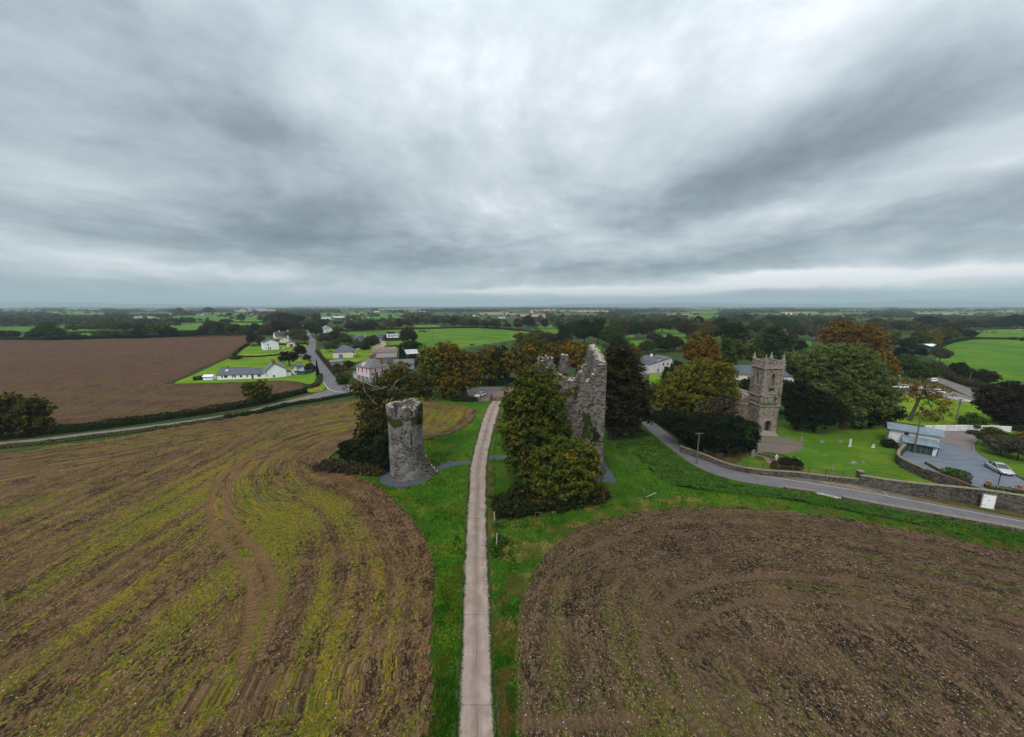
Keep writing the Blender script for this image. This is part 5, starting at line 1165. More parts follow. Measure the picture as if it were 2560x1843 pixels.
# ================================================================ church
def arch_curve(xc, hw, zp, za, n=7, side=1):
    out = []
    for i in range(n + 1):
        t = i / n; ang = t * math.pi / 2; x = hw * math.cos(ang) ** .85; z = zp + (za - zp) * math.sin(ang) ** 1.05
        out.append((xc + side * x, z))
    return out
def arch_panel(T4, x0, x1, z0, z1, xc, hw, zs, zp, za, depth, wall_mb, rev_mb, back_mb):
    Lc = arch_curve(xc, hw, zp, za, side=-1); Rc = arch_curve(xc, hw, zp, za, side=1)
    lp = [(x0, z0), (xc, z0), (xc, zs), (xc - hw, zs)] + Lc + [(xc, z1), (x0, z1)]
    rp_ = [(x1, z0), (x1, z1), (xc, z1)] + Rc[::-1] + [(xc + hw, zs), (xc, zs), (xc, z0)]
    tr = lambda p, y: tuple(T4 @ Vector((p[0], y, p[1])))
    for poly in (lp, rp_): wall_mb.add([tr(p, 0) for p in poly], [tuple(range(len(poly)))])
    outl = [(xc - hw, zs)] + Lc + Rc[::-1][1:] + [(xc + hw, zs)]
    n = len(outl); rev_mb.add([tr(p, 0) for p in outl] + [tr(p, depth) for p in outl], [(i, (i + 1) % n, n + (i + 1) % n, n + i) for i in range(n)])
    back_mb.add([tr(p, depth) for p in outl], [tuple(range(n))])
def church():
    X0, Y0, W = 65.9, 93.3, 5.0
    root = empty('church', (X0, Y0, 0), 0, 'old stone church with a pinnacled square bell tower and a roofless nave', 'church')
    wm, rv, bk = MB(), MB(), MB(); I = Matrix.Identity(4)
    zl_ = 7.9
    arch_panel(I, 0, W, .0, zl_, W * .52, 1.0, .75, 2.4, 3.75, .9, wm, rv, bk)           # doorway
    arch_panel(I, .12, W - .12, zl_, 18.0, W * .5, .62, 13.2, 15.3, 16.5, .5, wm, rv, bk)     # belfry front
    TL = Matrix.Translation((0, W, 0)) @ Matrix.Rotation(R(-90), 4, 'Z')                   # left face, seen from -x
    wm.add([tuple(TL @ Vector(p)) for p in ((0, 0, 0), (W, 0, 0), (W, 0, zl_), (0, 0, zl_))], [(0, 1, 2, 3)])
    TL2 = Matrix.Translation((.12, W, 0)) @ Matrix.Rotation(R(-90), 4, 'Z')
    arch_panel(TL2, .12, W - .12, zl_, 18.0, W * .5, .62, 13.2, 15.3, 16.5, .5, wm, rv, bk)
    for (a, b) in (((W, 0), (W, W)), ((W, W), (0, W))): wm.add([(a[0], a[1], 0), (b[0], b[1], 0), (b[0], b[1], 18), (a[0], a[1], 18)], [(0, 1, 2, 3)])
    wm.v = [(x, y + (.12 if (z >= zl_ and y < .05 and z != zl_) else 0), z) for x, y, z in wm.v]
    wm.build('wall', M['church_stone'], root)
    rv.build('reveal', M['dress_stone'], root); bk.build('dark_back_panel', M['barn_dark'], root)  # near-black panels close the openings, standing in for unlit insides
    box_part('tower_roof', 'slate_dark', root, (.3, .3, 18.6, W - .3, W - .3, 18.8))
    for (z, h, pr) in ((.0, .45, .12), (7.75, .3, .14), (8.9, .14, .07), (10.3, .25, .12), (17.9, .28, .22)):
        b = MB(); o = pr; b.box(-o, -o, z, W + o, .14, z + h); b.box(-o, .14, z, .14, W + o, z + h); b.box(W - .14, .14, z, W + o, W + o, z + h); b.box(.14, W - .14, z, W - .14, W + o, z + h)
        b.build('string_course', M['dress_stone'], root)
    for (x, y) in ((-.12, -.12), (W - .5, -.12), (-.12, W - .5), (W - .5, W - .5)):
        box_part('corner_pilaster', 'church_stone', root, (x, y, 8.1, x + .62, y + .62, 17.9))
    # belfry mullions, hoods, sills
    for TT in (Matrix.Translation((0, .12, 0)), TL2):
        for (xa, xb, ya, yb, za, zb, nm, mt) in ((W * .5 - .05, W * .5 + .05, .25, .38, 13.2, 16.2, 'mullion', 'dress_stone'), (W * .5 - .8, W * .5 + .8, -.12, .1, 12.95, 13.2, 'sill', 'dress_stone')):
            b = MB(); b.box(xa, ya, za, xb, yb, zb); b.v = [tuple(TT @ Vector(p)) for p in b.v]; b.build(nm, M[mt], root)
        for sgn in (-1, 1):
            h = MB(); c = arch_curve(W * .5, .72, 15.3, 16.7, side=sgn); pts = [(W * .5 + sgn * .72, 13.2)] + c
            for p, q in zip(pts, pts[1:]): h.tube([TT @ Vector((p[0], -.03, p[1])), TT @ Vector((q[0], -.03, q[1]))], .09, 4)
            h.build('hood_moulding', M['dress_stone'], root)
        for k in range(5):
            b = MB(); b.slab([tuple(TT @ Vector(p)) for p in ((W * .5 - .55, .30, 13.4 + k * .42), (W * .5 + .55, .30, 13.4 + k * .42), (W * .5 + .55, .46, 13.62 + k * .42), (W * .5 - .55, .46, 13.62 + k * .42))], .04); b.build('louvre', M['wood'], root)
    for sgn in (-1, 1):
        h = MB(); c = arch_curve(W * .52, 1.12, 2.4, 3.95, side=sgn); pts = [(W * .52 + sgn * 1.12, .75)] + c
        for p, q in zip(pts, pts[1:]): h.tube([(p[0], -.04, p[1]), (q[0], -.04, q[1])], .11, 4)
        h.build('door_surround', M['dress_stone'], root)
    box_part('door', 'wood', root, (W * .52 - .55, .80, .75, W * .52 - .05, .86, 2.6))
    box_part('plaque', 'headstone_grey', root, (W * .36, -.07, 9.15, W * .66, .02, 10.05)); box_part('plaque', 'barn_dark', root, (W * .36, .04, 12.1, W * .62, .13, 12.65))
    box_part('plaque', 'headstone_grey', root, (-.08, W * .25, 9.2, .0, W * .5, 10.0))
    # battlemented parapet and pinnacles
    for k in range(4):
        Tk = Matrix.Translation((W / 2, W / 2, 0)) @ Matrix.Rotation(R(90 * k), 4, 'Z') @ Matrix.Translation((-W / 2, -W / 2, 0))
        b = MB(); b.box(.02, .0, 18.18, W - .02, .3, 18.95); b.v = [tuple(Tk @ Vector(p)) for p in b.v]; b.build('parapet', M['church_stone'], root)
        for j in range(5):
            x = .62 + j * .86; b = MB(); b.box(x, .01, 18.95, x + .5, .29, 19.75); b.v = [tuple(Tk @ Vector(p)) for p in b.v]; ml_ = b.build('merlon', M['church_stone'], root)
            b = MB(); b.box(x - .06, -.06, 19.75, x + .56, .36, 19.88); b.v = [tuple(Tk @ Vector(p)) for p in b.v]; b.build('merlon_cap', M['dress_stone'], ml_)
        b = MB(); b.box(-.12, -.12, 18.18, .5, .5, 20.0); b.v = [tuple(Tk @ Vector(p)) for p in b.v]; pn = b.build('pinnacle', M['church_stone'], root)
        b = MB(); b.box(-.2, -.2, 20.0, .58, .58, 20.15); b.hexa([(-.06, -.06, 20.15), (.44, -.06, 20.15), (.44, .44, 20.15), (-.06, .44, 20.15)], [(.16, .16, 21.8), (.22, .16, 21.8), (.22, .22, 21.8), (.16, .22, 21.8)])
        b.v = [tuple(Tk @ Vector(p)) for p in b.v]; b.build('spirelet', M['dress_stone'], pn)
    for k, (e, z) in enumerate(((1.5, .25), (1.05, .5), (.6, .75))): box_part('step', 'dress_stone', root, (W * .52 - 1.3 - e * .6, -e, 0.02 + .25 * k, W * .52 + 1.3 + e * .6, 0.01 if k < 2 else .0, z))
    rg = np.random.default_rng(4); n = 900; x = rg.random(n) * W; z = np.where(rg.random(n) < .5, 8.15, 10.55) + np.abs(rg.normal(size=n)) * .25; k = fbm(x * .9, z, 6, 2) > .5
    P = np.stack([x, -.08 - rg.random(n) * .12, z], 1)[k]; ivy('wall_growth', root, P, .09, 'lush', 6, P * 0 + [0, -1, .5])
    n = 160; P = np.stack([3.6 + rg.normal(size=n) * .25, 0 * rg.random(n), 9.6 + rg.normal(size=n) * .5], 1); ivy('wall_growth', root, P, .10, 'orange', 8, P * 0 + [0, -1, .3])
    # roofless nave
    x0, x1, y0, y1, ev, ap, t = -3.5, 8.5, 4.7, 27.0, 7.4, 11.2, .8; xm = (x0 + x1) / 2
    for y in (y0, y1):
        nv = MB(); nv.add([(x0, y, 0), (x1, y, 0), (x1, y, ev), (xm, y, ap), (x0, y, ev), (x0, y + t, 0), (x1, y + t, 0), (x1, y + t, ev), (xm, y + t, ap), (x0, y + t, ev)],
                             [(0, 1, 2, 3, 4), (9, 8, 7, 6, 5), (0, 4, 9, 5), (4, 3, 8, 9), (3, 2, 7, 8), (2, 1, 6, 7)])
        nv.build('gable_wall', M['nave_stone'], root)
    for x in (x0, x1 - t): box_part('side_wall', 'nave_stone', root, (x + .003, y0 + t, 0, x + t - .003, y1, ev))
    box_part('inner_face', 'inner_lime', root, (x1 - t - .05, y0 + t, .5, x1 - t, y1, ev - .1)); box_part('inner_face', 'inner_lime', root, (x0 + t, y1 - .05, .5, x1 - t - .05, y1 - .003, ev))
    box_part('cornice', 'dress_stone', root, (x0 - .18, y0 - .18, ev - .35, -.13, y0 + .0, ev)); box_part('cornice', 'dress_stone', root, (x0 - .18, y0, ev - .35, x0, y1, ev)); box_part('wall_top', 'coping', root, (x1 - t - .1, y0 + t, ev, x1 + .1, y1, ev + .15))
    box_part('wall_top', 'coping', root, (x0 - .1, y0 + t, ev + .005, x0 + t + .1, y1, ev + .15))
    for (a, b) in (((x0, ev), (xm, ap)), ((x1, ev), (xm, ap))):
        c = MB(); c.hexa([(a[0], y0 - .1, a[1]), (b[0], y0 - .1, b[1]), (b[0], y0 + t + .1, b[1]), (a[0], y0 + t + .1, a[1])], [(a[0], y0 - .1, a[1] + .2), (b[0], y0 - .1, b[1] + .2), (b[0], y0 + t + .1, b[1] + .2), (a[0], y0 + t + .1, a[1] + .2)]); c.build('raking_coping', M['coping'], root)
    return root
church()
# ================================================================ walls and fences
def stone_wall(pts, hts, th, label, mat='wall_stone', cop='coping', group=None, name='stone_wall', cop_h=.16, cop_gap=.55, seed=1, step=.8, top_over=.05):
    p = catmull(pts, False, 10) if len(pts) > 2 else [pts[0].lerp(pts[1], i / 12) for i in range(13)]
    cum = [0.0]
    for a, b in zip(p, p[1:]): cum.append(cum[-1] + (b - a).length)
    L = cum[-1]; n = max(2, int(L / step)); rr = random.Random(seed); O = p[0]; root = empty(name, (O.x, O.y, 0), 0, label, 'wall', group)
    def pt(s):
        i = max(1, next((j for j in range(len(cum)) if cum[j] >= s - 1e-6), len(cum) - 1)); f = (s - cum[i - 1]) / max(1e-6, cum[i] - cum[i - 1]); return p[i - 1].lerp(p[i], f), (p[i] - p[i - 1]).normalized()
    hh = prof([(L * i / (len(hts) - 1), h) for i, h in enumerate(hts)]); V = []; F = []; nz = 5
    for i in range(n + 1):
        c, d = pt(L * i / n); nrm = Vector((-d.y, d.x, 0)); h = hh(L * i / n) + rr.uniform(-.05, .05)
        for sd in (1, -1):
            for j in range(nz + 1): q = c + nrm * sd * (th / 2 + (.06 * (1 - j / nz)) + rr.uniform(-.025, .025)) - O; V.append((q.x, q.y, h * j / nz))
    K_ = 2 * (nz + 1)
    for i in range(n):
        for j in range(nz):
            a = i * K_ + j; F.append((a, a + 1, a + K_ + 1, a + K_)); b = i * K_ + nz + 1 + j; F.append((b, b + K_, b + K_ + 1, b + 1))
        a = i * K_ + nz; b = i * K_ + 2 * nz + 1; F.append((a, b, b + K_, a + K_))
    for i in (0, n): a = i * K_; F += [(a + j, a + nz + 1 + j, a + nz + 2 + j, a + j + 1) for j in range(nz)]
    m = MB(); m.add(V, F); m.build('masonry', M[mat], root)
    s = 0.0; cnt = 0
    while s < L - .05:                                              # coping stones one by one
        ln = cop_gap * rr.uniform(.7, 1.3); e = min(L, s + ln - .03); a, d = pt(s); b, _ = pt(e); nrm = Vector((-d.y, d.x, 0)); h0 = hh(s) - .02; h1 = hh(e) - .02; w_ = th / 2 + top_over; a = a - O; b = b - O; t1 = cop_h * rr.uniform(.7, 1.3)
        c = MB(); c.hexa([(a + nrm * w_ + Vector((0, 0, h0))), (a - nrm * w_ + Vector((0, 0, h0))), (b - nrm * w_ + Vector((0, 0, h1))), (b + nrm * w_ + Vector((0, 0, h1)))], [(a + nrm * w_ * .7 + Vector((0, 0, h0 + t1))), (a - nrm * w_ * .7 + Vector((0, 0, h0 + t1))), (b - nrm * w_ * .7 + Vector((0, 0, h1 + t1))), (b + nrm * w_ * .7 + Vector((0, 0, h1 + t1)))])
        c.build('coping_stone', M[cop], root); s += ln; cnt += 1
    return root
roadwall = S((1700, 1130), (1762, 1150), (1817, 1171), (1894, 1186), (1997, 1193), (2080, 1203), (2145, 1210))
stone_wall(roadwall, [1.5, 1.2, 1.1, 1.1, 1.0, 1.1], .55, 'low stone churchyard wall along the road under the iron railings', seed=2)
stone_wall(S((2146, 1211), (2251, 1233), (2357, 1249), (2449, 1263), (2560, 1284), (2720, 1315)), [1.9, 2.3, 2.6, 2.9, 3.1, 3.4], .55, 'tall rubble wall beside the road with a white door set in it', seed=3, cop_gap=.7)
stone_wall(S((2310, 1196), (2252, 1166), (2243, 1148), (2262, 1118), (2240, 1080), (2215, 1066)), [1.9, 1.8, 1.8, 1.9, 1.8], .5, 'winding mossy stone wall between the churchyard lawn and the yard shed', seed=5, cop_gap=.8)
stone_wall(S((2440, 1254), (2400, 1231), (2357, 1213), (2310, 1196)), [2.5, 2.1, 2.0, 1.9], .45, 'red-coped stone wall in front of the block-shaped hedge', cop='tile_red', seed=35, cop_gap=.6, top_over=.02)
stone_wall(S((2310, 1078), (2368, 1077), (2438, 1077), (2525, 1080)), [1.5, 1.5, 1.5], .3, 'long white rendered garden wall behind the yard', mat='white_old', cop='white_old', name='garden_wall', cop_gap=1.5, cop_h=.1, seed=6)
stone_wall(S((2315, 1160), (2350, 1180)), [.6, .6], .5, 'short low stone ledge beside the clipped hedge', seed=7, name='stone_ledge')
stone_wall(S((2040, 1233), (2103, 1247.5)), [.2, .2], .3, 'short whitewashed kerb wall on the grassy roadside bank', mat='white_old', cop='dress_stone', seed=8, name='low_wall', cop_gap=1.2, cop_h=.06)
stone_wall(S((1960, 1223), (2040, 1234)), [.5, .5], .45, 'low stone edging left of the whitewashed roadside wall', seed=9, name='low_wall')
stone_wall(S((2105, 1249), (2251, 1276), (2410, 1304), (2515, 1323), (2700, 1357)), [.6, .55, .6, .6], .5, 'long low mossy wall edging the lower side of the road', seed=10, name='low_wall', cop_gap=.8)
def gate_pier(p, w, h, label, mat='wall_stone'):
    r = empty('wall_pier', (p.x, p.y, 0), 0, label, 'pier'); m = MB(); m.box(-w / 2, -w / 2, 0, w / 2, w / 2, h); m.build('shaft', M[mat], r); box_part('cap', 'coping', r, (-w / 2 - .06, -w / 2 - .06, h, w / 2 + .06, w / 2 + .06, h + .18)); return r
gate_pier(at(2146, 1209), .8, 2.5, 'square stone pier where the railings meet the tall wall')
# white door in the tall wall
def wall_door():
    a, b = at(2446, 1266), at(2475, 1271); d = (b - a); w = 1.4; rz = math.atan2(d.y, d.x); r = empty('wall_door', (a.x - .02, a.y - .35, 0), rz, 'white painted door in the tall roadside wall', 'door')
    box_part('frame', 'dress_stone', r, (-.12, 0, 0, w + .12, .16, 2.55)); box_part('leaf', 'white_paint', r, (0, -.05, .12, w, .0, 2.4)); box_part('handle', 'iron', r, (w * .45, -.1, 1.5, w * .55, -.05, 1.6)); box_part('threshold', 'dress_stone', r, (-.2, -.2, 0, w + .2, .0, .11))
    for z in (.5, 2.0): box_part('hinge', 'iron', r, (.0, -.06, z, .4, -.05, z + .06))
wall_door()
def railings(pts, hb, h, label):
    p = catmull(pts, False, 8); O = p[0]; r = empty('iron_railings', (O.x, O.y, 0), 0, label, 'railings'); cum = [0]
    for a, b in zip(p, p[1:]): cum.append(cum[-1] + (b - a).length)
    L = cum[-1]; xs = [q.x - O.x for q in p]; ys = [q.y - O.y for q in p]; m = MB(); n = int(L / .17); f = lambda s: (float(np.interp(s, cum, xs)), float(np.interp(s, cum, ys)))
    for i in range(n): x, y = f(L * i / n); m.add([(x - .016, y, hb), (x + .016, y, hb), (x, y + .028, hb), (x - .016, y, hb + h), (x + .016, y, hb + h), (x, y + .028, hb + h), (x, y + .01, hb + h + .14)], [(0, 1, 4, 3), (1, 2, 5, 4), (2, 0, 3, 5), (3, 4, 6), (4, 5, 6), (5, 3, 6)])
    m.build('bars', M['rust'], r)['kind'] = 'stuff'
    for z in (hb + .15, hb + h - .12): q = MB(); q.tube([(f(L * i / 30)[0], f(L * i / 30)[1], z) for i in range(31)], .022, 4); q.build('rail', M['rust'], r)
    for i in range(int(L / 2.8) + 1): x, y = f(min(L, i * 2.8)); box_part('post', 'rust', r, (x - .05, y - .05, hb, x + .05, y + .05, hb + h + .12))
railings([q + Vector((0, 0, 0)) for q in roadwall[1:]], 1.15, 1.15, 'rusty iron railings on the low churchyard wall')
def wire_fence(pts, n, h, label, mat='wood_pale', r0=.07, wires=3, seed=1, mesh=False, group=None):
    p = catmull(pts, False, 8) if len(pts) > 2 else [pts[0], pts[1]]; O = p[0]; cum = [0]
    for a, b in zip(p, p[1:]): cum.append(cum[-1] + (b - a).length)
    L = cum[-1]; rr = random.Random(seed); r = empty('wire_fence', (O.x, O.y, 0), 0, label, 'fence', group); f = lambda s: (float(np.interp(s, cum, [q.x - O.x for q in p])), float(np.interp(s, cum, [q.y - O.y for q in p])))
    for i in range(n + 1):
        x, y = f(L * i / n); m = MB(); m.tube([(x, y, 0), (x + rr.uniform(-.05, .05), y, h * rr.uniform(.95, 1.08))], [r0, r0 * .9], 6); m.build('post', M[mat], r)
    for k in range(wires): q = MB(); z = h * (.3 + .62 * k / max(1, wires - 1)); q.tube([(f(L * i / 24)[0], f(L * i / 24)[1], z) for i in range(25)], .011, 3); q.build('wire', M['iron'], r)
    return r
wire_fence(DD((1101, 1204), (1097, 1150), (1093, 1075), (1092, 1040), (1095, 985), (1106, 930)), 12, 1.25, 'post and wire fence along the right side of the driveway', 'wood', r0=.06, wires=5)
wire_fence(DD((1463, 1104), (1432, 1068), (1405, 1032), (1385, 1003), (1368, 975), (1358, 955)), 8, 1.2, 'post and wire fence up the slope right of the castle lawn', 'wood', r0=.06, wires=4, seed=3)
def post_thing(px, py, h, label, mat='wood_pale', r=.1, lean=0, group=None, name='wooden_post'):
    p = at(px, py); m = MB(); m.tube([(0, 0, -.1), (lean, 0, h)], [r, r * .9], 7); tag(m.build(name, M[mat], None, loc=(p.x, p.y, 0)), label, 'post', group)
post_thing(1241, 1372, 2.4, 'pale leaning post standing in nettles right of the driveway', lean=.12)
post_thing(1236, 1307, 1.9, 'pale post at the corner of the dark shrubbery')
for (x, y, h, lb) in ((1567, 1167, .75, 'short stump post on the castle lawn farther from the field'), (1610, 1232, .85, 'short stump post on the castle lawn nearer the field'),
                      (1073, 1212, .6, 'short marker post on the grass right of the tower base'), (999, 1228, .55, 'short marker post on the grass in front of the tower'), (940, 1182, .5, 'short marker post left of the tower under the tree')): post_thing(x, y, h, lb, 'wood', .13)
def rail_piece(a, b, z0, z1, r, label, mat='wood_pale', name='fallen_rail'):
    m = MB(); m.tube([(0, 0, z0), (b.x - a.x, b.y - a.y, z1)], [r, r * .8], 6); tag(m.build(name, M[mat], None, loc=(a.x, a.y, 0)), label, 'rail')
rail_piece(at(1616, 1245), at(1640, 1238), .15, .5, .07, 'fallen pale rail lying at the fence corner'); rail_piece(at(1380, 1282), at(1402, 1281), .1, .15, .06, 'pale rail lying in the grass below the big tree')
m = MB(); p = at(1338, 1296); m.tube([(0, 0, 0), (0, 0, 1.1)], .05, 5); m.tube([(.9, 0, 0), (.9, 0, 1.1)], .05, 5); m.tube([(0, 0, 1.05), (.9, 0, 1.05)], .045, 5); tag(m.build('wooden_hurdle', M['wood'], None, loc=(p.x, p.y, 0)), 'small wooden hurdle half lost in the dark shrubbery', 'hurdle')
# ---- gateway at the far end of the drive
def gateway():
    a, b = at(1224.5, 1003), at(1265.5, 1003); L = b.x - a.x; r = empty('field_gate', (a.x, a.y, 0), 0, 'dark metal field gate across the far end of the driveway', 'gate')
    for z in (.35, .62, .9, 1.18, 1.5): q = MB(); q.tube([(0, 0, z), (L, 0, z)], .085, 5); q.build('bar', M['iron'], r)
    for x in (0, L * .37, L * .73, L): q = MB(); q.tube([(x, 0, .3), (x, 0, 1.6)], .10, 5); q.build('upright', M['iron'], r)
    for (x0, x1) in ((L * .37, L * .55), (L * .73, L * .55)): q = MB(); q.tube([(x0, -.03, 1.15), (x1, -.03, .6)], .03, 4); q.build('brace', M['white_paint'], r)
    for (px, lb) in ((1229, 'dark gate post behind the left end of the field gate'), (1268, 'dark gate post at the right end of the field gate')):
        c = at(px, 1003.5); q = MB(); q.box(-.24, .12, 0, .24, .6, 2.1); q.add([(-.24, .12, 2.1), (.24, .12, 2.1), (.24, .6, 2.1), (-.24, .6, 2.1), (0, .36, 2.3)], [(0, 1, 4), (1, 2, 4), (2, 3, 4), (3, 0, 4)]); tag(q.build('gate_post', M['iron'], None, loc=(c.x, c.y, 0)), lb, 'post', None)
    a2, b2 = at(1201, 1003), at(1222, 1003); w = b2.x - a2.x; r2 = empty('rail_fence', (a2.x, a2.y, 0), 0, 'rusty rail fence between the notice box and the gate', 'fence')
    for z in (.5, 1.0, 1.45): q = MB(); q.tube([(0, 0, z), (w, 0, z)], .035, 5); q.build('rail', M['rust'], r2)
    for x in (0, w * .5, w): box_part('post', 'wood', r2, (x - .08, .06, 0, x + .08, .2, 1.55))
    c = at(1185, 1001); r3 = empty('slatted_bin_store', (c.x, c.y, 0), 0, 'grey slatted wooden store with pale top beside the gateway', 'bin store')
    for k in range(11): box_part('slat', 'metal' if k % 2 else 'wood_pale', r3, (k * .185, -.04, 0, k * .185 + .15, 0.0, 1.45))
    box_part('back', 'wood', r3, (0, .01, 0, 2.05, .9, 1.4)); box_part('lid', 'white_old', r3, (-.06, -.08, 1.45, 2.1, .95, 1.52)); box_part('corner_post', 'iron', r3, (2.1, -.1, 0, 2.45, .25, 1.95))
    c = at(1262, 986); q = MB(); q.tube([(0, 0, 0), (0, 0, 1.5)], .2, 8); q.blob((0, 0, 1.6), (.2, .2, .16), n=1, jit=0); tag(q.build('bollard', M['iron'], None, loc=(c.x, c.y, 0)), 'slim black bollard standing beyond the field gate', 'bollard')
    c = at(1170.5, 985); r4 = empty('marker_post', (c.x, c.y, 0), 0, 'pale marker post at the left end of the forecourt', 'post'); box_part('stake', 'white_old', r4, (-.1, -.1, 0, .1, .1, 1.3)); box_part('cap', 'cream', r4, (-.13, -.13, 1.3, .13, .13, 1.42))
gateway()
def utility_pole(px, py, ty, label, arms=1, lean=0.0, r=.16, mat='pole', transformer=False, group='wooden utility poles'):
    p = at(px, py); h = atY(px, ty, p.y).z; o = empty('utility_pole', (p.x, p.y, 0), 0, label, 'pole', group); m = MB(); m.tube([(0, 0, 0), (lean, 0, h)], [r, r * .7], 8); m.build('shaft', M[mat], o)
    for k in range(arms):
        z = h - .35 - .8 * k; box_part('crossarm', 'wood', o, (lean - .8, -.14, z, lean + .8, -.02, z + .12))
        for x in (-.7, 0, .7): q = MB(); q.tube([(lean + x, -.08, z + .12), (lean + x, -.08, z + .3)], .05, 5); q.build('insulator', M['grey_render'], o)
    if transformer: q = MB(); q.tube([(lean + .1, -.45, h - 1.6), (lean + .1, -.45, h - .7)], .28, 8); q.build('transformer', M['metal'], o)
    return Vector((p.x + lean, p.y, h))
pA = utility_pole(1741, 1160, 1081, 'wooden utility pole on the grassy bank beside the curving road')
pB = utility_pole(2284, 1133, 1032, 'wooden utility pole standing against the blue roofed shed', 0)
pC = utility_pole(2385, 1076, 997, 'wooden utility pole with equipment at its top by the white garden wall', 2, transformer=True)
pD = utility_pole(2421, 965, 930, 'short utility pole at the near edge of the right-hand meadow', 0)
utility_pole(386, 921, 881, 'lone utility pole in the middle of the brown ploughed field', 0, r=.18); utility_pole(596, 897, 864, 'utility pole beside the garden hedge at the field edge', 1)
utility_pole(777, 909, 895, 'dark pole on the left verge of the village road', 0); utility_pole(1082, 852, 828, 'dark utility pole in the green field beyond the barns', 0, r=.22)
utility_pole(1210, 838, 820, 'thin utility pole on the near side of the cattle field', 0, r=.22)
def street_lamp(px, py, ty, label, side=1):
    p = at(px, py); h = atY(px, ty, p.y).z; o = empty('street_lamp', (p.x, p.y, 0), 0, label, 'street lamp', 'street lamps by the road'); m = MB(); m.tube([(0, 0, 0), (0, 0, h)], [.09, .05], 6); m.tube([(0, 0, h), (side * 1.0, -.3, h + .25)], .04, 5); m.build('column', M['metal'], o)
    box_part('lamp_head', 'white_paint', o, (side * 1.0 - .35, -.5, h + .2, side * 1.0 + .35, -.15, h + .34))
street_lamp(2273, 953, 931, 'grey street lamp by the car park behind the orange tree'); street_lamp(2250, 952, 940, 'shorter grey street lamp left of the car park', -1)
def wire_between(a, b, sag, label, r=.012, group='overhead wires'):
    m = MB(); pts = [a.lerp(b, i / 16) - Vector((0, 0, sag * 4 * (i / 16) * (1 - i / 16))) for i in range(17)]; m.tube([p - a for p in pts], r, 3); tag(m.build('overhead_wire', M['black'], None, loc=a), label, 'wire', group)
wire_between(pA, Vector((95, 60, 6.5)), 1.0, 'thin black overhead wire crossing low over the churchyard lawn', .02)
wire_between(pA + Vector((0, 0, -.3)), atY(1560, 1000, 118), .8, 'thin black overhead wire running off behind the dark beech', .018)
wire_between(pB, pC, .6, 'thin black overhead wire between the shed pole and the wall pole', .02)
# ================================================================ houses and yards
A, B = at(544, 949.5), at(658, 946)
house('bungalow', A, B, 8.0, 2.35, 4.9, 'long low white bungalow with a dark slate roof at the field edge', 'white', 'slate', 'along', hr=6.0,
      wins=[('F', 2.2, .9, .9, 1.05, 'frame_dark', 0), ('F', 3.4, .8, 1.6, 1.15, 'frame_dark', 0), ('F', 8.6, .9, .8, 1.05, 'frame_dark', 0), ('F', 9.7, .9, .9, 1.05, 'frame_dark', 0), ('F', 14.2, .9, 1.0, 1.05, 'frame_dark', 0), ('F', 18.0, 1.2, .6, .6, 'frame_dark', 0), ('F', 24.6, .9, .8, 1.1, 'frame_dark', 0), ('F', 25.7, .9, .8, 1.1, 'frame_dark', 0)] if (B - A).length > 21 else
           [('F', (B - A).length * f, .9, w_, 1.0, 'frame_dark', 0) for f, w_ in ((.09, .6), (.15, 1.3), (.32, .6), (.37, .7), (.49, .9), (.64, .5), (.88, .7), (.92, .7))],
      doors=[('F', (B - A).length * .745, .05, .9, 2.0, 'frame_dark')], chims=[(2.2, 5.2, .4, .4, 3.6, 5.5, 'frame_dark', 0)], skylights=[(2.6, .45, 1.1, .9)])
A, B = at(657, 946), at(717, 941.5); w = (B - A).length
r_, w, d = house('farmhouse', A + Vector((w * .24, 0, 0)), B, 13.0, 3.9, 6.9, 'white gabled farmhouse with brick chimneys beside the village road', 'white', 'slate_grey', 'front', rf=.42,
      wins=[('F', w * .22, .5, .8, .75, 'frame_dark', 0), ('R', 2.5, 2.3, .7, 1.0), ('R', 5.5, 2.3, .7, 1.0), ('R', 8.5, 2.3, .7, 1.0), ('R', 9.2, .7, .9, 1.0)],
      chims=[(w * .76 * .42, .5, 1.3, .8, 6.3, 8.3, 'brick', 2), (w * .76 * .42, 9.5, 1.3, .8, 6.3, 8.1, 'brick', 2)])
pr = MB(); box_part('porch', 'white', r_, (w + .003, .8, 0, w + 1.9, 3.6, 2.0)); pr.slab([(w + 2.2, .5, 1.95), (w + 2.2, 3.9, 1.95), (w, 3.9, 2.9), (w, .5, 2.9)], .1); pr.build('porch_roof', M['slate_dark'], r_); box_part('porch_window', 'glass', r_, (w + 1.9, 1.2, .8, w + 1.95, 3.2, 1.7))
A2 = at(657, 946); house('side_wing', A2, at(657 + 60 * .235, 945), 9, 2.5, 4.1, 'low white lean-to wing joining the farmhouse to the bungalow', 'white', 'slate_grey', 'mono', wins=[('F', 1.6, .8, 1.1, .9, 'frame_dark', 0)])
house('garden_shed', at(508, 951), at(531, 950.5), 3.0, 1.7, 2.4, 'small white garden shed left of the bungalow', 'white', 'white_paint', 'along', wins=())
house('annexe', at(733, 936.5), at(743.5, 935.5), 6.5, 2.9, 4.6, 'small white annexe with a blue-grey roof behind the farmhouse', 'white', 'slate', 'front', wins=[('F', .5, .8, 1.6, 1.1)])
house('garage', at(744, 925), at(757, 924), 7, 2.2, 3.4, 'dark roofed garage beyond the parked white cars', 'grey_render', 'slate', 'along')
A, B = at(659.5, 876), at(698, 873.5)
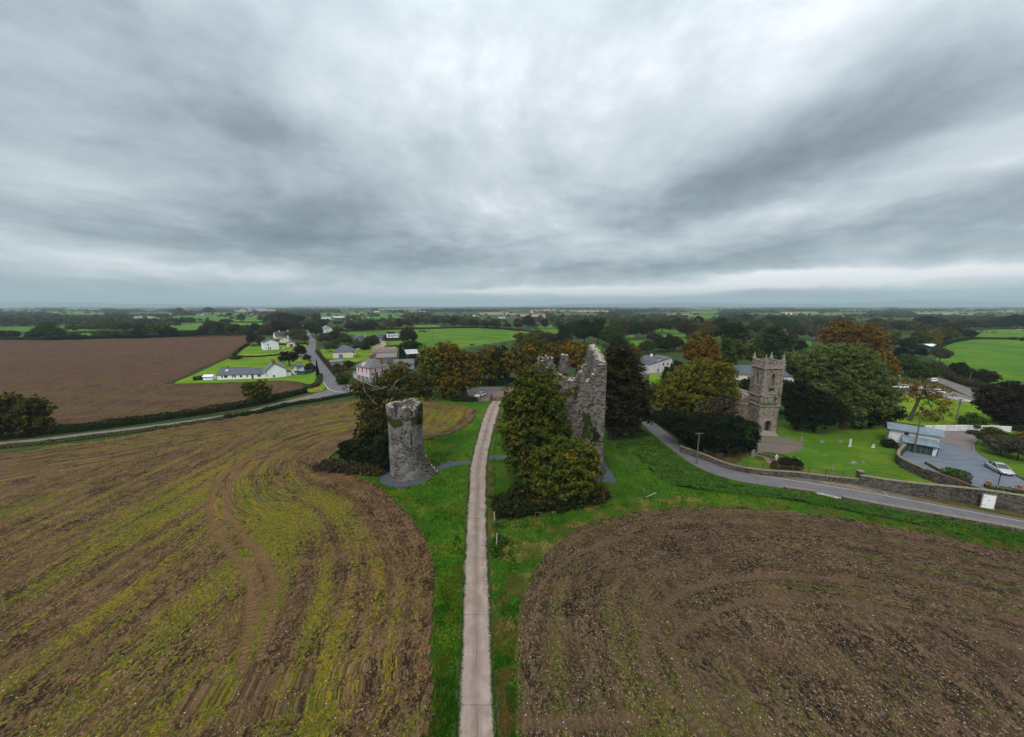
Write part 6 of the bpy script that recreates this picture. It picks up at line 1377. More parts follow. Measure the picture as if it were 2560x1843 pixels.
house('village_house', A, B, 12, 5.9, 8.3, 'two-storey white gabled house with two windows facing the fields', 'white', 'slate_dark', 'front', wins=[('F', 2.9, 3.8, .8, 1.0, 'frame_dark', 0), ('F', 2.9, .5, .6, 1.7, 'frame_dark', 0), ('F', 4.2, .5, .6, 1.7, 'frame_dark', 0), ('R', 2, 3.6, .9, 1.1), ('R', 6, 3.6, .9, 1.1)], chims=[((B - A).length / 2, 8, .8, .8, 7.9, 9.2, 'grey_render', 1)])
house('detached_garage', at(717, 868.5), at(738, 867.5), 7, 3.3, 4.8, 'small cream garage with a dark brown door', 'cream', 'slate_dark', 'front', doors=[('F', 2.1, .05, 2.6, 2.5, 'brick')])
house('cottage', at(699, 860), at(725, 859), 12, 3.6, 6.2, 'cream gabled cottage with a tall white chimney behind the garage', 'cream', 'slate_dark', 'front', chims=[(7.0, .4, .8, .8, 4.5, 7.3, 'white', 1)])
house('farm_house', at(690, 848), at(724, 846), 9, 3.2, 7.4, 'long house with a big dark roof and white gables behind the village', 'cream', 'slate_dark', 'along', chims=[(5, 4.5, .9, .9, 7, 8.4, 'white', 1), (13, 4.5, .9, .9, 7, 8.4, 'white', 1)])
house('outbuilding', at(655, 858), at(683, 857), 7, 3.0, 4.6, 'low cream outbuilding with a dark roof at the field corner', 'cream', 'tin_dark', 'along', wins=[('F', 4, 1, 1.2, 1.2), ('F', 9, 1, 1.2, 1.2)])
house('roadside_house', at(812, 833), at(832, 832), 14, 5.0, 8.2, 'blue-white gabled house among trees beyond the village', 'white', 'slate_blue', 'front', wins=[('F', 2.0, 4.6, 1.0, 1.1, 'frame_dark', 0), ('F', 4.6, 4.6, 1.0, 1.1, 'frame_dark', 0), ('F', 2.2, 1.2, 1.4, 1.2, 'frame_dark', 0)], chims=[(4, 6, .8, .8, 7.6, 9.3, 'white', 1)])
house('hall', at(833, 896), at(886, 894), 11, 4.2, 8.1, 'cream hall with a steep hipped slate roof by the village road', 'cream', 'slate', 'along', hl=5.6, hr=5.6, wins=[('F', 12.2, 3.1, .9, .9, 'frame_dark', 0), ('F', 12.2, .6, 1.0, 1.0, 'frame_dark', 0)])
p = at(855, 897); t_ = empty('oil_tank', (p.x, p.y - 1.5, 0), 0, 'blue steel tank against the front of the cream hall', 'tank'); q = MB(); q.tube([(0, 0, .3), (0, 0, 3.1)], 1.25, 14); q.build('drum', M['blue_paint'], t_); q = MB(); q.cone((0, 0), 1.3, .9, 3.1, 3.3, 14); q.build('lid', M['blue_paint'], t_); box_part('stand', 'grey_render', t_, (-1.3, -1.3, 0, 1.3, 1.3, .3))
house('flat_roofed_store', at(826, 917), at(858, 915), 7, 2.6, 2.9, 'low flat roofed store below the cream hall', 'grey_render', 'tin_grey', 'mono')
# pink house
A, B = at(893, 951), at(927, 959); w = (B - A).length; nrm = Vector((-(B - A).y, (B - A).x, 0)).normalized()
r_, w, d = house('guest_house', A, B, 9.5, 7.0, 10.3, 'pink two-storey house with a hipped slate roof and tall chimneys', 'pinkish', 'slate_grey', 'along', hl=3.6, hr=3.6,
   wins=[('F', w * .14, 4.6, .8, 1.9), ('F', w * .41, 4.5, 1.0, 2.0), ('F', w * .72, 4.6, .8, 1.9), ('F', w * .14, 1.0, .8, 1.9), ('F', w * .72, 1.0, .8, 1.9), ('R', 2.2, 4.6, .8, 1.8), ('R', 5.6, 4.6, .8, 1.8)],
   doors=[('F', w * .42, .1, 1.1, 2.5, 'frame_dark')], chims=[(w * .45, 4.7, 2.0, .9, 9.6, 11.9, 'brick', 4), (w * .9, 6.6, .8, .8, 8.0, 10.8, 'brick', 2)])
for f, bx in (('F', (0, -.05, 0, w, -.002, 2.7)), ('R', (w + .002, 0, 0, w + .05, 9.5, 2.7))): box_part('plinth_band', 'grey_render', r_, bx)
for k in range(11): box_part('quoin', 'grey_render', r_, (w - (.55 if k % 2 else .35), -.07, 2.8 + k * .38, w + .07, .3, 3.1 + k * .38))
g = MB(); g.add([(w * .36, -.02, 6.8), (w * .56, -.02, 6.8), (w * .46, -.02, 8.8), (w * .36, .3, 6.8), (w * .56, .3, 6.8), (w * .46, 2.4, 8.8)], [(0, 1, 2), (0, 2, 5, 3), (1, 4, 5, 2)]); g.build('front_gablet', M['pinkish'], r_)
house('side_extension', at(884, 944), at(892.5, 949), 6, 2.6, 3.9, 'low pink extension with sloping roof left of the pink house', 'pinkish', 'slate_old', 'mono')
# barns
A, B = at(942, 907), at(992, 905)
r_, w, d = house('barn', A, B, 7, 3.0, 4.6, 'grey lean-to barn with tin roof in front of the round-roofed barn', 'tin_grey', 'tin_grey', 'mono', cat='barn', skylights=())
def round_barn(A, B, depth, ev, rise, label):
    w = (B - A).length; r = empty('round_roofed_barn', (A.x, A.y, 0), math.atan2(B.y - A.y, B.x - A.x), label, 'barn'); box_part('wall', 'tin_grey', r, (0, 0, 0, w, depth, ev)); n = 10
    v = [(x, depth / 2 - math.cos(math.pi * i / n) * (depth / 2 + .2), ev + math.sin(math.pi * i / n) * rise) for x in (-.2, w + .2) for i in range(n + 1)]
    m = MB(); m.add(v, [(i, n + 1 + i, n + 2 + i, i + 1) for i in range(n)] + [tuple(range(n, -1, -1)), tuple(range(n + 1, 2 * n + 2))]); rf = m.build('roof', M['tin_brown'], r, smooth=False)
    for k in range(3): yy = depth * (.30 + .0 * k); box_part('roof_light', 'skylight', rf, (w * (.15 + .3 * k), depth * .2, ev + rise * .78, w * (.15 + .3 * k) + 1.3, depth * .2 + .3, ev + rise * .86))
    return r
round_barn(at(930, 899), at(992, 896.5), 16, 3.6, 3.4, 'long round-roofed grey brown barn behind the pink house')
house('stable', at(985, 924.5), at(1036, 922), 8, 2.9, 5.0, 'low stable block with lichened brown roof and grey wall', 'grey_render', 'slate_old', 'along', wins=[('F', 7.5, 1.2, 1.4, 1.0, 'frame_dark', 0)], doors=[('F', 3, .1, 1.0, 2.0, 'wood')])
house('barn', at(1017, 896), at(1046, 894), 9, 2.8, 5.2, 'pale roofed shed beside the dark conifer near the barns', 'tin_dark', 'tin_pale', 'along', cat='barn', verge='white_paint')
house('barn', at(884, 866), at(902, 866), 14, 4.8, 8.2, 'dark gabled farm barn with open front beyond the hall', 'tin_dark', 'tin_dark', 'front', cat='barn', doors=[('F', 2.5, .1, 3.5, 3.4, 'barn_dark')], verge='cream')  # open front is a near-black panel, its shade put into the colour
house('barn', at(897, 858), at(918, 857), 12, 4.0, 6.6, 'blue-grey roofed barn behind the open-fronted barn', 'green_door', 'tin_blue', 'along', cat='barn'); house('barn', at(873, 858), at(890, 857), 11, 4.0, 7.2, 'black roofed barn at the left of the farmyard', 'tin_dark', 'tin_dark', 'along', cat='barn')
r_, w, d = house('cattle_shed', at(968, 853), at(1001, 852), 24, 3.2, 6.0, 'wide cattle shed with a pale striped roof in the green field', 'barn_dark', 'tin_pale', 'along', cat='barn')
rr = random.Random(3)
for k in range(9): s_ = 1 + k * (w - 2) / 9; m = MB(); sl = 2.8 / 12; y0, y1 = rr.uniform(1, 4), rr.uniform(7, 11); m.slab([(s_, y0, 3.2 + y0 * sl + .14), (s_ + .9, y0, 3.2 + y0 * sl + .14), (s_ + .9, y1, 3.2 + y1 * sl + .14), (s_, y1, 3.2 + y1 * sl + .14)], .04); m.build('roof_panel', M['tin_dark'], r_)
house('farm_shed', at(941, 853), at(956, 853), 14, 3.6, 6.2, 'dark shed between the trees and the cattle shed', 'tin_blue', 'tin_dark', 'along', cat='barn')
# house right of the castle
A, B = at(1621, 933), at(1683, 929.5)
r_, w, d = house('white_house', A, B, 11, 4.4, 7.6, 'large white house with a slate roof and asymmetric gable right of the castle', 'pale_wall', 'slate', 'front', rf=.88, over=.35, wins=[('F', 8.4, 3.6, .75, 1.4, 'frame_dark', 0), ('F', 11.0, 3.6, .75, 1.4, 'frame_dark', 0), ('F', 5.3, .5, .8, 1.5, 'frame_dark', 0)])
A, B = at(1596, 925), at(1621, 932)
r_, w, d = house('white_wing', at(1590, 921), at(1622, 931.5), 11, 3.9, 7.4, 'long white wing with dormers and chimney joining the white house', 'pale_wall', 'slate', 'along', wins=[('F', 3.4, 1.0, .7, 1.4, 'frame_dark', 0), ('F', 7.4, 1.6, .7, 1.4, 'frame_dark', 0)], chims=[(5.5, 5.5, 1.2, .9, 6.9, 8.6, 'white', 2)])
for s_ in (3.0, 9.4):
    m = MB(); m.box(s_, .2, 4.0, s_ + 1.3, 2.6, 5.3); m.add([(s_, .2, 5.3), (s_ + 1.3, .2, 5.3), (s_ + .65, .2, 5.95)], [(0, 1, 2)]); dm = m.build('dormer', M['pale_wall'], r_); box_part('pane', 'glass', dm, (s_ + .25, .15, 4.4, s_ + 1.05, .2, 5.2))
    m = MB(); m.slab([(s_ - .2, 3.4, 5.2), (s_ - .2, .0, 5.2), (s_ + .65, .0, 6.05), (s_ + .65, 3.4, 6.05)], .08); m.slab([(s_ + 1.5, .0, 5.2), (s_ + 1.5, 3.4, 5.2), (s_ + .65, 3.4, 6.05), (s_ + .65, .0, 6.05)], .08); m.build('dormer_roof', M['slate'], dm)
# houses behind the church
house('dwelling', at(1838, 950), at(1884, 951), 9, 2.8, 6.4, 'low dwelling with an ochre-mossed slate roof and skylight left of the church tower', 'cream', 'slate', 'along', skylights=[(10.2, .2, 1.8, 1.3)])
house('dwelling', at(1948, 958), at(1990, 957), 10, 3.2, 7.3, 'dark slate roofed dwelling right of the church tower', 'white_old', 'slate', 'along', hl=3, chims=[(6.2, 5, 1.4, .9, 6.8, 8.6, 'white', 1)], skylights=[(10.4, .25, 1.6, 1.2)])
# shed on the right
def yard_shed():
    a = Vector((93.4, 82.3, 0)); e = Vector((.74, -.67, 0)); r = empty('yard_shed', a, math.atan2(e.y, e.x), 'two-level yard shed with pale blue-grey roofs and a dark green front', 'shed')
    W1 = 5.2
    box_part('lower_wall', 'white_old', r, (0, 0, 0, W1, 3.2, 2.1)); m = MB()
    for k in range(5): box_part('door_board', 'green_door', r, (.1 + k * .92, -.06, .02, .1 + k * .92 + .88, -.002, 2.05))
    m.slab([(-.3, -.45, 2.1), (W1 + .35, -.45, 2.1), (W1 + .35, 3.2, 2.95), (-.3, 3.2, 2.95)], .1); m.build('lower_roof', M['tin_blue'], r)
    box_part('upper_wall', 'white_old', r, (-2.4, 3.2, 0, W1 + .6, 8.4, 4.1)); m = MB(); m.slab([(-2.9, 2.6, 4.05), (W1 + 1.3, 2.6, 4.05), (W1 + 1.3, 5.8, 5.0), (-2.9, 5.8, 5.0)], .1); m.slab([(-2.9, 5.8, 5.0), (W1 + 1.3, 5.8, 5.0), (W1 + 1.3, 9.0, 4.05), (-2.9, 9.0, 4.05)], .1); m.build('upper_roof', M['tin_blue'], r)
    box_part('window', 'glass', r, (.1, 3.12, 3.15, .9, 3.2, 3.75)); m = MB(); m.tube([(W1 + .2, -.35, 2.2), (W1 + .2, -.1, 1.9), (W1 + .2, -.1, 0)], .06, 6); m.build('downpipe', M['black'], r); m = MB(); m.tube([(-.3, -.5, 2.12), (W1 + .35, -.5, 2.12)], .07, 6); m.build('gutter', M['black'], r)
yard_shed()
r_ = house('polytunnel_shed', at(2325, 871), at(2352, 869.5), 9, 1.6, 3.0, 'low white sheeted shed at the corner of the right meadow', 'tin_dark', 'white_paint', 'along', cat='shed')
# far farm buildings, each a small house or barn of its own
FARB = [(336, 375, 796, 6, 'cream', 'slate_blue', 'long cream farm building with pale roof in the woods on the left'), (411, 425, 788, 6, 'cream', 'slate_grey', 'small cream cottage left of the pale yellow tree'), (427, 436, 788, 4, 'white', 'tin_pale', 'small white shed right of the cream cottage'),
        (490, 503, 789, 6.5, 'white', 'slate_grey', 'white farmhouse standing among green fields on the left'), (611, 633, 791, 4, 'cream', 'tin_blue', 'cream farm shed between two hedgerow trees'), (620, 633, 787, 4, 'cream', 'cream', 'yellowish shed end behind the cream farm shed'),
        (631, 645, 780, 4, 'white', 'tin_pale', 'pale shed roof beyond the far pink stubble'), (696, 706, 779.5, 6, 'white', 'slate_grey', 'white far cottage right of the stubble strip'), (744, 752, 780, 5, 'white', 'slate_grey', 'tiny white house in the far hedges left of the lane trees'), (757, 763, 780, 5, 'white', 'tin_pale', 'tinier white house right of its neighbour in the far hedges'),
        (802, 832, 800, 6, 'tin_pale', 'tin_pale', 'wide white-roofed farm shed beyond the village'), (830, 862, 799, 8, 'tin_dark', 'tin_pale', 'pale roofed long barn in the green fields beyond the village'), (862, 878, 803, 5, 'white', 'tin_grey', 'grey and white farm shed right of the long barn'), (892, 912, 803, 5, 'tin_grey', 'tin_grey', 'dark grey shed beside far trees'),
        (935, 947, 781, 5, 'white', 'cream', 'white far bungalow with cream roof on the skyline fields'), (905, 912, 817, 5, 'cream', 'slate_grey', 'cream gable peeping out of the trees behind the cattle field'), (1117, 1127, 791, 7, 'white', 'slate_grey', 'white farmhouse right of the far dark green fields'), (1182, 1196, 792, 5, 'white_old', 'tin_pale', 'pale farm shed at the edge of far stubble'),
        (1091, 1097, 777, 5, 'white', 'slate_blue', 'white house glimpsed on the far plain'), (1246, 1262, 796, 6, 'white', 'slate_grey', 'white house with dark roof in front of the stubble fields'), (1360, 1365, 794, 5, 'white', 'slate_grey', 'white speck of a house right of the stubble fields'), (1325, 1334, 782, 9, 'white', 'tin_pale', 'pale tall farm building between dark far trees'),
        (740, 748, 812, 5, 'white', 'slate_blue', 'white gable in the trees at the road end'), (750, 760, 812, 5, 'white', 'tin_pale', 'pale roof in the trees right of the white gable'), (782, 790, 806, 7, 'cream', 'slate_grey', 'tall cream gable in trees beyond the village road'),
        (1698, 1707, 788, 5, 'white', 'slate_grey', 'white house on the right-hand plain among trees'), (1890, 1905, 796, 7, 'cream', 'slate_blue', 'pale roofed big house in the woods behind the church'), (2112, 2123, 798, 7, 'white', 'slate_grey', 'white gable behind the top of the orange trees'), (1960, 1980, 786, 5, 'white', 'white', 'long white buildings on the right-hand far plain'), (2525, 2530, 810, 6, 'white', 'slate_grey', 'white house among trees above the right meadow'),
        (2200, 2207, 839, 5, 'white', 'slate_blue', 'white gable showing through the trees right of the orange crowns'), (80, 87, 759.5 + 10, 6, 'white', 'white', 'white dot of a house on the far left ridge'), (68, 86, 764 + 8, 6, 'white', 'tin_pale', 'pale glasshouse roof on the far left plain'), (176, 196, 765 + 6, 6, 'cream', 'tin_pale', 'pale shed roofs on the left plain'), (313, 327, 766 + 6, 6, 'white', 'tin_pale', 'white shed on the left plain above the woods'), (302, 312, 772, 5, 'cream', 'slate_grey', 'cream farmhouse on the left plain above the woods')]
for (x0, x1, yb, h, wl, rf_, lb) in FARB:
    A, B = at(x0, yb), at(x1, yb); w = (B - A).length
    house('far_' + ('barn' if 'shed' in lb or 'barn' in lb or 'building' in lb or 'glass' in lb else 'house'), A, B, min(w, 12), h * .55, h, lb, wl, rf_, 'along', group='far farm buildings', wins=[('F', w * .2, .8, w * .12, h * .25), ('F', w * .65, .8, w * .12, h * .25)] if wl in ('white', 'cream') and w > 7 else ())
# green mesh fence, signs, posts in the village
stone_wall(S((742, 937), (765, 936), (782, 931)), [1.9, 1.9], .12, 'teal screened fence in front of the parked white cars', mat='green_fence', cop='green_fence', name='screen_fence', cop_gap=2.2, cop_h=.06, seed=20)
p = at(789.5, 981); o = empty('road_sign', (p.x, p.y, 0), .2, 'small red and white board sign near the road junction', 'sign')
q = MB(); q.tube([(0, 0, 0), (0, 0, 1.9)], .05, 5); q.tube([(1.0, 0, 0), (1.0, 0, 1.9)], .05, 5); q.build('posts', M['metal'], o); bd = box_part('board', 'red_sign', o, (-.25, -.08, 1.0, 1.25, -.03, 2.2)); box_part('stripe', 'white_paint', bd, (-.1, -.1, 1.55, 1.1, -.08, 1.68))
for (x, y, lb) in ((841, 939 + 2, 'white roadside reflector post on the right verge of the village road'), (769.5, 856, 'white reflector post at the road bend')):
    p = at(x, y); m = MB(); m.box(-.12, -.08, 0, .12, .08, 1.0); tag(m.build('verge_marker', M['white_paint'], None, loc=(p.x, p.y, 0)), lb, 'post')
# graveyard
def headstone(px, py, w, h, mat, label, style='round', th=.18, rz=.5, group='gravestones in the churchyard'):
    p = at(px, py); r = empty('gravestone', (p.x, p.y, 0), rz, label, 'gravestone', group); n = 8
    if style == 'round': pl = [(-w / 2, 0), (w / 2, 0), (w / 2, h * .75)] + [(w / 2 * math.cos(math.pi * i / n), h * .75 + h * .25 * math.sin(math.pi * i / n)) for i in range(1, n)] + [(-w / 2, h * .75)]
    elif style == 'tall': pl = [(-w / 2, 0), (w / 2, 0), (w * .34, h * .8), (w * .2, h), (-w * .2, h), (-w * .34, h * .8)]
    elif style == 'oval': pl = [(w / 2 * math.cos(2 * math.pi * i / 14 - math.pi / 2), h * .5 + h * .5 * math.sin(2 * math.pi * i / 14 - math.pi / 2)) for i in range(14)]
    else: pl = [(-w / 2, 0), (w / 2, 0), (w / 2, h), (-w / 2, h)]
    m = MB(); k = len(pl); m.add([(x, 0, z + .1) for x, z in pl] + [(x, th, z + .1) for x, z in pl], [tuple(range(k)), tuple(range(2 * k - 1, k - 1, -1))] + [(i, k + i, k + (i + 1) % k, (i + 1) % k) for i in range(k)])
    m.build('slab', M[mat], r); box_part('base', mat, r, (-w / 2 - .15, -.12, 0, w / 2 + .15, th + .12, .12))
headstone(2126, 1116, 1.0, 1.75, 'headstone', 'tall pale tapering gravestone in the middle of the lawn', 'tall'); headstone(2184, 1119, 1.1, .6, 'headstone', 'low pale gravestone right of the tall one', 'block')
headstone(2005, 1102, .8, 1.15, 'headstone_grey', 'grey round-topped gravestone by the gravel patch', 'round'); headstone(1942, 1151, .95, 1.2, 'headstone', 'pale oval gravestone by the dark shrubs', 'oval')
headstone(1883, 1142, 1.15, 1.5, 'headstone_grey', 'broad grey gravestone under the yews beside the path', 'block'); headstone(1996, 1151, .9, .35, 'headstone', 'flat white grave marker lying near the shrubs', 'block', .5)
headstone(2138, 1160, 1.4, .2, 'headstone_grey', 'flat dark ledger stone near the railings', 'block', .6); headstone(2160, 1158, .5, .45, 'headstone_grey', 'small dark stone right of the flat ledger', 'round'); headstone(2058, 1106, 1.3, .12, 'headstone_grey', 'flat dark slab sunk in the grass near the gravel', 'block', .5); headstone(2105, 1107, .9, .25, 'headstone_grey', 'low dark kerbed grave left of the tall pale gravestone', 'block', .6)
p = at(2080, 1184); r = empty('gravestone', (p.x, p.y, 0), 0, 'small dark stone cross just inside the railings', 'gravestone', 'gravestones in the churchyard'); box_part('shaft', 'headstone_grey', r, (-.11, 0, 0, .11, .15, 1.7)); box_part('arms', 'headstone_grey', r, (-.36, .005, 1.1, .36, .145, 1.32)); box_part('plinth', 'headstone_grey', r, (-.3, -.12, 0, .3, .27, .2))
p = at(1915, 1142); r = empty('grave_plot', (p.x, p.y, 0), -.9, 'kerbed grave plot with plants beside the earth path', 'grave')
for bx in ((-2, -.9, 0, 2, -.75, .25), (-2, .75, 0, 2, .9, .25), (-2, -.75, 0, -1.85, .75, .25), (1.85, -.75, 0, 2, .75, .25)): box_part('kerb_stone', 'headstone_grey', r, bx)
rg = np.random.default_rng(2); P = np.stack([rg.uniform(-1.7, 1.7, 500), rg.uniform(-.7, .7, 500), rg.uniform(.1, .45, 500)], 1); ivy('plants', r, P, .09, 'lush', 2, rg.normal(size=(500, 3)) + [0, 0, 1])
# planter bed, pots and post lamp in the yard
p = at(2462, 1214); stone_wall([p, at(2478, 1222), at(2560, 1233)], [.45, .45, .45], .3, 'low stone edge of the flower bed in the gravel yard', name='bed_edging', seed=31, cop='dress_stone')
for i, (x, y, lb) in enumerate(((2471, 1211, 'terracotta pot at the corner of the flower bed'), (2550, 1221, 'terracotta pot at the right end of the flower bed'), (2335, 1204, 'red clay pot on the wall between lawn and yard'))):
    p = at(x, y); r = empty('flower_pot', (p.x, p.y, 0 if i < 2 else 0), 0, lb, 'pot', 'terracotta pots'); m = MB(); m.tube([(0, 0, 0), (0, 0, .55)], [.25, .36], 10); m.build('pot', M['pot'], r); m = MB(); m.tube([(0, 0, .55), (0, 0, .64)], [.4, .4], 10); m.build('rim', M['pot'], r)
p = at(2495, 1212); r = empty('garden_lamp', (p.x, p.y, 0), 0, 'dark garden lamp post at the flower bed', 'lamp'); m = MB(); m.tube([(0, 0, 0), (.05, 0, 2.1)], .07, 6); m.build('column', M['iron'], r); box_part('lantern', 'iron', r, (-.1, -.15, 2.1, .3, .15, 2.4))
# cattle
def cow(px, py, mat, label, rz=0.0, lying=False, k=1.0, group='cattle grazing in the fields'):
    p = at(px, py); r = empty('cow', (p.x, p.y, -.55 * k if lying else 0), rz, label, 'cow', group); r.scale = (k, k, k); m = MB()
    st = [(-.95, .30, .95, 1.30), (-.85, .36, .75, 1.42), (-.2, .40, .62, 1.40), (.5, .37, .68, 1.40), (.85, .26, .85, 1.38), (1.1, .17, 1.0, 1.45), (1.35, .13, .95, 1.40)]
    if not lying: st += [(1.6, .12, .72, 1.12), (1.75, .09, .5, .82)]
    else: st += [(1.65, .12, .98, 1.30), (1.85, .08, .95, 1.15)]
    V = []
    for (x, hw, z0, z1) in st:
        for j in range(8): a = 2 * math.pi * j / 8; V.append((x, math.cos(a) * hw, (z0 + z1) / 2 + math.sin(a) * (z1 - z0) / 2))
    n = len(st); m.add(V, [(i * 8 + j, (i + 1) * 8 + j, (i + 1) * 8 + (j + 1) % 8, i * 8 + (j + 1) % 8) for i in range(n - 1) for j in range(8)] + [tuple(range(8)), tuple(range(n * 8 - 1, n * 8 - 9, -1))])
    for (x, y) in ((-.75, .2), (-.75, -.2), (.7, .2), (.7, -.2)): m.tube([(x, y, .85), (x - .04 * (x < 0), y, .45), (x, y, 0)], [.15, .08, .07], 6)
    m.tube([(-.98, 0, 1.3), (-1.1, 0, .9), (-1.08, 0, .5)], [.04, .03, .05], 4); m.build('body', M[mat], r, smooth=True); return r
for i in range(11): cow(968 + i * 1.6 + (i % 3), 833.5 + (i % 4) * .5, 'cow_black', 'black cow in the tight herd left in the green field', i * .9, k=1.5, group='black cattle bunched in the cattle field')
for i, (x, y) in enumerate(((1052, 829), (1056, 830.5), (1061, 831), (1064, 832), (1074, 828.5), (1180, 866), (1049, 832))): cow(x, y, 'cow_black', ('first', 'second', 'third', 'fourth', 'fifth', 'farthest right', 'nearest')[i] + ' black cow grazing apart right of the tight herd', i * 1.3, k=1.5, group='black cattle scattered in the cattle field')
for i, (x, y, m_) in enumerate(((2443, 831, 'cow_cream'), (2452, 832, 'cow_brown'), (2456, 832.5, 'cow_brown'), (2468, 833, 'cow_brown'), (2473, 832.5, 'cow_cream'), (2481, 833, 'cow_brown'), (2488, 833, 'cow_brown'), (2536, 832, 'cow_cream'), (2548, 827, 'cow_cream'))):
    cow(x, y, m_, ('cream' if m_ == 'cow_cream' else 'brown') + ' cow, ' + ('leftmost', 'second', 'third', 'fourth', 'fifth', 'sixth', 'seventh', 'eighth', 'last')[i] + ' in the herd in the farthest right meadow', i * 1.1, k=1.5, group='cream and brown cattle in the right meadow')
# ================================================================ cars
def car(name, loc, rz, k, paint, label, group=None, hatch=False):
    r = empty(name, loc, rz, label, 'car', group); r.scale = (k, k, k); m = MB()
    st = [(-2.25, .66, .38, .72), (-2.15, .80, .28, .92), (-1.75, .87, .22, .98), (-1.0, .90, .20, .96), (0, .91, .20, .94), (.9, .90, .20, .92), (1.5, .88, .22, .84), (2.0, .82, .26, .70), (2.25, .66, .34, .56)]
    V = []
    for (x, hw, zb, zt) in st: V += [(x, -hw * .9, zb), (x, hw * .9, zb), (x, hw, zb + .14), (x, hw, zt - .16), (x, hw * .93, zt - .03), (x, hw * .6, zt + .02), (x, -hw * .6, zt + .02), (x, -hw * .93, zt - .03), (x, -hw, zt - .16), (x, -hw, zb + .14)]
    n = len(st); N_ = 10; m.add(V, [(i * N_ + j, (i + 1) * N_ + j, (i + 1) * N_ + (j + 1) % N_, i * N_ + (j + 1) % N_) for i in range(n - 1) for j in range(N_)] + [tuple(range(N_)), tuple(range(n * N_ - 1, (n - 1) * N_ - 1, -1))])
    m.build('body', M[paint], r, smooth=True)
    rx = -2.0 if hatch else -1.75
    g = MB(); gs = [(rx, .70, .90), (rx + .55, .64, 1.34), (-.5, .63, 1.43), (.15, .62, 1.40), (1.15, .70, .88)]
    V = []
    for (x, hw, zt) in gs: V += [(x, -.80, .86), (x, .80, .86), (x, hw, zt), (x, -hw, zt)]
    g.add(V, [(i * 4 + j, (i + 1) * 4 + j, (i + 1) * 4 + (j + 1) % 4, i * 4 + (j + 1) % 4) for i in range(4) for j in range(4)] + [(0, 1, 2, 3), (19, 18, 17, 16)]); g.build('windows', M['car_glass'], r)
    t = MB(); pr_ = [(rx + .5, .60, 1.33), (-.5, .61, 1.445), (.2, .60, 1.41)]
    V = []
    for (x, hw, zt) in pr_: V += [(x, -hw, zt - .02), (x, hw, zt - .02), (x, hw, zt + .03), (x, -hw, zt + .03)]
    t.add(V, [(i * 4 + j, (i + 1) * 4 + j, (i + 1) * 4 + (j + 1) % 4, i * 4 + (j + 1) % 4) for i in range(2) for j in range(4)] + [(0, 1, 2, 3), (11, 10, 9, 8)]); t.build('roof', M[paint], r)
    for s in (-1, 1):
        q = MB()
        for (p0, p1) in (((1.17, .72, .90), (.18, .63, 1.42)), ((-.45, .64, 1.43), (-.50, .80, .92)), ((rx, .72, .90), (rx + .55, .65, 1.35))): q.tube([(p0[0], p0[1] * s, p0[2]), (p1[0], p1[1] * s, p1[2])], .035, 4)
        q.build('pillars', M[paint], r); box_part('mirror', paint, r, (.78, min(s * .88, s * 1.04), .90, .92, max(s * .88, s * 1.04), 1.02))
        box_part('headlight', 'lamp_clear', r, (2.06, min(s * .50, s * .76), .54, 2.2, max(s * .50, s * .76), .66)); box_part('tail_light', 'tail_red', r, (-2.24, min(s * .52, s * .80), .66, -2.12, max(s * .52, s * .80), .80))
        for x in (-1.38, 1.37):
            q = MB(); q.tube([(x, s * .70, .33), (x, s * .925, .33)], .33, 16); w_ = q.build('wheel', M['black'], r); q = MB(); q.tube([(x, s * .92, .33), (x, s * .935, .33)], .21, 12); q.build('rim', M['alloy'], w_)
    box_part('grille', 'black', r, (2.18, -.45, .36, 2.27, .45, .5)); box_part('number_plate', 'white_paint', r, (2.26, -.26, .38, 2.285, .26, .48)); box_part('number_plate', 'line_yellow', r, (-2.27, -.26, .5, -2.245, .26, .6))
    return r
pr_, pf_ = at(2478, 1171), at(2520, 1193)
d = (pf_ - pr_); c = (pr_ + pf_) / 2
car('parked_car', (c.x + .6, c.y + .6, 0.03), math.atan2(d.y, d.x), 1.16, 'car_silver', 'silver saloon car parked on the gravel yard at right')
p = at(1200, 994); car('parked_car', (p.x, p.y + 1.5, .04), R(-125), 1.15, 'car_white', 'white hatchback parked behind the slatted store by the gateway', hatch=True)
p = at(1287, 992); car('parked_car', (p.x + .5, p.y + 1, .04), R(80), .95, 'car_white', 'white car partly hidden by the big tree near the gateway', hatch=True)
p = at(707, 873); car('parked_car', (p.x, p.y + 1, .04), R(-60), 1.05, 'car_silver', 'pale car parked beside the two-storey white house', hatch=True)
for (x, y, rz_, lb) in ((750, 931, 150, 'white van-like car parked behind the teal fence'), (758, 927, 140, 'second white car parked behind the teal fence, farther right')):
    p = at(x, y); car('parked_car', (p.x, p.y + 2.5, .0), R(rz_), 1.25, 'car_white', lb, hatch=True)
p = at(768.5, 837.5); car('car', (p.x + 1, p.y, .05), R(80), 1.1, 'car_white', 'white car far up the village road', hatch=True)
p = at(941, 896); car('parked_car', (p.x, p.y, .0), R(10), 1.1, 'car_white', 'white car roof behind the hall by the barns', hatch=True)
for (x, y, rz_, c_, lb) in ((2248, 971, 160, 'car_white', 'white car at the left end of the car park'), (2312, 976, 150, 'car_silver', 'silver car in the car park behind the orange tree'), (2338, 984, 150, 'car_white', 'white car at the right of the car park'), (2334, 955, 40, 'car_white', 'white car beside the road at the meadow corner')):
    p = at(x, y); car('parked_car', (p.x, p.y, .04), R(rz_), 1.2, c_, lb, hatch=True)
kerb('kerb', S((2336, 981), (2380, 996), (2430, 1006)), .3, .3, 'white_paint'); kerb('kerb', S((2375, 990), (2425, 1003)), .2, .25, 'white_paint')
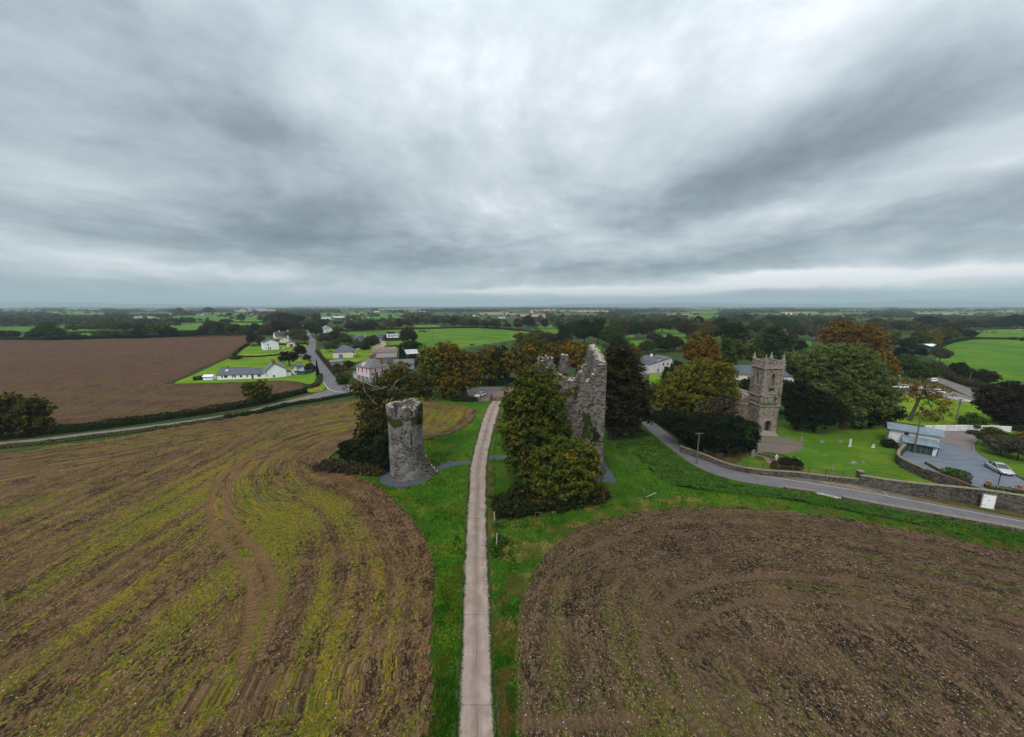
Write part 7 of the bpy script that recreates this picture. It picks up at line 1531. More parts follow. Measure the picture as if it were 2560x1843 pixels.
# birds
for (x, y, Y) in ((1285, 720, 160), (1345, 650, 190)):
    p = atY(x, y, Y); m = MB(); m.blob((0, 0, 0), (.12, .4, .1), n=1, jit=0)
    for s in (-1, 1): m.add([(0, .15, .03), (0, -.15, .03), (s * .5, -.05, .22), (s * .5, .12, .22), (s * 1.0, -.1, .05)], [(0, 1, 2, 3), (3, 2, 4)])
    tag(m.build('bird', M['iron'], None, loc=p), 'small dark bird flying low in the grey sky, ' + ('lower left' if y > 700 else 'upper right') + ' of the two', 'bird', 'birds in the sky')
# ================================================================ individual trees near the towers
Z5 = (1180, 840, 3.402)
hero('broadleaf_tree', 'autumn', (1335, 1215), zl(*Z5, [(560, 390, 185, 130), (470, 520, 190, 130), (650, 560, 160, 150), (570, 700, 240, 180), (390, 760, 150, 140), (720, 800, 120, 130, 1), (420, 930, 180, 150), (620, 900, 200, 160), (420, 1060, 130, 110), (600, 1150, 230, 170), (360, 620, 110, 110)]), 63.5,
     'tall green and rust tree in front of the left part of the castle ruin', clump=.95, per=36, leaf=.24, trunk_r=.55, seed=11, fill=.16)[0].children[0].color = (.062, .080, .014, .34)
hero('broadleaf_tree', 'olive', (1402, 1245), zl(*Z5, [(790, 970, 180, 120), (920, 1010, 160, 120), (700, 1060, 190, 150), (880, 1130, 220, 170), (720, 1240, 200, 130), (900, 1270, 150, 110)]), 58.5,
     'round yellow-flecked tree overlapping the lower front of the castle ruin', clump=.85, per=38, leaf=.22, trunk_r=.42, seed=12, fill=.18)[0].children[0].color = (.066, .084, .014, .32)
r, LB, b = hero('beech_tree', 'beech', (957, 1165), zl(820, 860, 4.0825, [(640, 330, 150, 60), (770, 260, 90, 55), (700, 300, 130, 60), (900, 360, 150, 60), (350, 470, 100, 60), (900, 400, 190, 100), (780, 480, 210, 80), (270, 440, 85, 55), (400, 520, 110, 70), (560, 450, 130, 70), (1010, 480, 100, 80), (450, 640, 160, 100), (480, 790, 170, 110), (560, 900, 140, 130), (430, 1010, 160, 110), (560, 1100, 150, 120), (420, 1170, 200, 95), (590, 1000, 70, 160), (570, 760, 80, 130)]), 77.5,
     'half-bare beech with pale dead branches behind the round tower', clump=1.0, per=24, leaf=.20, trunk_r=.6, dens=1.5, seed=13, fill=.10, trunk_h=20, tr_limbs=10)
def PB(px, py, Y=77.5): p = atY(px, py, Y); return Vector((p.x - b.x, p.y - b.y, p.z))
q = lambda x, y, dy=0: PB(820 + x / 4.0825, 860 + y / 4.0825, 77.5 + dy)
dead_limbs(r, [(q(620, 420), q(720, 180, -1), .16), (q(640, 400), q(600, 200), .13), (q(560, 460, -2), q(310, 370, -3), .13), (q(380, 500, -2), q(360, 370, -2.5), .09), (q(600, 440, -2), q(470, 470, -3), .14), (q(680, 300), q(860, 280, -1), .10), (q(760, 420), q(930, 380, -2), .10),
               (q(800, 500, -1), q(960, 480, -2.5), .10), (q(650, 350), q(700, 160), .10), (q(620, 520, -1), q(700, 380, -3), .14), (q(500, 620, -2), q(400, 520, -3), .09), (q(640, 300), q(760, 170), .09)])
hero('copper_beech', 'brown', (1527, 1090), zl(*Z5, [(1240, 170, 120, 90), (1300, 270, 170, 120), (1200, 330, 110, 150), (1330, 430, 190, 140), (1230, 540, 130, 150), (1400, 540, 140, 120), (1290, 690, 170, 130), (1430, 650, 100, 100), (1200, 730, 90, 90)]), 90,
     'huge dark brown-leaved beech right behind the castle ruin', clump=1.25, per=34, leaf=.30, trunk_r=.75, seed=14, fill=.22)[0].children[0].color = (.030, .027, .012, .10)
Z6 = (1560, 780, 3.888)
hero('broadleaf_tree', 'yellow', (1722, 1078), zl(*Z6, [(800, 540, 180, 85), (960, 580, 120, 80), (640, 620, 170, 100), (850, 680, 220, 120), (480, 700, 150, 100), (600, 800, 230, 110), (400, 850, 120, 90), (820, 820, 220, 110), (1000, 760, 110, 110), (520, 930, 160, 80)]), 101,
     'broad golden-topped tree left of the church', clump=1.15, per=36, leaf=.27, trunk_r=.6, seed=15)[0].children[0].color = (.105, .115, .015, .45)
hero('broadleaf_tree', 'brown', (1780, 1110), zl(*Z6, [(850, 930, 170, 90), (1000, 900, 110, 90), (900, 1040, 200, 90), (1060, 990, 60, 60)]), 91, 'greyish thin-leaved tree between the golden tree and the church', clump=1.0, per=26, leaf=.2, dens=.8, seed=16)[0].children[0].color = (.05, .045, .026, .25)
for i, (bx, by, Y, lb, ls) in enumerate(((1700, 1112, 86, 'leftmost near-black yew by the road bend', [(560, 1080, 160, 110), (450, 1010, 110, 80), (640, 1160, 130, 100)]),
        (1760, 1140, 80, 'middle near-black yew behind the churchyard wall', [(760, 1100, 180, 120), (700, 1200, 150, 100), (880, 1200, 160, 120)]),
        (1822, 1142, 80, 'dark spreading yew next to the church gable', [(1020, 1120, 170, 120), (1000, 1240, 180, 110), (1120, 1170, 130, 130)]),
        (1872, 1138, 82, 'upright narrow yew closest to the church tower', [(1235, 1130, 50, 90), (1250, 1220, 50, 110), (1215, 1280, 70, 80)]))):
    hero('yew_tree', 'yew', (bx, by), zl(*Z6, ls), Y, lb, clump=.8, per=34, leaf=.20, trunk_r=.4, seed=20 + i, fill=.25, up=.6)
hero('bush', 'lush', (1866, 1122), zl(*Z6, [(1195, 1170, 45, 75)]), 78.2, 'small yellow-green bush against the dark yew', clump=.5, per=14, leaf=.16, trunk_r=.08, dens=.6, seed=27, cat='bush')
Z7 = (1980, 760, 3.91)
hero('broadleaf_tree', 'lush', (2108, 1072), zl(*Z7, [(500, 470, 230, 80), (300, 520, 200, 110), (650, 560, 200, 110), (150, 620, 160, 130), (450, 680, 260, 150), (750, 720, 210, 140), (220, 780, 180, 120), (940, 880, 130, 90), (600, 850, 230, 130), (850, 980, 170, 90), (520, 1010, 190, 110), (600, 1130, 120, 60), (20, 560, 110, 110), (330, 900, 200, 110)]), 98,
     'great rounded green tree right of the church', clump=.85, per=34, leaf=.19, trunk_r=.85, seed=30, dens=1.25)[0].children[0].color = (.100, .130, .038, .14)
for i, (bx, by, Y, lb, ls) in enumerate(((1990, 1078, 97, 'dark yew just right of the church tower', [(50, 880, 130, 130), (60, 1040, 130, 170), (110, 1120, 90, 90)]), (2035, 1084, 95, 'dark yew below the great green tree', [(260, 950, 160, 110), (230, 1080, 150, 140), (400, 1060, 130, 120)]), (2175, 1066, 99, 'dark holly at the right foot of the great green tree', [(760, 1080, 130, 100), (640, 1120, 110, 100), (990, 1060, 100, 60)]))):
    hero('yew_tree', 'yew', (bx, by), zl(*Z7, ls), Y, lb, clump=.9, per=32, leaf=.22, trunk_r=.4, seed=34 + i, fill=.25)
hero('broadleaf_tree', 'orange', (2110, 900), zl(*Z7, [(500, 190, 90, 60), (420, 270, 120, 80), (560, 280, 130, 90), (350, 330, 90, 60), (640, 360, 110, 80), (480, 380, 140, 90)]), 205, 'leftmost tall bright orange tree behind the great green tree', clump=1.7, per=26, leaf=.42, trunk_r=.8, seed=38, dens=.8)
hero('broadleaf_tree', 'orange', (2175, 912), zl(*Z7, [(720, 240, 100, 70), (800, 310, 120, 80), (700, 350, 100, 80), (820, 420, 130, 80), (760, 480, 110, 70)]), 195, 'right-hand tall rust-orange tree behind the great green tree', clump=1.6, per=26, leaf=.42, trunk_r=.7, seed=39, dens=.75)[0].children[0].color = (.085, .040, .012, .85)
hero('broadleaf_tree', 'orange', (2215, 985), zl(*Z7, [(900, 580, 110, 80), (970, 660, 70, 60), (860, 500, 90, 60), (880, 740, 110, 70), (960, 790, 60, 40)]), 150, 'lower orange tree showing between the great green tree and the car park', clump=1.3, per=26, leaf=.34, trunk_r=.5, seed=40, dens=.8)
r, LB, b7 = hero('maple_tree', 'autumn', (2274, 1052), zl(*Z7, [(1190, 780, 90, 50), (1290, 790, 110, 50), (1400, 850, 110, 60), (1450, 920, 110, 60), (1260, 880, 110, 50), (1160, 900, 70, 60), (1500, 1000, 80, 60), (1380, 1020, 120, 50), (1440, 1090, 120, 50), (1320, 1110, 90, 40)]), 105,
     'open-crowned orange maple with a leaning trunk behind the yard shed', clump=.9, per=20, leaf=.20, trunk_r=.42, seed=41, dens=.62, fill=.0, trunk_h=11.5, lean=(4.0, 1), tr_limbs=9)
r.children[0].color = (.085, .055, .014, .72)
hero('copper_beech', 'copper', (2530, 1078), zl(*Z7, [(2000, 880, 170, 70), (2160, 850, 170, 80), (2230, 960, 170, 110), (2050, 990, 190, 80), (2120, 1090, 200, 80), (1900, 960, 110, 60), (2300, 1060, 120, 110)]), 102, 'dark copper beech at the right edge above the orchard', clump=1.15, per=36, leaf=.28, trunk_r=.6, seed=42, fill=.2)
Z4 = (820, 860, 4.0825)
hero('broadleaf_tree', 'autumn', (1110, 1002), zl(*Z4, [(1040, 90, 110, 80), (1010, 180, 100, 110), (1120, 220, 140, 130), (1050, 330, 120, 90), (1150, 390, 130, 110)]), 133, 'yellow-green tree at the left of the gateway group', clump=1.4, per=34, leaf=.34, trunk_r=.6, seed=43)[0].children[0].color = (.100, .112, .016, .30)
hero('broadleaf_tree', 'autumn', (1160, 1000), zl(*Z4, [(1200, 60, 110, 70), (1290, 100, 130, 90), (1230, 200, 160, 110), (1390, 200, 120, 120), (1480, 260, 80, 90), (1320, 330, 160, 110), (1440, 370, 110, 80), (1250, 430, 150, 100)]), 131, 'large tree turning orange beside the gateway', clump=1.4, per=36, leaf=.34, trunk_r=.7, seed=44)[0].children[0].color = (.088, .080, .014, .50)
zz = lambda ls: zl(*Z5, ls)
for i, (bx, by, Y, kd, lb, ls) in enumerate(((1212, 968, 155, 'autumn', 'green tree with orange edge behind the white hatchback', [(60, 220, 80, 90), (130, 190, 90, 110), (150, 290, 90, 90)]),
        (1262, 968, 157, 'dark', 'dark pine-like tree with a bare white spike behind the gate', [(240, 170, 80, 90), (270, 260, 90, 100)]),
        (1305, 968, 153, 'autumn', 'broad rust-tinted tree directly behind the gate', [(360, 230, 110, 110), (440, 150, 130, 90), (480, 250, 120, 110)]),
        (1345, 964, 162, 'olive', 'olive domed tree behind the rust-tinted gate tree', [(490, 70, 130, 60), (560, 130, 130, 80)]),
        (1390, 962, 160, 'autumn', 'rusty tree seen over the left end of the castle', [(700, 130, 100, 70), (640, 200, 90, 90), (760, 200, 90, 80)]),
        (1440, 960, 158, 'orange', 'orange-brown tree framed between the castle turrets', [(830, 110, 90, 70), (860, 190, 100, 90)]),
        (1475, 955, 155, 'yellow', 'small yellow-leaved tree behind the castle gable', [(980, 130, 70, 50), (940, 200, 70, 80)]))):
    o = hero('broadleaf_tree', kd, (bx, by), zz(ls), Y, lb, clump=1.5, per=28, leaf=.38, trunk_r=.5, seed=50 + i)
Z10 = (1600, 740, 5.67)
hero('broadleaf_tree', 'orange', (1745, 960), zl(*Z10, [(810, 600, 70, 60), (760, 690, 110, 80), (860, 760, 150, 90), (700, 780, 110, 80), (840, 880, 200, 90)]), 158, 'orange-topped tree left of the dark cedar group', clump=1.5, per=28, leaf=.38, trunk_r=.5, seed=60)[0].children[0].color = (.07, .052, .013, .80)
hero('broadleaf_tree', 'orange', (1785, 962), zl(*Z10, [(980, 640, 80, 70), (1040, 720, 90, 80), (980, 800, 120, 90), (1080, 880, 100, 70)]), 160, 'second orange-topped tree right beside the first', clump=1.5, per=28, leaf=.38, trunk_r=.5, seed=61)[0].children[0].color = (.075, .052, .012, .85)
hero('conifer', 'green', (1822, 955), zl(*Z10, [(1210, 620, 45, 70), (1230, 720, 90, 60), (1240, 820, 120, 60), (1260, 890, 140, 70)]), 165, 'tiered grey-green conifer left of the church pinnacles', clump=1.2, per=26, leaf=.32, trunk_r=.4, seed=62, droop=.3)
hero('broadleaf_tree', 'olive', (1880, 930), zl(*Z10, [(1400, 700, 110, 70), (1520, 750, 120, 80), (1620, 840, 120, 70), (1450, 830, 130, 80)]), 185, 'loose olive and brown tree behind the church pinnacles', clump=1.6, per=26, leaf=.42, trunk_r=.5, seed=63)
hero('cedar_tree', 'dark', (1850, 880), zl(*Z10, [(1300, 440, 120, 60), (1400, 500, 130, 80), (1200, 520, 110, 70), (1350, 600, 170, 80)]), 270, 'dark cedar in the middle of the woods behind the church', clump=2.2, per=26, leaf=.6, trunk_r=.7, seed=64, fill=.25)
hero('broadleaf_tree', 'green', (1950, 900), zl(*Z10, [(1900, 480, 90, 50), (1920, 570, 170, 80), (2010, 660, 160, 100), (1830, 660, 150, 100), (1950, 770, 240, 90), (1700, 700, 110, 80)]), 235, 'massive dark green tree behind the right of the church', clump=2.0, per=30, leaf=.52, trunk_r=.8, seed=65, fill=.22)[0].children[0].color = (.028, .050, .012, .06)
Z2 = (480, 740, 5.4)
hero('broadleaf_tree', 'yellow', (656, 1014), zl(*Z2, [(780, 1210, 90, 50), (930, 1190, 90, 45), (740, 1290, 75, 55), (860, 1290, 120, 70), (980, 1270, 95, 65), (880, 1370, 110, 50), (1010, 1340, 70, 40)]), 124, 'lone round green and gold tree in the hedge below the bungalow', clump=1.0, per=32, leaf=.26, trunk_r=.3, seed=66)[0].children[0].color = (.050, .066, .012, .34)
hero('broadleaf_tree', 'autumn', (48, 1094), [(30, 1015, 55, 28), (75, 1030, 40, 30), (20, 1050, 60, 30), (85, 1062, 35, 28), (40, 1075, 60, 24), (-20, 1040, 50, 40)], 93, 'rounded brown-green tree at the left edge by the lane', clump=1.1, per=34, leaf=.28, trunk_r=.4, seed=67)[0].children[0].color = (.045, .046, .012, .32)
hero('copper_beech', 'copper', (722, 898), zl(*Z2, [(1270, 800, 80, 50), (1350, 830, 70, 50), (1230, 850, 60, 40), (1380, 790, 60, 40)]), 205, 'dark copper tree beside the farmhouse', clump=1.2, per=30, leaf=.34, trunk_r=.4, seed=68)
for i, t in enumerate([   # (px, foot, top, width, kind, style, label)
    (752, 892, 862, 32, 'dark', 'dome', 'dark green tree between the copper tree and the village road'), (768, 903, 886, 22, 'dark', 'dome', 'smaller dark green tree at the bend of the village road'), (776, 929, 907, 28, 'brown', 'bush', 'round brownish bush behind the teal fence'),
    (795, 944, 900, 9, 'yew', 'conifer', 'tall narrow dark cypress on the left of the village road'), (838, 868, 848, 26, 'green', 'dome', 'neat round green tree behind the cream hall'), (828, 880, 857, 34, 'olive', 'wide', 'olive tree on the right of the village road'),
    (812, 862, 832, 36, 'grey', 'wide', 'greyish thin tree on the right of the village road'), (836, 856, 828, 42, 'dark', 'dome', 'dark tree group member behind the grey thin tree'), (862, 862, 834, 36, 'olive', 'dome', 'olive tree between the road house and the farmyard'), (880, 860, 848, 16, 'orange', 'tall', 'slim orange tree left of the farmyard'),
    (846, 835, 815, 30, 'olive', 'dome', 'olive tree beyond the roadside house'), (930, 872, 838, 44, 'brown', 'dome', 'dark brownish tree between the farm barns'), (912, 874, 860, 26, 'dark', 'bush', 'dark bush below the farmyard wall'),
    (1022, 864, 818, 46, 'brown', 'wide', 'open half-bare tree right of the cattle shed'), (1028, 872, 850, 52, 'dark', 'bush', 'dark thicket under the half-bare tree'), (1004, 908, 868, 30, 'yew', 'conifer', 'big dark conifer beside the round-roofed barn'),
    (1033, 912, 884, 30, 'copper', 'bush', 'dark red bush behind the stable'), (872, 925, 902, 30, 'dark', 'dome', 'dark tree between the store and the pink house'), (843, 935, 908, 28, 'olive', 'dome', 'olive tree above the right road verge'), (858, 934, 912, 26, 'autumn', 'dome', 'russet-tinted tree left of the pink house'),
    (858, 960, 934, 34, 'green', 'bush', 'large rounded green shrub at the road junction'), (868, 945, 930, 22, 'yellow', 'bush', 'yellow-flowering shrub above the junction shrub'), (918, 968, 956, 22, 'dark', 'bush', 'dark clipped shrub in front of the pink house'), (955, 966, 948, 34, 'autumn', 'bush', 'rusty garden shrub right of the pink house'),
    (633, 862, 828, 30, 'dark', 'dome', 'dark green tree at the corner of the ploughed field'), (655, 864, 840, 26, 'brown', 'dome', 'brownish tree left of the white gabled house'), (722, 846, 830, 24, 'autumn', 'dome', 'russet tree right of the long dark roof'), (715, 848, 836, 14, 'orange', 'dome', 'small orange tree by the cottage'),
    (742, 850, 838, 22, 'grey', 'dome', 'grey-green garden tree by the cottage'), (762, 857, 832, 20, 'autumn', 'tall', 'russet tree on the left of the road end'), (776, 830, 806, 36, 'dark', 'dome', 'dark tree closing the village road'), (792, 842, 812, 36, 'brown', 'wide', 'brownish tree right of the road end'),
    (590, 898, 888, 26, 'brown', 'bush', 'brown bush around the foot of the garden pole'), (748, 846, 820, 38, 'olive', 'dome', 'olive tree left of the road end'), (725, 828, 800, 44, 'brown', 'dome', 'brownish tree above the long dark roof'), (690, 832, 805, 40, 'dark', 'dome', 'dark tree behind the long dark roof'),
    (2413, 953, 918, 40, 'dark', 'dome', 'dark pyramid-shaped tree left of the meadow pole'), (2460, 962, 924, 50, 'dark', 'dome', 'round dark tree right of the meadow pole'), (2392, 878 + 60, 905, 40, 'dark', 'dome', 'dark spreading tree at the near left of the meadow'),
    (2340, 935, 905, 48, 'grey', 'dome', 'grey-green tree left of the meadow'), (2305, 962, 905, 62, 'green', 'dome', 'rounded green tree above the car park'), (2260, 940, 885, 58, 'green', 'dome', 'green tree right of the rust-orange tree'), (2250, 905, 868, 50, 'yew', 'dome', 'near-black tree beyond the orange crowns'), (2300, 895, 868, 30, 'yew', 'dome', 'dark tree left of the white sheeted shed'),
    (2348, 905, 868, 40, 'grey', 'wide', 'pale grey-green tree by the pole near the meadow corner'), (2298, 872, 818, 46, 'olive', 'dome', 'leafy olive tree with a pale trunk, first by the meadow'), (2334, 868, 822, 30, 'orange', 'dome', 'golden tree with a pale trunk beside the olive tree'), (2356, 862, 816, 38, 'olive', 'dome', 'olive tree right of the golden tree'),
    (2235, 868, 830, 30, 'yellow', 'tall', 'yellow-green tree in the wood left of the meadow'), (2408, 848, 824, 48, 'dark', 'wide', 'dark rounded tree on the meadow hedge'), (2265, 880, 845, 40, 'dark', 'dome', 'dark tree under the yellow-green tree'),
    (2427, 1072, 1030, 46, 'green', 'bush', 'loose green bush above the white garden wall'), (2550, 1075, 1068, 60, 'dark', 'bush', 'dark hedge bush at the right end of the white wall'), (2430, 1085, 1077, 22, 'green', 'bush', 'small green shrub at the foot of the white wall'),
    (2480, 1118, 1070, 66, 'olive', 'wide', 'spreading olive orchard tree, farthest of three'), (2500, 1138, 1092, 62, 'grey', 'wide', 'grey-leaved orchard tree in the middle of three'), (2543, 1150, 1098, 66, 'grey', 'wide', 'grey-leaved orchard tree nearest the silver car'), (2560, 1110, 1080, 50, 'autumn', 'bush', 'rusty shrub at the right edge behind the orchard'),
    (1962, 1172, 1140, 32, 'dark', 'bush', 'dark rounded shrub by the oval gravestone'), (1985, 1174, 1142, 34, 'dark', 'bush', 'grey-dark shrub inside the railings'), (2222, 1118, 1096, 30, 'dark', 'bush', 'dark bush against the curved churchyard wall'), (1938, 1172, 1150, 22, 'brown', 'bush', 'brown twiggy bush at the railings'),
    (1662, 975, 918, 26, 'dark', 'tall', 'dark narrow tree in front of the white house'), (1690, 960, 900, 40, 'dark', 'dome', 'dark tree at the right end of the white house'), (1650, 880, 845, 60, 'dark', 'dome', 'dark green tree behind the white house'), (1615, 885, 852, 50, 'green', 'dome', 'green tree behind the dormer wing'), (1685, 878, 842, 46, 'dark', 'dome', 'dark tree behind the gable of the white house'),
    (1640, 1010, 960, 50, 'green', 'dome', 'mid green tree between the beech and the golden tree'), (1712, 880, 862, 26, 'dark', 'dome', 'dark bush tree right of the white house roof'), (1575, 900, 858, 40, 'autumn', 'dome', 'russet tree peeping over the dark beech'), (1590, 905, 868, 30, 'orange', 'dome', 'orange tree behind the dark beech crown'),
    (1900, 940, 905, 40, 'olive', 'dome', 'mossy olive tree beside the left dwelling roof'), (1960, 985, 950, 50, 'brown', 'dome', 'brownish tree behind the church tower'), (2010, 960, 915, 40, 'green', 'dome', 'green tree left edge of the great green tree'), (1880, 985, 940, 60, 'dark', 'bush', 'dark ivy hedge mass behind the nave')]):
    T(t[0], t[1], t[2], t[3], t[4], t[5], t[6], cat='bush' if t[5] == 'bush' else 'tree')
for o_ in bpy.data.objects:
    if o_.name.startswith('crown') and o_.parent and any(w in o_.parent.get('label', '') for w in ('golden', 'yellow', 'gold')): o_['gold'] = 1.0
# rows of look-alike trees, further off
def grow(group, label, items):
    """members of a row: each label says its colour and where it stands in the row"""
    n = len(items)
    for i, it in enumerate(items):
        w = WORD[it[4]]; size = 'wide' if it[3] > 38 else 'small' if it[3] < 22 else ''
        near = 'the leftmost' if i == 0 else 'the rightmost' if i == n - 1 else None
        ordn = ['first', 'second', 'third', 'fourth', 'fifth', 'sixth', 'seventh', 'eighth', 'ninth', 'tenth', 'eleventh', 'twelfth', '13th', '14th', '15th', '16th', '17th', '18th', '19th', '20th', '21st', '22nd', '23rd', '24th', '25th', '26th', '27th', '28th', '29th', '30th', '31st', '32nd', '33rd', '34th', '35th', '36th'][i]
        lb = f"{w} {size} tree, {ordn} from left {label}".replace('  ', ' ') if not near else f"{w} {size} tree, {near} {label}".replace('  ', ' ')
        T(it[0], it[1], it[2], it[3], it[4], it[5] if len(it) > 5 else None, lb, group)
grow('trees in the hedge behind the brown field', 'in the hedge behind the brown field', [(8, 849, 826, 26, 'dark'), (33, 848, 826, 30, 'brown'), (85, 848, 829, 32, 'dark'), (124, 850, 811, 64, 'green', 'dome'), (160, 849, 831, 22, 'brown'), (190, 849, 831, 30, 'brown'), (212, 848, 837, 18, 'dark'), (232, 847, 838, 18, 'dark'), (262, 846, 826, 46, 'olive'),
    (300, 846, 831, 26, 'dark'), (322, 846, 824, 36, 'olive'), (358, 845, 812, 50, 'dark'), (392, 844, 808, 54, 'olive'), (412, 843, 810, 42, 'dark'), (437, 843, 820, 24, 'dark'), (460, 842, 826, 28, 'brown'), (486, 842, 826, 32, 'dark'), (507, 841, 815, 28, 'brown'), (530, 841, 800, 34, 'olive'), (548, 840, 806, 36, 'dark'), (570, 839, 812, 34, 'olive'),
    (593, 839, 810, 34, 'dark'), (617, 839, 812, 34, 'olive'), (641, 838, 808, 34, 'dark'), (664, 838, 812, 34, 'olive'), (684, 838, 806, 38, 'brown'), (704, 838, 800, 40, 'dark')])
grow('trees between the far green fields on the left', 'between the far green fields', [(184, 831, 811, 28, 'olive'), (214, 829, 808, 24, 'yellow'), (243, 828, 806, 30, 'olive'), (266, 827, 804, 26, 'olive'), (291, 828, 808, 30, 'green'), (318, 829, 806, 30, 'dark'), (438, 812, 795, 36, 'brown'), (458, 809, 793, 18, 'dark', 'tall'), (477, 809, 793, 26, 'green'), (520, 820, 799, 16, 'dark', 'tall'),
    (564, 813, 797, 24, 'dark'), (451, 788, 769, 22, 'yellow'), (605, 805, 784, 18, 'grey', 'tall'), (653, 804, 788, 17, 'yellow'), (573, 793, 782, 16, 'dark'), (522, 785, 768, 26, 'brown')])
grow('trees in the belt left of the village road', 'in the belt left of the village road', [(676, 815, 788, 34, 'brown'), (694, 812, 780, 34, 'brown'), (712, 812, 782, 32, 'dark'), (732, 814, 784, 34, 'dark'), (752, 818, 790, 30, 'dark'), (770, 820, 796, 34, 'olive'), (700, 826, 800, 40, 'olive'), (738, 832, 806, 36, 'dark'), (790, 818, 786, 28, 'grey'), (806, 822, 798, 30, 'dark'), (845, 812, 802, 26, 'brown')])
grow('trees along the far side of the cattle field', 'along the far side of the cattle field', [(880, 828, 805, 40, 'brown'), (900, 828, 808, 36, 'dark'), (928, 828, 802, 46, 'dark'), (958, 826, 808, 24, 'orange', 'dome'), (978, 824, 800, 34, 'olive'), (998, 822, 798, 30, 'dark'), (1020, 820, 796, 28, 'brown'), (1042, 812, 794, 30, 'dark'), (1066, 810, 792, 34, 'autumn'), (1090, 812, 796, 30, 'dark'), (1112, 814, 790, 34, 'olive'), (1138, 818, 792, 36, 'dark'), (1160, 820, 796, 34, 'olive'), (1185, 820, 800, 30, 'dark'),
    (1212, 821, 800, 30, 'brown'), (1237, 822, 798, 42, 'brown', 'dome'), (1268, 822, 806, 24, 'brown'), (1294, 823, 802, 26, 'brown', 'dome'), (1320, 822, 788, 40, 'dark', 'dome'), (1362, 822, 798, 22, 'dark')])
grow('trees in the parkland behind the castle', 'in the parkland behind the castle', [(1342, 860, 824, 56, 'olive'), (1300, 852, 832, 40, 'autumn'), (1372, 868, 830, 50, 'brown'), (1407, 868, 812, 44, 'dark', 'tall'), (1432, 846, 802, 40, 'brown'), (1460, 860, 798, 64, 'dark', 'dome'), (1494, 862, 796, 56, 'dark', 'dome'), (1530, 868, 810, 66, 'green', 'dome'), (1552, 850, 800, 40, 'brown'), (1572, 846, 812, 30, 'dark'), (1596, 846, 808, 34, 'dark'), (1545, 878, 840, 50, 'dark'), (1395, 880, 852, 60, 'dark', 'bush'), (1350, 885, 858, 70, 'autumn', 'dome'), (1430, 884, 856, 60, 'dark')])
grow('trees in the park left of the church woods', 'in the park behind the white house', [(1618, 846, 800, 44, 'brown'), (1655, 832, 798, 54, 'green', 'wide'), (1636, 856, 832, 44, 'brown'), (1690, 826, 796, 40, 'dark'), (1716, 846, 800, 50, 'brown', 'dome'), (1740, 842, 806, 46, 'autumn'), (1672, 872, 836, 40, 'dark'), (1745, 818, 790, 26, 'yew'), (1770, 856, 808, 54, 'autumn', 'dome'), (1775, 818, 796, 36, 'orange', 'dome'), (1700, 866, 850, 26, 'dark')])
grow('trees in the woods behind the church', 'in the woods behind the church', [(1800, 830, 794, 44, 'dark'), (1825, 822, 794, 50, 'green'), (1860, 820, 804, 34, 'yellow'), (1874, 850, 825, 30, 'lush'), (1892, 842, 800, 50, 'green', 'dome'), (1920, 846, 812, 40, 'grey'), (1905, 868, 830, 34, 'grey'), (1968, 830, 796, 54, 'green', 'dome'), (1990, 846, 814, 40, 'brown'), (1978, 872, 830, 24, 'brown', 'tall'), (2000, 888, 850, 30, 'copper'), (2010, 836, 812, 36, 'grey'), (2040, 852, 812, 44, 'grey'), (1925, 812, 792, 40, 'dark'), (1950, 808, 790, 40, 'dark'), (1860, 805, 786, 44, 'dark')])
grow('trees in the woods right of the orange crowns', 'in the woods right of the orange crowns', [(2050, 822, 796, 46, 'green'), (2088, 830, 800, 40, 'dark'), (2190, 815, 796, 40, 'dark'), (2215, 826, 800, 44, 'autumn'), (2250, 832, 802, 46, 'brown'), (2285, 834, 808, 40, 'autumn'), (2320, 820, 790, 56, 'dark', 'wide'), (2352, 822, 798, 40, 'dark'), (2385, 832, 806, 44, 'brown'), (2420, 825, 800, 46, 'brown'), (2445, 824, 803, 40, 'brown'), (2475, 822, 800, 40, 'dark'), (2505, 822, 798, 46, 'dark'), (2540, 822, 786, 60, 'dark', 'wide'), (2572, 822, 790, 50, 'dark'), (2375, 850, 826, 40, 'olive'), (2210, 870, 846, 36, 'dark'), (2533, 850, 842, 12, 'dark'), (2556, 852, 843, 10, 'dark')])
# hedges
hedge('hedge', S((-40, 1103), (99, 1088), (198, 1078), (310, 1064), (423, 1048), (536, 1031), (640, 1013), (702, 997), (765, 982)), 2.1, 2.2, 'dark', .24, 'long dark clipped hedge on the field side of the lane', seed=1)
hedge('hedge', S((560, 1046), (640, 1034), (720, 1015), (795, 1003), (870, 990), (930, 983)), 1.1, 1.5, 'dark', .22, 'low dark hedge between the lane and the striped field', seed=2)
hedge('hedge', S((-40, 1122), (60, 1115), (200, 1099), (330, 1082), (440, 1067), (560, 1048)), .6, 2.0, 'olive', .2, 'rough low bank of grass and briars below the lane', seed=3, dens=.7, jit=.6)
hedge('hedge', S((583, 893), (600, 876), (622, 862)), 1.6, 1.5, 'dark', .3, 'garden hedge at the edge of the brown field', seed=4); hedge('hedge', S((597, 893), (640, 893), (690, 889), (716, 886)), .9, 1.2, 'dark', .28, 'low dark hedge between the two bright lawns', seed=5)
hedge('hedge', S((628, 866), (645, 864), (660, 866)), 1.2, 1.2, 'grey', .3, 'pale loose hedge left of the white gabled house', seed=6); hedge('hedge', S((484, 951), (505, 949.5), (541, 947)), 1.6, 1.3, 'yew', .26, 'dark hedge behind the small garden shed', seed=7)
hedge('hedge', S((695, 862), (716, 863), (768, 861)), 1.6, 1.5, 'dark', .3, 'clipped dark hedge beyond the detached garage', seed=8); hedge('hedge', S((760, 972), (785, 968), (796, 958), (800, 940)), 1.4, 2.2, 'olive', .24, 'low shrubby bank at the inside of the road bend', seed=9)
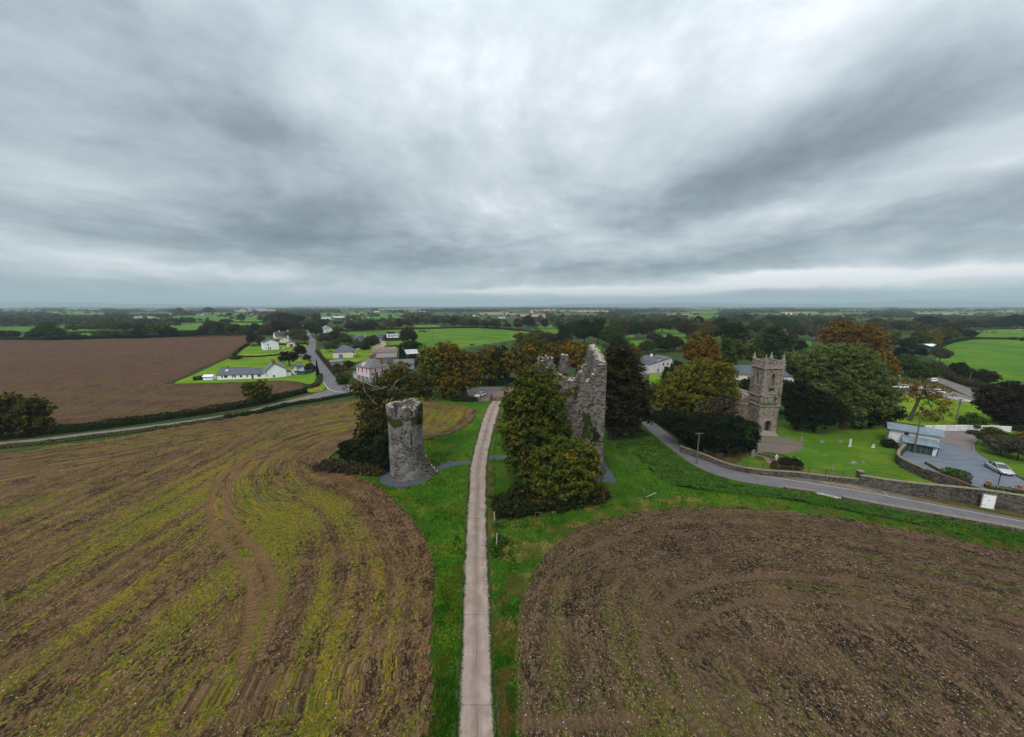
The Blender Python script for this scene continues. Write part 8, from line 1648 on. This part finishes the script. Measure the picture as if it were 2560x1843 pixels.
hedge('hedge', S((792, 880), (812, 905), (835, 930), (850, 944)), 1.4, 2.0, 'brown', .26, 'rough hedge along the right of the village road', seed=10); hedge('hedge', S((893, 962), (930, 967), (985, 964), (1050, 965)), 1.2, 1.6, 'green', .25, 'front hedge of the pink house garden', seed=11)
hedge('hedge', S((961, 871), (1000, 869), (1042, 869)), 2.0, 3, 'dark', .34, 'long dark hedge behind the round-roofed barn', seed=12); hedge('hedge', S((872, 880), (884, 872), (908, 868)), 1.6, 3, 'dark', .34, 'dark hedge below the farmyard', seed=13)
hedge('hedge', S((0, 850), (200, 848), (420, 842), (560, 837), (700, 836)), 2.6, 3.5, 'dark', .5, 'continuous dark hedge along the top of the brown field', seed=14, dens=.8)
hedge('hedge', S((60, 836), (160, 833), (350, 832)), 1.8, 3, 'dark', .6, 'dark hedge between two far green strips on the left', seed=15, dens=.7); hedge('hedge', S((418, 830), (455, 830), (515, 832)), 2, 3, 'dark', .6, 'dark hedge below the lime green far field', seed=16, dens=.7)
hedge('hedge', S((440, 806), (560, 806.5), (680, 807)), 1.8, 3, 'dark', .7, 'straight thin hedge below the widest far green field', seed=17, dens=.7)
hedge('hedge', S((862, 829), (940, 825), (1060, 823), (1200, 820), (1310, 828), (1360, 836)), 2.0, 3, 'dark', .5, 'dark hedge along the far side of the cattle field', seed=18, dens=.8)
hedge('hedge', S((2400, 850), (2460, 848), (2600, 850)), 1.8, 2.6, 'dark', .4, 'dark hedge between the two right-hand meadows', seed=19); hedge('hedge', S((2341, 872), (2375, 858), (2420, 850)), 2.2, 3, 'dark', .4, 'hedge on the left edge of the right-hand meadow', seed=20)
hedge('hedge', S((2355, 930), (2385, 948), (2420, 962), (2480, 975), (2570, 990)), 2.4, 5, 'brown', .3, 'wide thicket hedge along the near edge of the meadow', seed=21)
hedge('hedge', S((2358, 1196), (2412, 1214)), 2.3, 3.4, 'green', .16, 'block-shaped clipped yellow-green hedge in the gravel yard', seed=22, jit=.06, dens=1.3)
hedge('hedge', S((2258, 1108), (2246, 1090), (2225, 1066), (2215, 1055)), 1.6, 1.6, 'dark', .2, 'ivy-grown hedge inside the curved churchyard wall', seed=23)
hedge('hedge', S((2462, 1219), (2510, 1228), (2560, 1235)), .6, .9, 'olive', .14, 'mixed planting filling the flower bed', seed=24, dens=.8, jit=.5)
def thicket(lobes, kind, label, seed, Y=None, clump=.6, leaf=.2, name='shrubbery'):
    """bushy growth from picture ellipses (px, py of the foot, half-width px, height m)"""
    p0 = at(lobes[0][0], lobes[0][1]); L_ = []
    for (x, y, w, h) in lobes: p = at(x, y); r = w / pxm(p); L_.append((p.x - p0.x, p.y - p0.y + r * .5, h * .42, r, r * .8, h * .55))
    rg = np.random.default_rng(seed); C, N, Z_ = crown_pts(rg, L_, clump, 26, leaf, 1.1, .5, .2); k = C[:, 2] > .05; V, F = leaf_quads(C[k], N[k], Z_[k], rg)
    r = empty(name, (p0.x, p0.y, 0), 0, label, 'shrubs'); c = link_mesh('foliage', np_mesh('foliage', V, F, M['leaf']), None, r); setkind(c, kind, .05, seed)
    m = MB()
    for l in L_: m.tube([(l[0], l[1], 0), (l[0] + .3, l[1], l[2] + l[5] * .6)], [.09, .03], 5)
    m.build('stems', M['bark_dark'], r)
thicket([(1255, 1296, 26, 2.4), (1285, 1298, 30, 2.8), (1320, 1292, 32, 2.9), (1360, 1282, 32, 2.6), (1300, 1275, 44, 3.6), (1400, 1280, 34, 2.8), (1435, 1270, 30, 2.4), (1250, 1275, 22, 2.4), (1350, 1265, 40, 3.2), (1445, 1255, 30, 2.6)], 'dark', 'dense dark shrubbery in front of the big tree', 25)
thicket([(1480, 1262, 22, 2.4), (1500, 1258, 20, 2.5), (1515, 1252, 14, 1.8)], 'brown', 'purplish brown twiggy shrub at the castle lawn corner', 26, clump=.45, leaf=.14)
thicket([(800, 1178, 22, 1.3), (838, 1184, 24, 1.7), (870, 1186, 28, 2.0), (905, 1186, 28, 1.9), (935, 1190, 24, 1.6), (820, 1170, 24, 1.4)], 'brown', 'brown dying undergrowth left of the round tower', 27, clump=.5, leaf=.16)
thicket([(900, 1176, 32, 3.6), (935, 1176, 32, 4.8), (958, 1180, 24, 5.0), (890, 1160, 38, 5.2), (930, 1156, 40, 7.5), (968, 1165, 24, 7.0), (870, 1148, 32, 4.2), (925, 1140, 40, 9.5)], 'yew', 'dark undergrowth below the half-bare beech', 28)
thicket([(1238, 1380, 16, 1.0), (1250, 1366, 20, 1.2), (1242, 1395, 14, .8)], 'green', 'nettle clump around the leaning pale post', 29, clump=.35, leaf=.12, name='nettle_clump'); thicket([(1240, 1318, 10, .6), (1254, 1320, 10, .5)], 'lush', 'pale green docks at the foot of the corner post', 30, clump=.3, leaf=.12, name='nettle_clump')
hedge('hedge', S((1168, 1000), (1190, 1003), (1130, 1003)), 1.3, 2, 'dark', .22, 'dark undergrowth left of the slatted store', seed=31)
hedge('hedge', S((1280, 1008), (1310, 1010), (1345, 1004)), 2.4, 3, 'dark', .24, 'dark undergrowth right of the field gate', seed=32)
hedge('hedge', S((1130, 962), (1200, 963), (1300, 963), (1450, 968), (1560, 990)), 3.0, 4, 'dark', .32, 'dark wood edge along the far side of the road', seed=33)
hedge('hedge', S((1625, 1042), (1700, 1088), (1760, 1128), (1800, 1150)), 2.2, 3, 'yew', .24, 'shaded dark undergrowth below the yews along the road', seed=34)
# bramble bank under the road
def bank(name, U, Lw, h, label, seed, dens=1.0, kind='green', leaf=.17):
    a = catmull(U, False, 8); b = catmull(Lw, False, 8); rg = np.random.default_rng(seed); n = int(len(a) * 900 * dens); A_ = np.array([(p.x, p.y) for p in a]); B_ = np.array([(p.x, p.y) for p in b])
    t = rg.random(n) * (len(a) - 1); i = t.astype(int); f = (t - i)[:, None]; i2 = np.minimum(i + 1, len(a) - 1); i3 = np.minimum(i, len(b) - 1); i4 = np.minimum(i2, len(b) - 1); g_ = rg.random((n, 1))
    P = (A_[i] * (1 - f) + A_[i2] * f) * (1 - g_) + (B_[i3] * (1 - f) + B_[i4] * f) * g_
    hh = h * np.clip(fbm(P[:, 0] * .45, P[:, 1] * .45, seed, 3) * 2.4 - .7, 0, 1.2); k = hh > .05; P, hh = P[k], hh[k]
    C = np.stack([P[:, 0] - a[0].x, P[:, 1] - a[0].y, hh * (.55 + .45 * rg.random(len(P)))], 1); N = rg.normal(size=C.shape) * .55 + [0, -.15, 1]
    V, F = leaf_quads(C, N, leaf * (.6 + .8 * rg.random(len(P))), rg); o = link_mesh(name, np_mesh(name, V, F, M['leaf']), None, None, (a[0].x, a[0].y, 0)); setkind(o, kind, .05, seed); o['kind'] = 'stuff'; return o
bank('brambles', S((1560, 1080), (1621, 1082), (1663, 1118), (1714, 1157), (1765, 1186), (1817, 1205)), S((1540, 1120), (1580, 1130), (1620, 1170), (1660, 1205), (1720, 1222), (1780, 1228)), 0.8, '', 3, .8, 'lush')
bank('brambles', S((1765, 1188), (1817, 1206), (1960, 1230), (2103, 1255), (2251, 1282), (2410, 1311), (2560, 1338)), S((1740, 1225), (1800, 1232), (1960, 1250), (2103, 1275), (2251, 1305), (2410, 1340), (2560, 1372)), .55, '', 4, .55, 'lush', .13)
# ---------------------------------------------------------------- grass, weeds and stones
def keep_in(P, inc, exc=()):
    m = np.zeros(len(P), bool)
    for e in inc: m |= inside(P[:, 0], P[:, 1], e)
    for e in exc: m &= ~inside(P[:, 0], P[:, 1], e)
    return P[m]
drive_poly = [(p[0], p[1]) for p in bed]
road_poly = [(p.x, p.y) for p in MRL] + [(p.x, p.y) for p in MRR[::-1]]
apron1 = [(CX0 - 2, CY0 - 2.4), (CX1 + 2.4, CY0 - 2.4), (CX1 + 2.4, CY1 + 2), (CX0 - 2, CY1 + 2)]; apron2 = [(p.x, p.y) for p in ringpts(TWR.x, TWR.y + .3, 5.5, 6)]
pth1 = [(-5.4, 77.2), (3.2, 77.2), (3.2, 79.3), (-5.2, 79.3)]; pth2 = [(-18.3, 67), (-13.5, 73.1), (-9, 74.5), (-9, 76.3), (-14, 75.7), (-17.5, 71.8)]
vp = [(p.x, p.y) for p in VERGE]
P = sample_view(300000, 1060, 1860, 850, 2700, 1); P = keep_in(P, [vp], [drive_poly, road_poly, apron1, apron2, L_EDGE, R_EDGE, pth1, pth2]); P = P[P[:, 1] < 100]
near = P[:, 1] < 60
tufts('grass', P[near], .17, .035, M['blade'], 2, seed=1); tufts('grass', P[~near][:26000], .24, .07, M['blade'], 1, seed=2)
dd, _ = dist_poly(P[:, 0], P[:, 1], R_EDGE); q = P[(dd < 2.6) & (fbm(P[:, 0] * .35, P[:, 1] * .35, 4, 3) > .50)]; q2 = P[fbm(P[:, 0] * .5, P[:, 1] * .5, 14, 3) > .60]; tufts('long_grass', q2[:6000], .34, .05, M['blade'], 2, seed=33); tufts('dock_leaves', q2[6000:8200], .26, .06, M['bramble'], 2, seed=35); q2 = P[fbm(P[:, 0] * .3, P[:, 1] * .3, 24, 3) > .62]; tufts('seeding_grass', q2[:5000], .34, .04, M['weed_leaf'], 2, seed=34)
tufts('dry_grass', q, .22, .035, M['blade_dry'], 2, seed=3)
q = []
for sd_ in (0, 1):
    yy = 21 + 80 * rng.random(5200) ** 1.6; e_ = np.array([drive_edges(y)[sd_] for y in yy]) + (rng.normal(size=5200) * .12) + (.02 if sd_ else -.02); q.append(np.stack([e_, yy, yy * 0 + .03], 1))
tufts('grass', np.concatenate(q), .12, .035, M['blade'], 2, seed=17)
dd, _ = dist_poly(P[:, 0], P[:, 1], L_EDGE); q = P[(dd < .6)]; tufts('dry_grass', q[::2], .20, .035, M['blade_dry'], 1, seed=4)
for (dat, nm, mat, sd) in ((L_DAT, 'left', 'a', 5), (R_DAT, 'right', 'b', 6)):
    X, Y, Z, Wd, Tk = dat; rg = np.random.default_rng(sd); pr = np.clip(1 / (Y / 24.0) ** 2.0, 0, 1)
    w = np.clip(Wd * 1.6 - .25, 0, 1) ** 1.3 * (1 - Tk); k = np.where(rg.random(len(X)) < w * (.9 if nm == 'left' else .55) * (.25 + pr))[0]; k = k[rg.random(len(k)) < .9]
    P3 = np.stack([X[k], Y[k], Z[k]], 1); P3 = np.repeat(P3, 2, 0); P3[:, :2] += rg.normal(size=(len(P3), 2)) * .17; tufts('weeds', P3, .11, .05, M['weed_leaf'], 2, seed=sd, lean=.9)
    k = np.where(rg.random(len(X)) < .34 * (.15 + pr))[0]; P3 = np.stack([X[k], Y[k], Z[k]], 1); P3 = np.repeat(P3, 2, 0); P3[:, :2] += rg.normal(size=(len(P3), 2)) * .2; tufts('straw', P3, .05, .04, M['straw'], 1, seed=sd + 9, lean=2.5)
    def stones(n, nm_, mt, s0, s1, sd2):
        rg = np.random.default_rng(sd2); k = rg.choice(len(X), n, p=(pr ** .8) / (pr ** .8).sum()); m_ = len(k); base = np.array([(1, 0, 0), (0, 1, 0), (-1, 0, 0), (0, -1, 0), (0, 0, .7)]); s = (s0 + (s1 - s0) * rg.random(m_) ** 3)[:, None, None]
        a = rg.random(m_) * 6.28; c, s_ = np.cos(a), np.sin(a); B_ = base[None] * (0.7 + .6 * rg.random((m_, 5, 1))) * s; V = np.stack([B_[..., 0] * c[:, None] - B_[..., 1] * s_[:, None], B_[..., 0] * s_[:, None] + B_[..., 1] * c[:, None], B_[..., 2]], -1)
        V += np.stack([X[k] + rg.normal(size=m_) * .2, Y[k] + rg.normal(size=m_) * .2, Z[k]], 1)[:, None, :]; f = np.array([(0, 1, 4), (1, 2, 4), (2, 3, 4), (3, 0, 4)]); F = (np.arange(m_)[:, None, None] * 5 + f[None]).reshape(-1, 3)
        link_mesh(nm_, np_mesh(nm_, V.reshape(-1, 3), F, M[mt]))['kind'] = 'stuff'
    stones(9000 if nm == 'left' else 12000, 'field_stones', 'stone_white', .015, .065, sd + 20); stones(26000, 'soil_clods', 'stone_brown', .03, .13, sd + 30)
# ---------------------------------------------------------------- woods and hedgerows out to the horizon
def far_woods():
    rg = np.random.default_rng(77); pal = np.array([(.026, .040, .016), (.036, .058, .018), (.055, .060, .022), (.060, .046, .026), (.045, .038, .024), (.070, .062, .024), (.022, .030, .014), (.050, .065, .020)])
    excl = [p for p in PATCH]; rows = []; y = 838.0
    while y > 766.3:
        sc_ = (y - 765) / CAM_H                                    # picture px per metre
        tw = rg.uniform(8, 12) * sc_; n = int(3900 / (tw * .72)); x = -680 + 3900 * (np.arange(n) + rg.random(n)) / n; yy = y + (rg.random(n) - .5) * .10 * (y - 765)
        h = (5.5 + 7.5 * rg.random(n) ** 1.5 + 4 * (rg.random(n) < .10)) * (1 + .25 * (y < 785)); w = (3.2 + 3.4 * rg.random(n)) * (1 + .3 * (y < 785)); top = yy - h * sc_
        ok = np.ones(n, bool)
        for (x0, y0, x1, y1, m) in excl:
            ok &= ~((x > x0 - w * .4 * sc_) & (x < x1 + w * .4 * sc_) & (yy > y0 + .1 * (y1 - y0)) & (top + .25 * h * sc_ < y1) & (top < y1 - .0) & (yy > y0))
        ok &= ~((yy > 827) & (x < 730)); ok &= ~((yy > 815) & (x > 860) & (x < 1320)); ok &= ~((yy > 800) & (x > 750) & (x < 860)); ok &= ~((yy > 829) & (x > 1320)); ok &= ~((yy > 812) & (x > 2420) & (x < 2600) & (yy > 822))
        # thin the woods where they open into hedges
        op = fbm(x * .010, yy * .09, 5, 2); ok &= (op > .36) | (rg.random(n) < .5)
        lone = (rg.random(n) < .10) & (h < 10.5)
        ok |= lone & (yy < 812)
        rows.append(np.stack([x[ok], yy[ok], h[ok], w[ok]], 1)); y -= max(.28, .085 * (y - 765))
    R_ = np.concatenate(rows); u, v = (R_[:, 0] - 1280) / FPX, (R_[:, 1] - 921.5) / FPX; t = CAM_H / (sp + v * cp); X, Y, H_, W_ = u * t, t * (cp - v * sp), R_[:, 2], R_[:, 3]
    print('far trees', len(X))
    for lvl, (d0, d1, m_) in enumerate(((0, 900, 46), (900, 2200, 16), (2200, 99999, 6))):
        k = (Y >= d0) & (Y < d1); n = k.sum(); x, yy, h, w = X[k], Y[k], H_[k], W_[k]
        col = pal[rg.integers(0, len(pal), n)] * (.8 + .5 * rg.random((n, 1)))
        d = rg.normal(size=(n, m_, 3)); d /= np.linalg.norm(d, axis=2, keepdims=True); d[..., 2] = np.abs(d[..., 2]) * 1.1 - .25; rad = .7 + .4 * rg.random((n, m_, 1))
        C = d * rad * np.stack([w, w, h * .5], 1)[:, None, :] + np.stack([x, yy, h * .52], 1)[:, None, :]; C[..., 2] = np.maximum(C[..., 2], .4)
        sz = (w[:, None] * (.30 if lvl == 0 else .48 if lvl == 1 else .85) * (.6 + .8 * rg.random((n, m_)))); N = d + rg.normal(size=d.shape) * .35
        V, F = leaf_quads(C.reshape(-1, 3), N.reshape(-1, 3), sz.ravel(), rg, .8)
        me = np_mesh('woodland', V, F, M['leaf_far']); ca = me.attributes.new('tint', 'FLOAT_COLOR', 'POINT'); cc = np.repeat(np.concatenate([col, np.ones((n, 1))], 1), m_ * 4, 0).astype(np.float32); ca.data.foreach_set('color', cc.ravel())
        link_mesh('woodland', me)['kind'] = 'stuff'
far_woods()
# ---------------------------------------------------------------- haze
HAZE = 1.05e-4
xs_ = grid_axis(-38000, 38000); ys_ = np.concatenate([[-150.], grid_axis(-120, 37000)]); hx, hy = np.meshgrid(xs_, ys_); nr, nc = hx.shape
V = np.concatenate([np.stack([hx, hy, hx * 0 + z], -1).reshape(-1, 3) for z in (-1.5, 420.)]); hi_ = np.arange(nr * nc).reshape(nr, nc); q_ = np.stack([hi_[:-1, :-1], hi_[:-1, 1:], hi_[1:, 1:], hi_[1:, :-1]], -1).reshape(-1, 4)
rim_ = np.concatenate([hi_[0, :-1], hi_[:-1, -1], hi_[-1, :0:-1], hi_[:0:-1, 0]]); r2_ = np.roll(rim_, -1); N0 = nr * nc
ho = link_mesh('haze', np_mesh('haze', V, np.concatenate([q_[:, ::-1], q_ + N0, np.stack([rim_, r2_, r2_ + N0, rim_ + N0], 1)]))); ho['kind'] = 'stuff'
hm_ = bpy.data.materials.new('haze'); hm_.use_nodes = True; nt = hm_.node_tree; nt.nodes.clear(); o = NN(nt, 'ShaderNodeOutputMaterial'); pv = NN(nt, 'ShaderNodeVolumePrincipled')
pv.inputs['Color'].default_value = (.68, .86, .92, 1); pv.inputs['Density'].default_value = HAZE; pv.inputs['Anisotropy'].default_value = .0; nt.links.new(pv.outputs[0], o.inputs['Volume']); ho.data.materials.append(hm_)
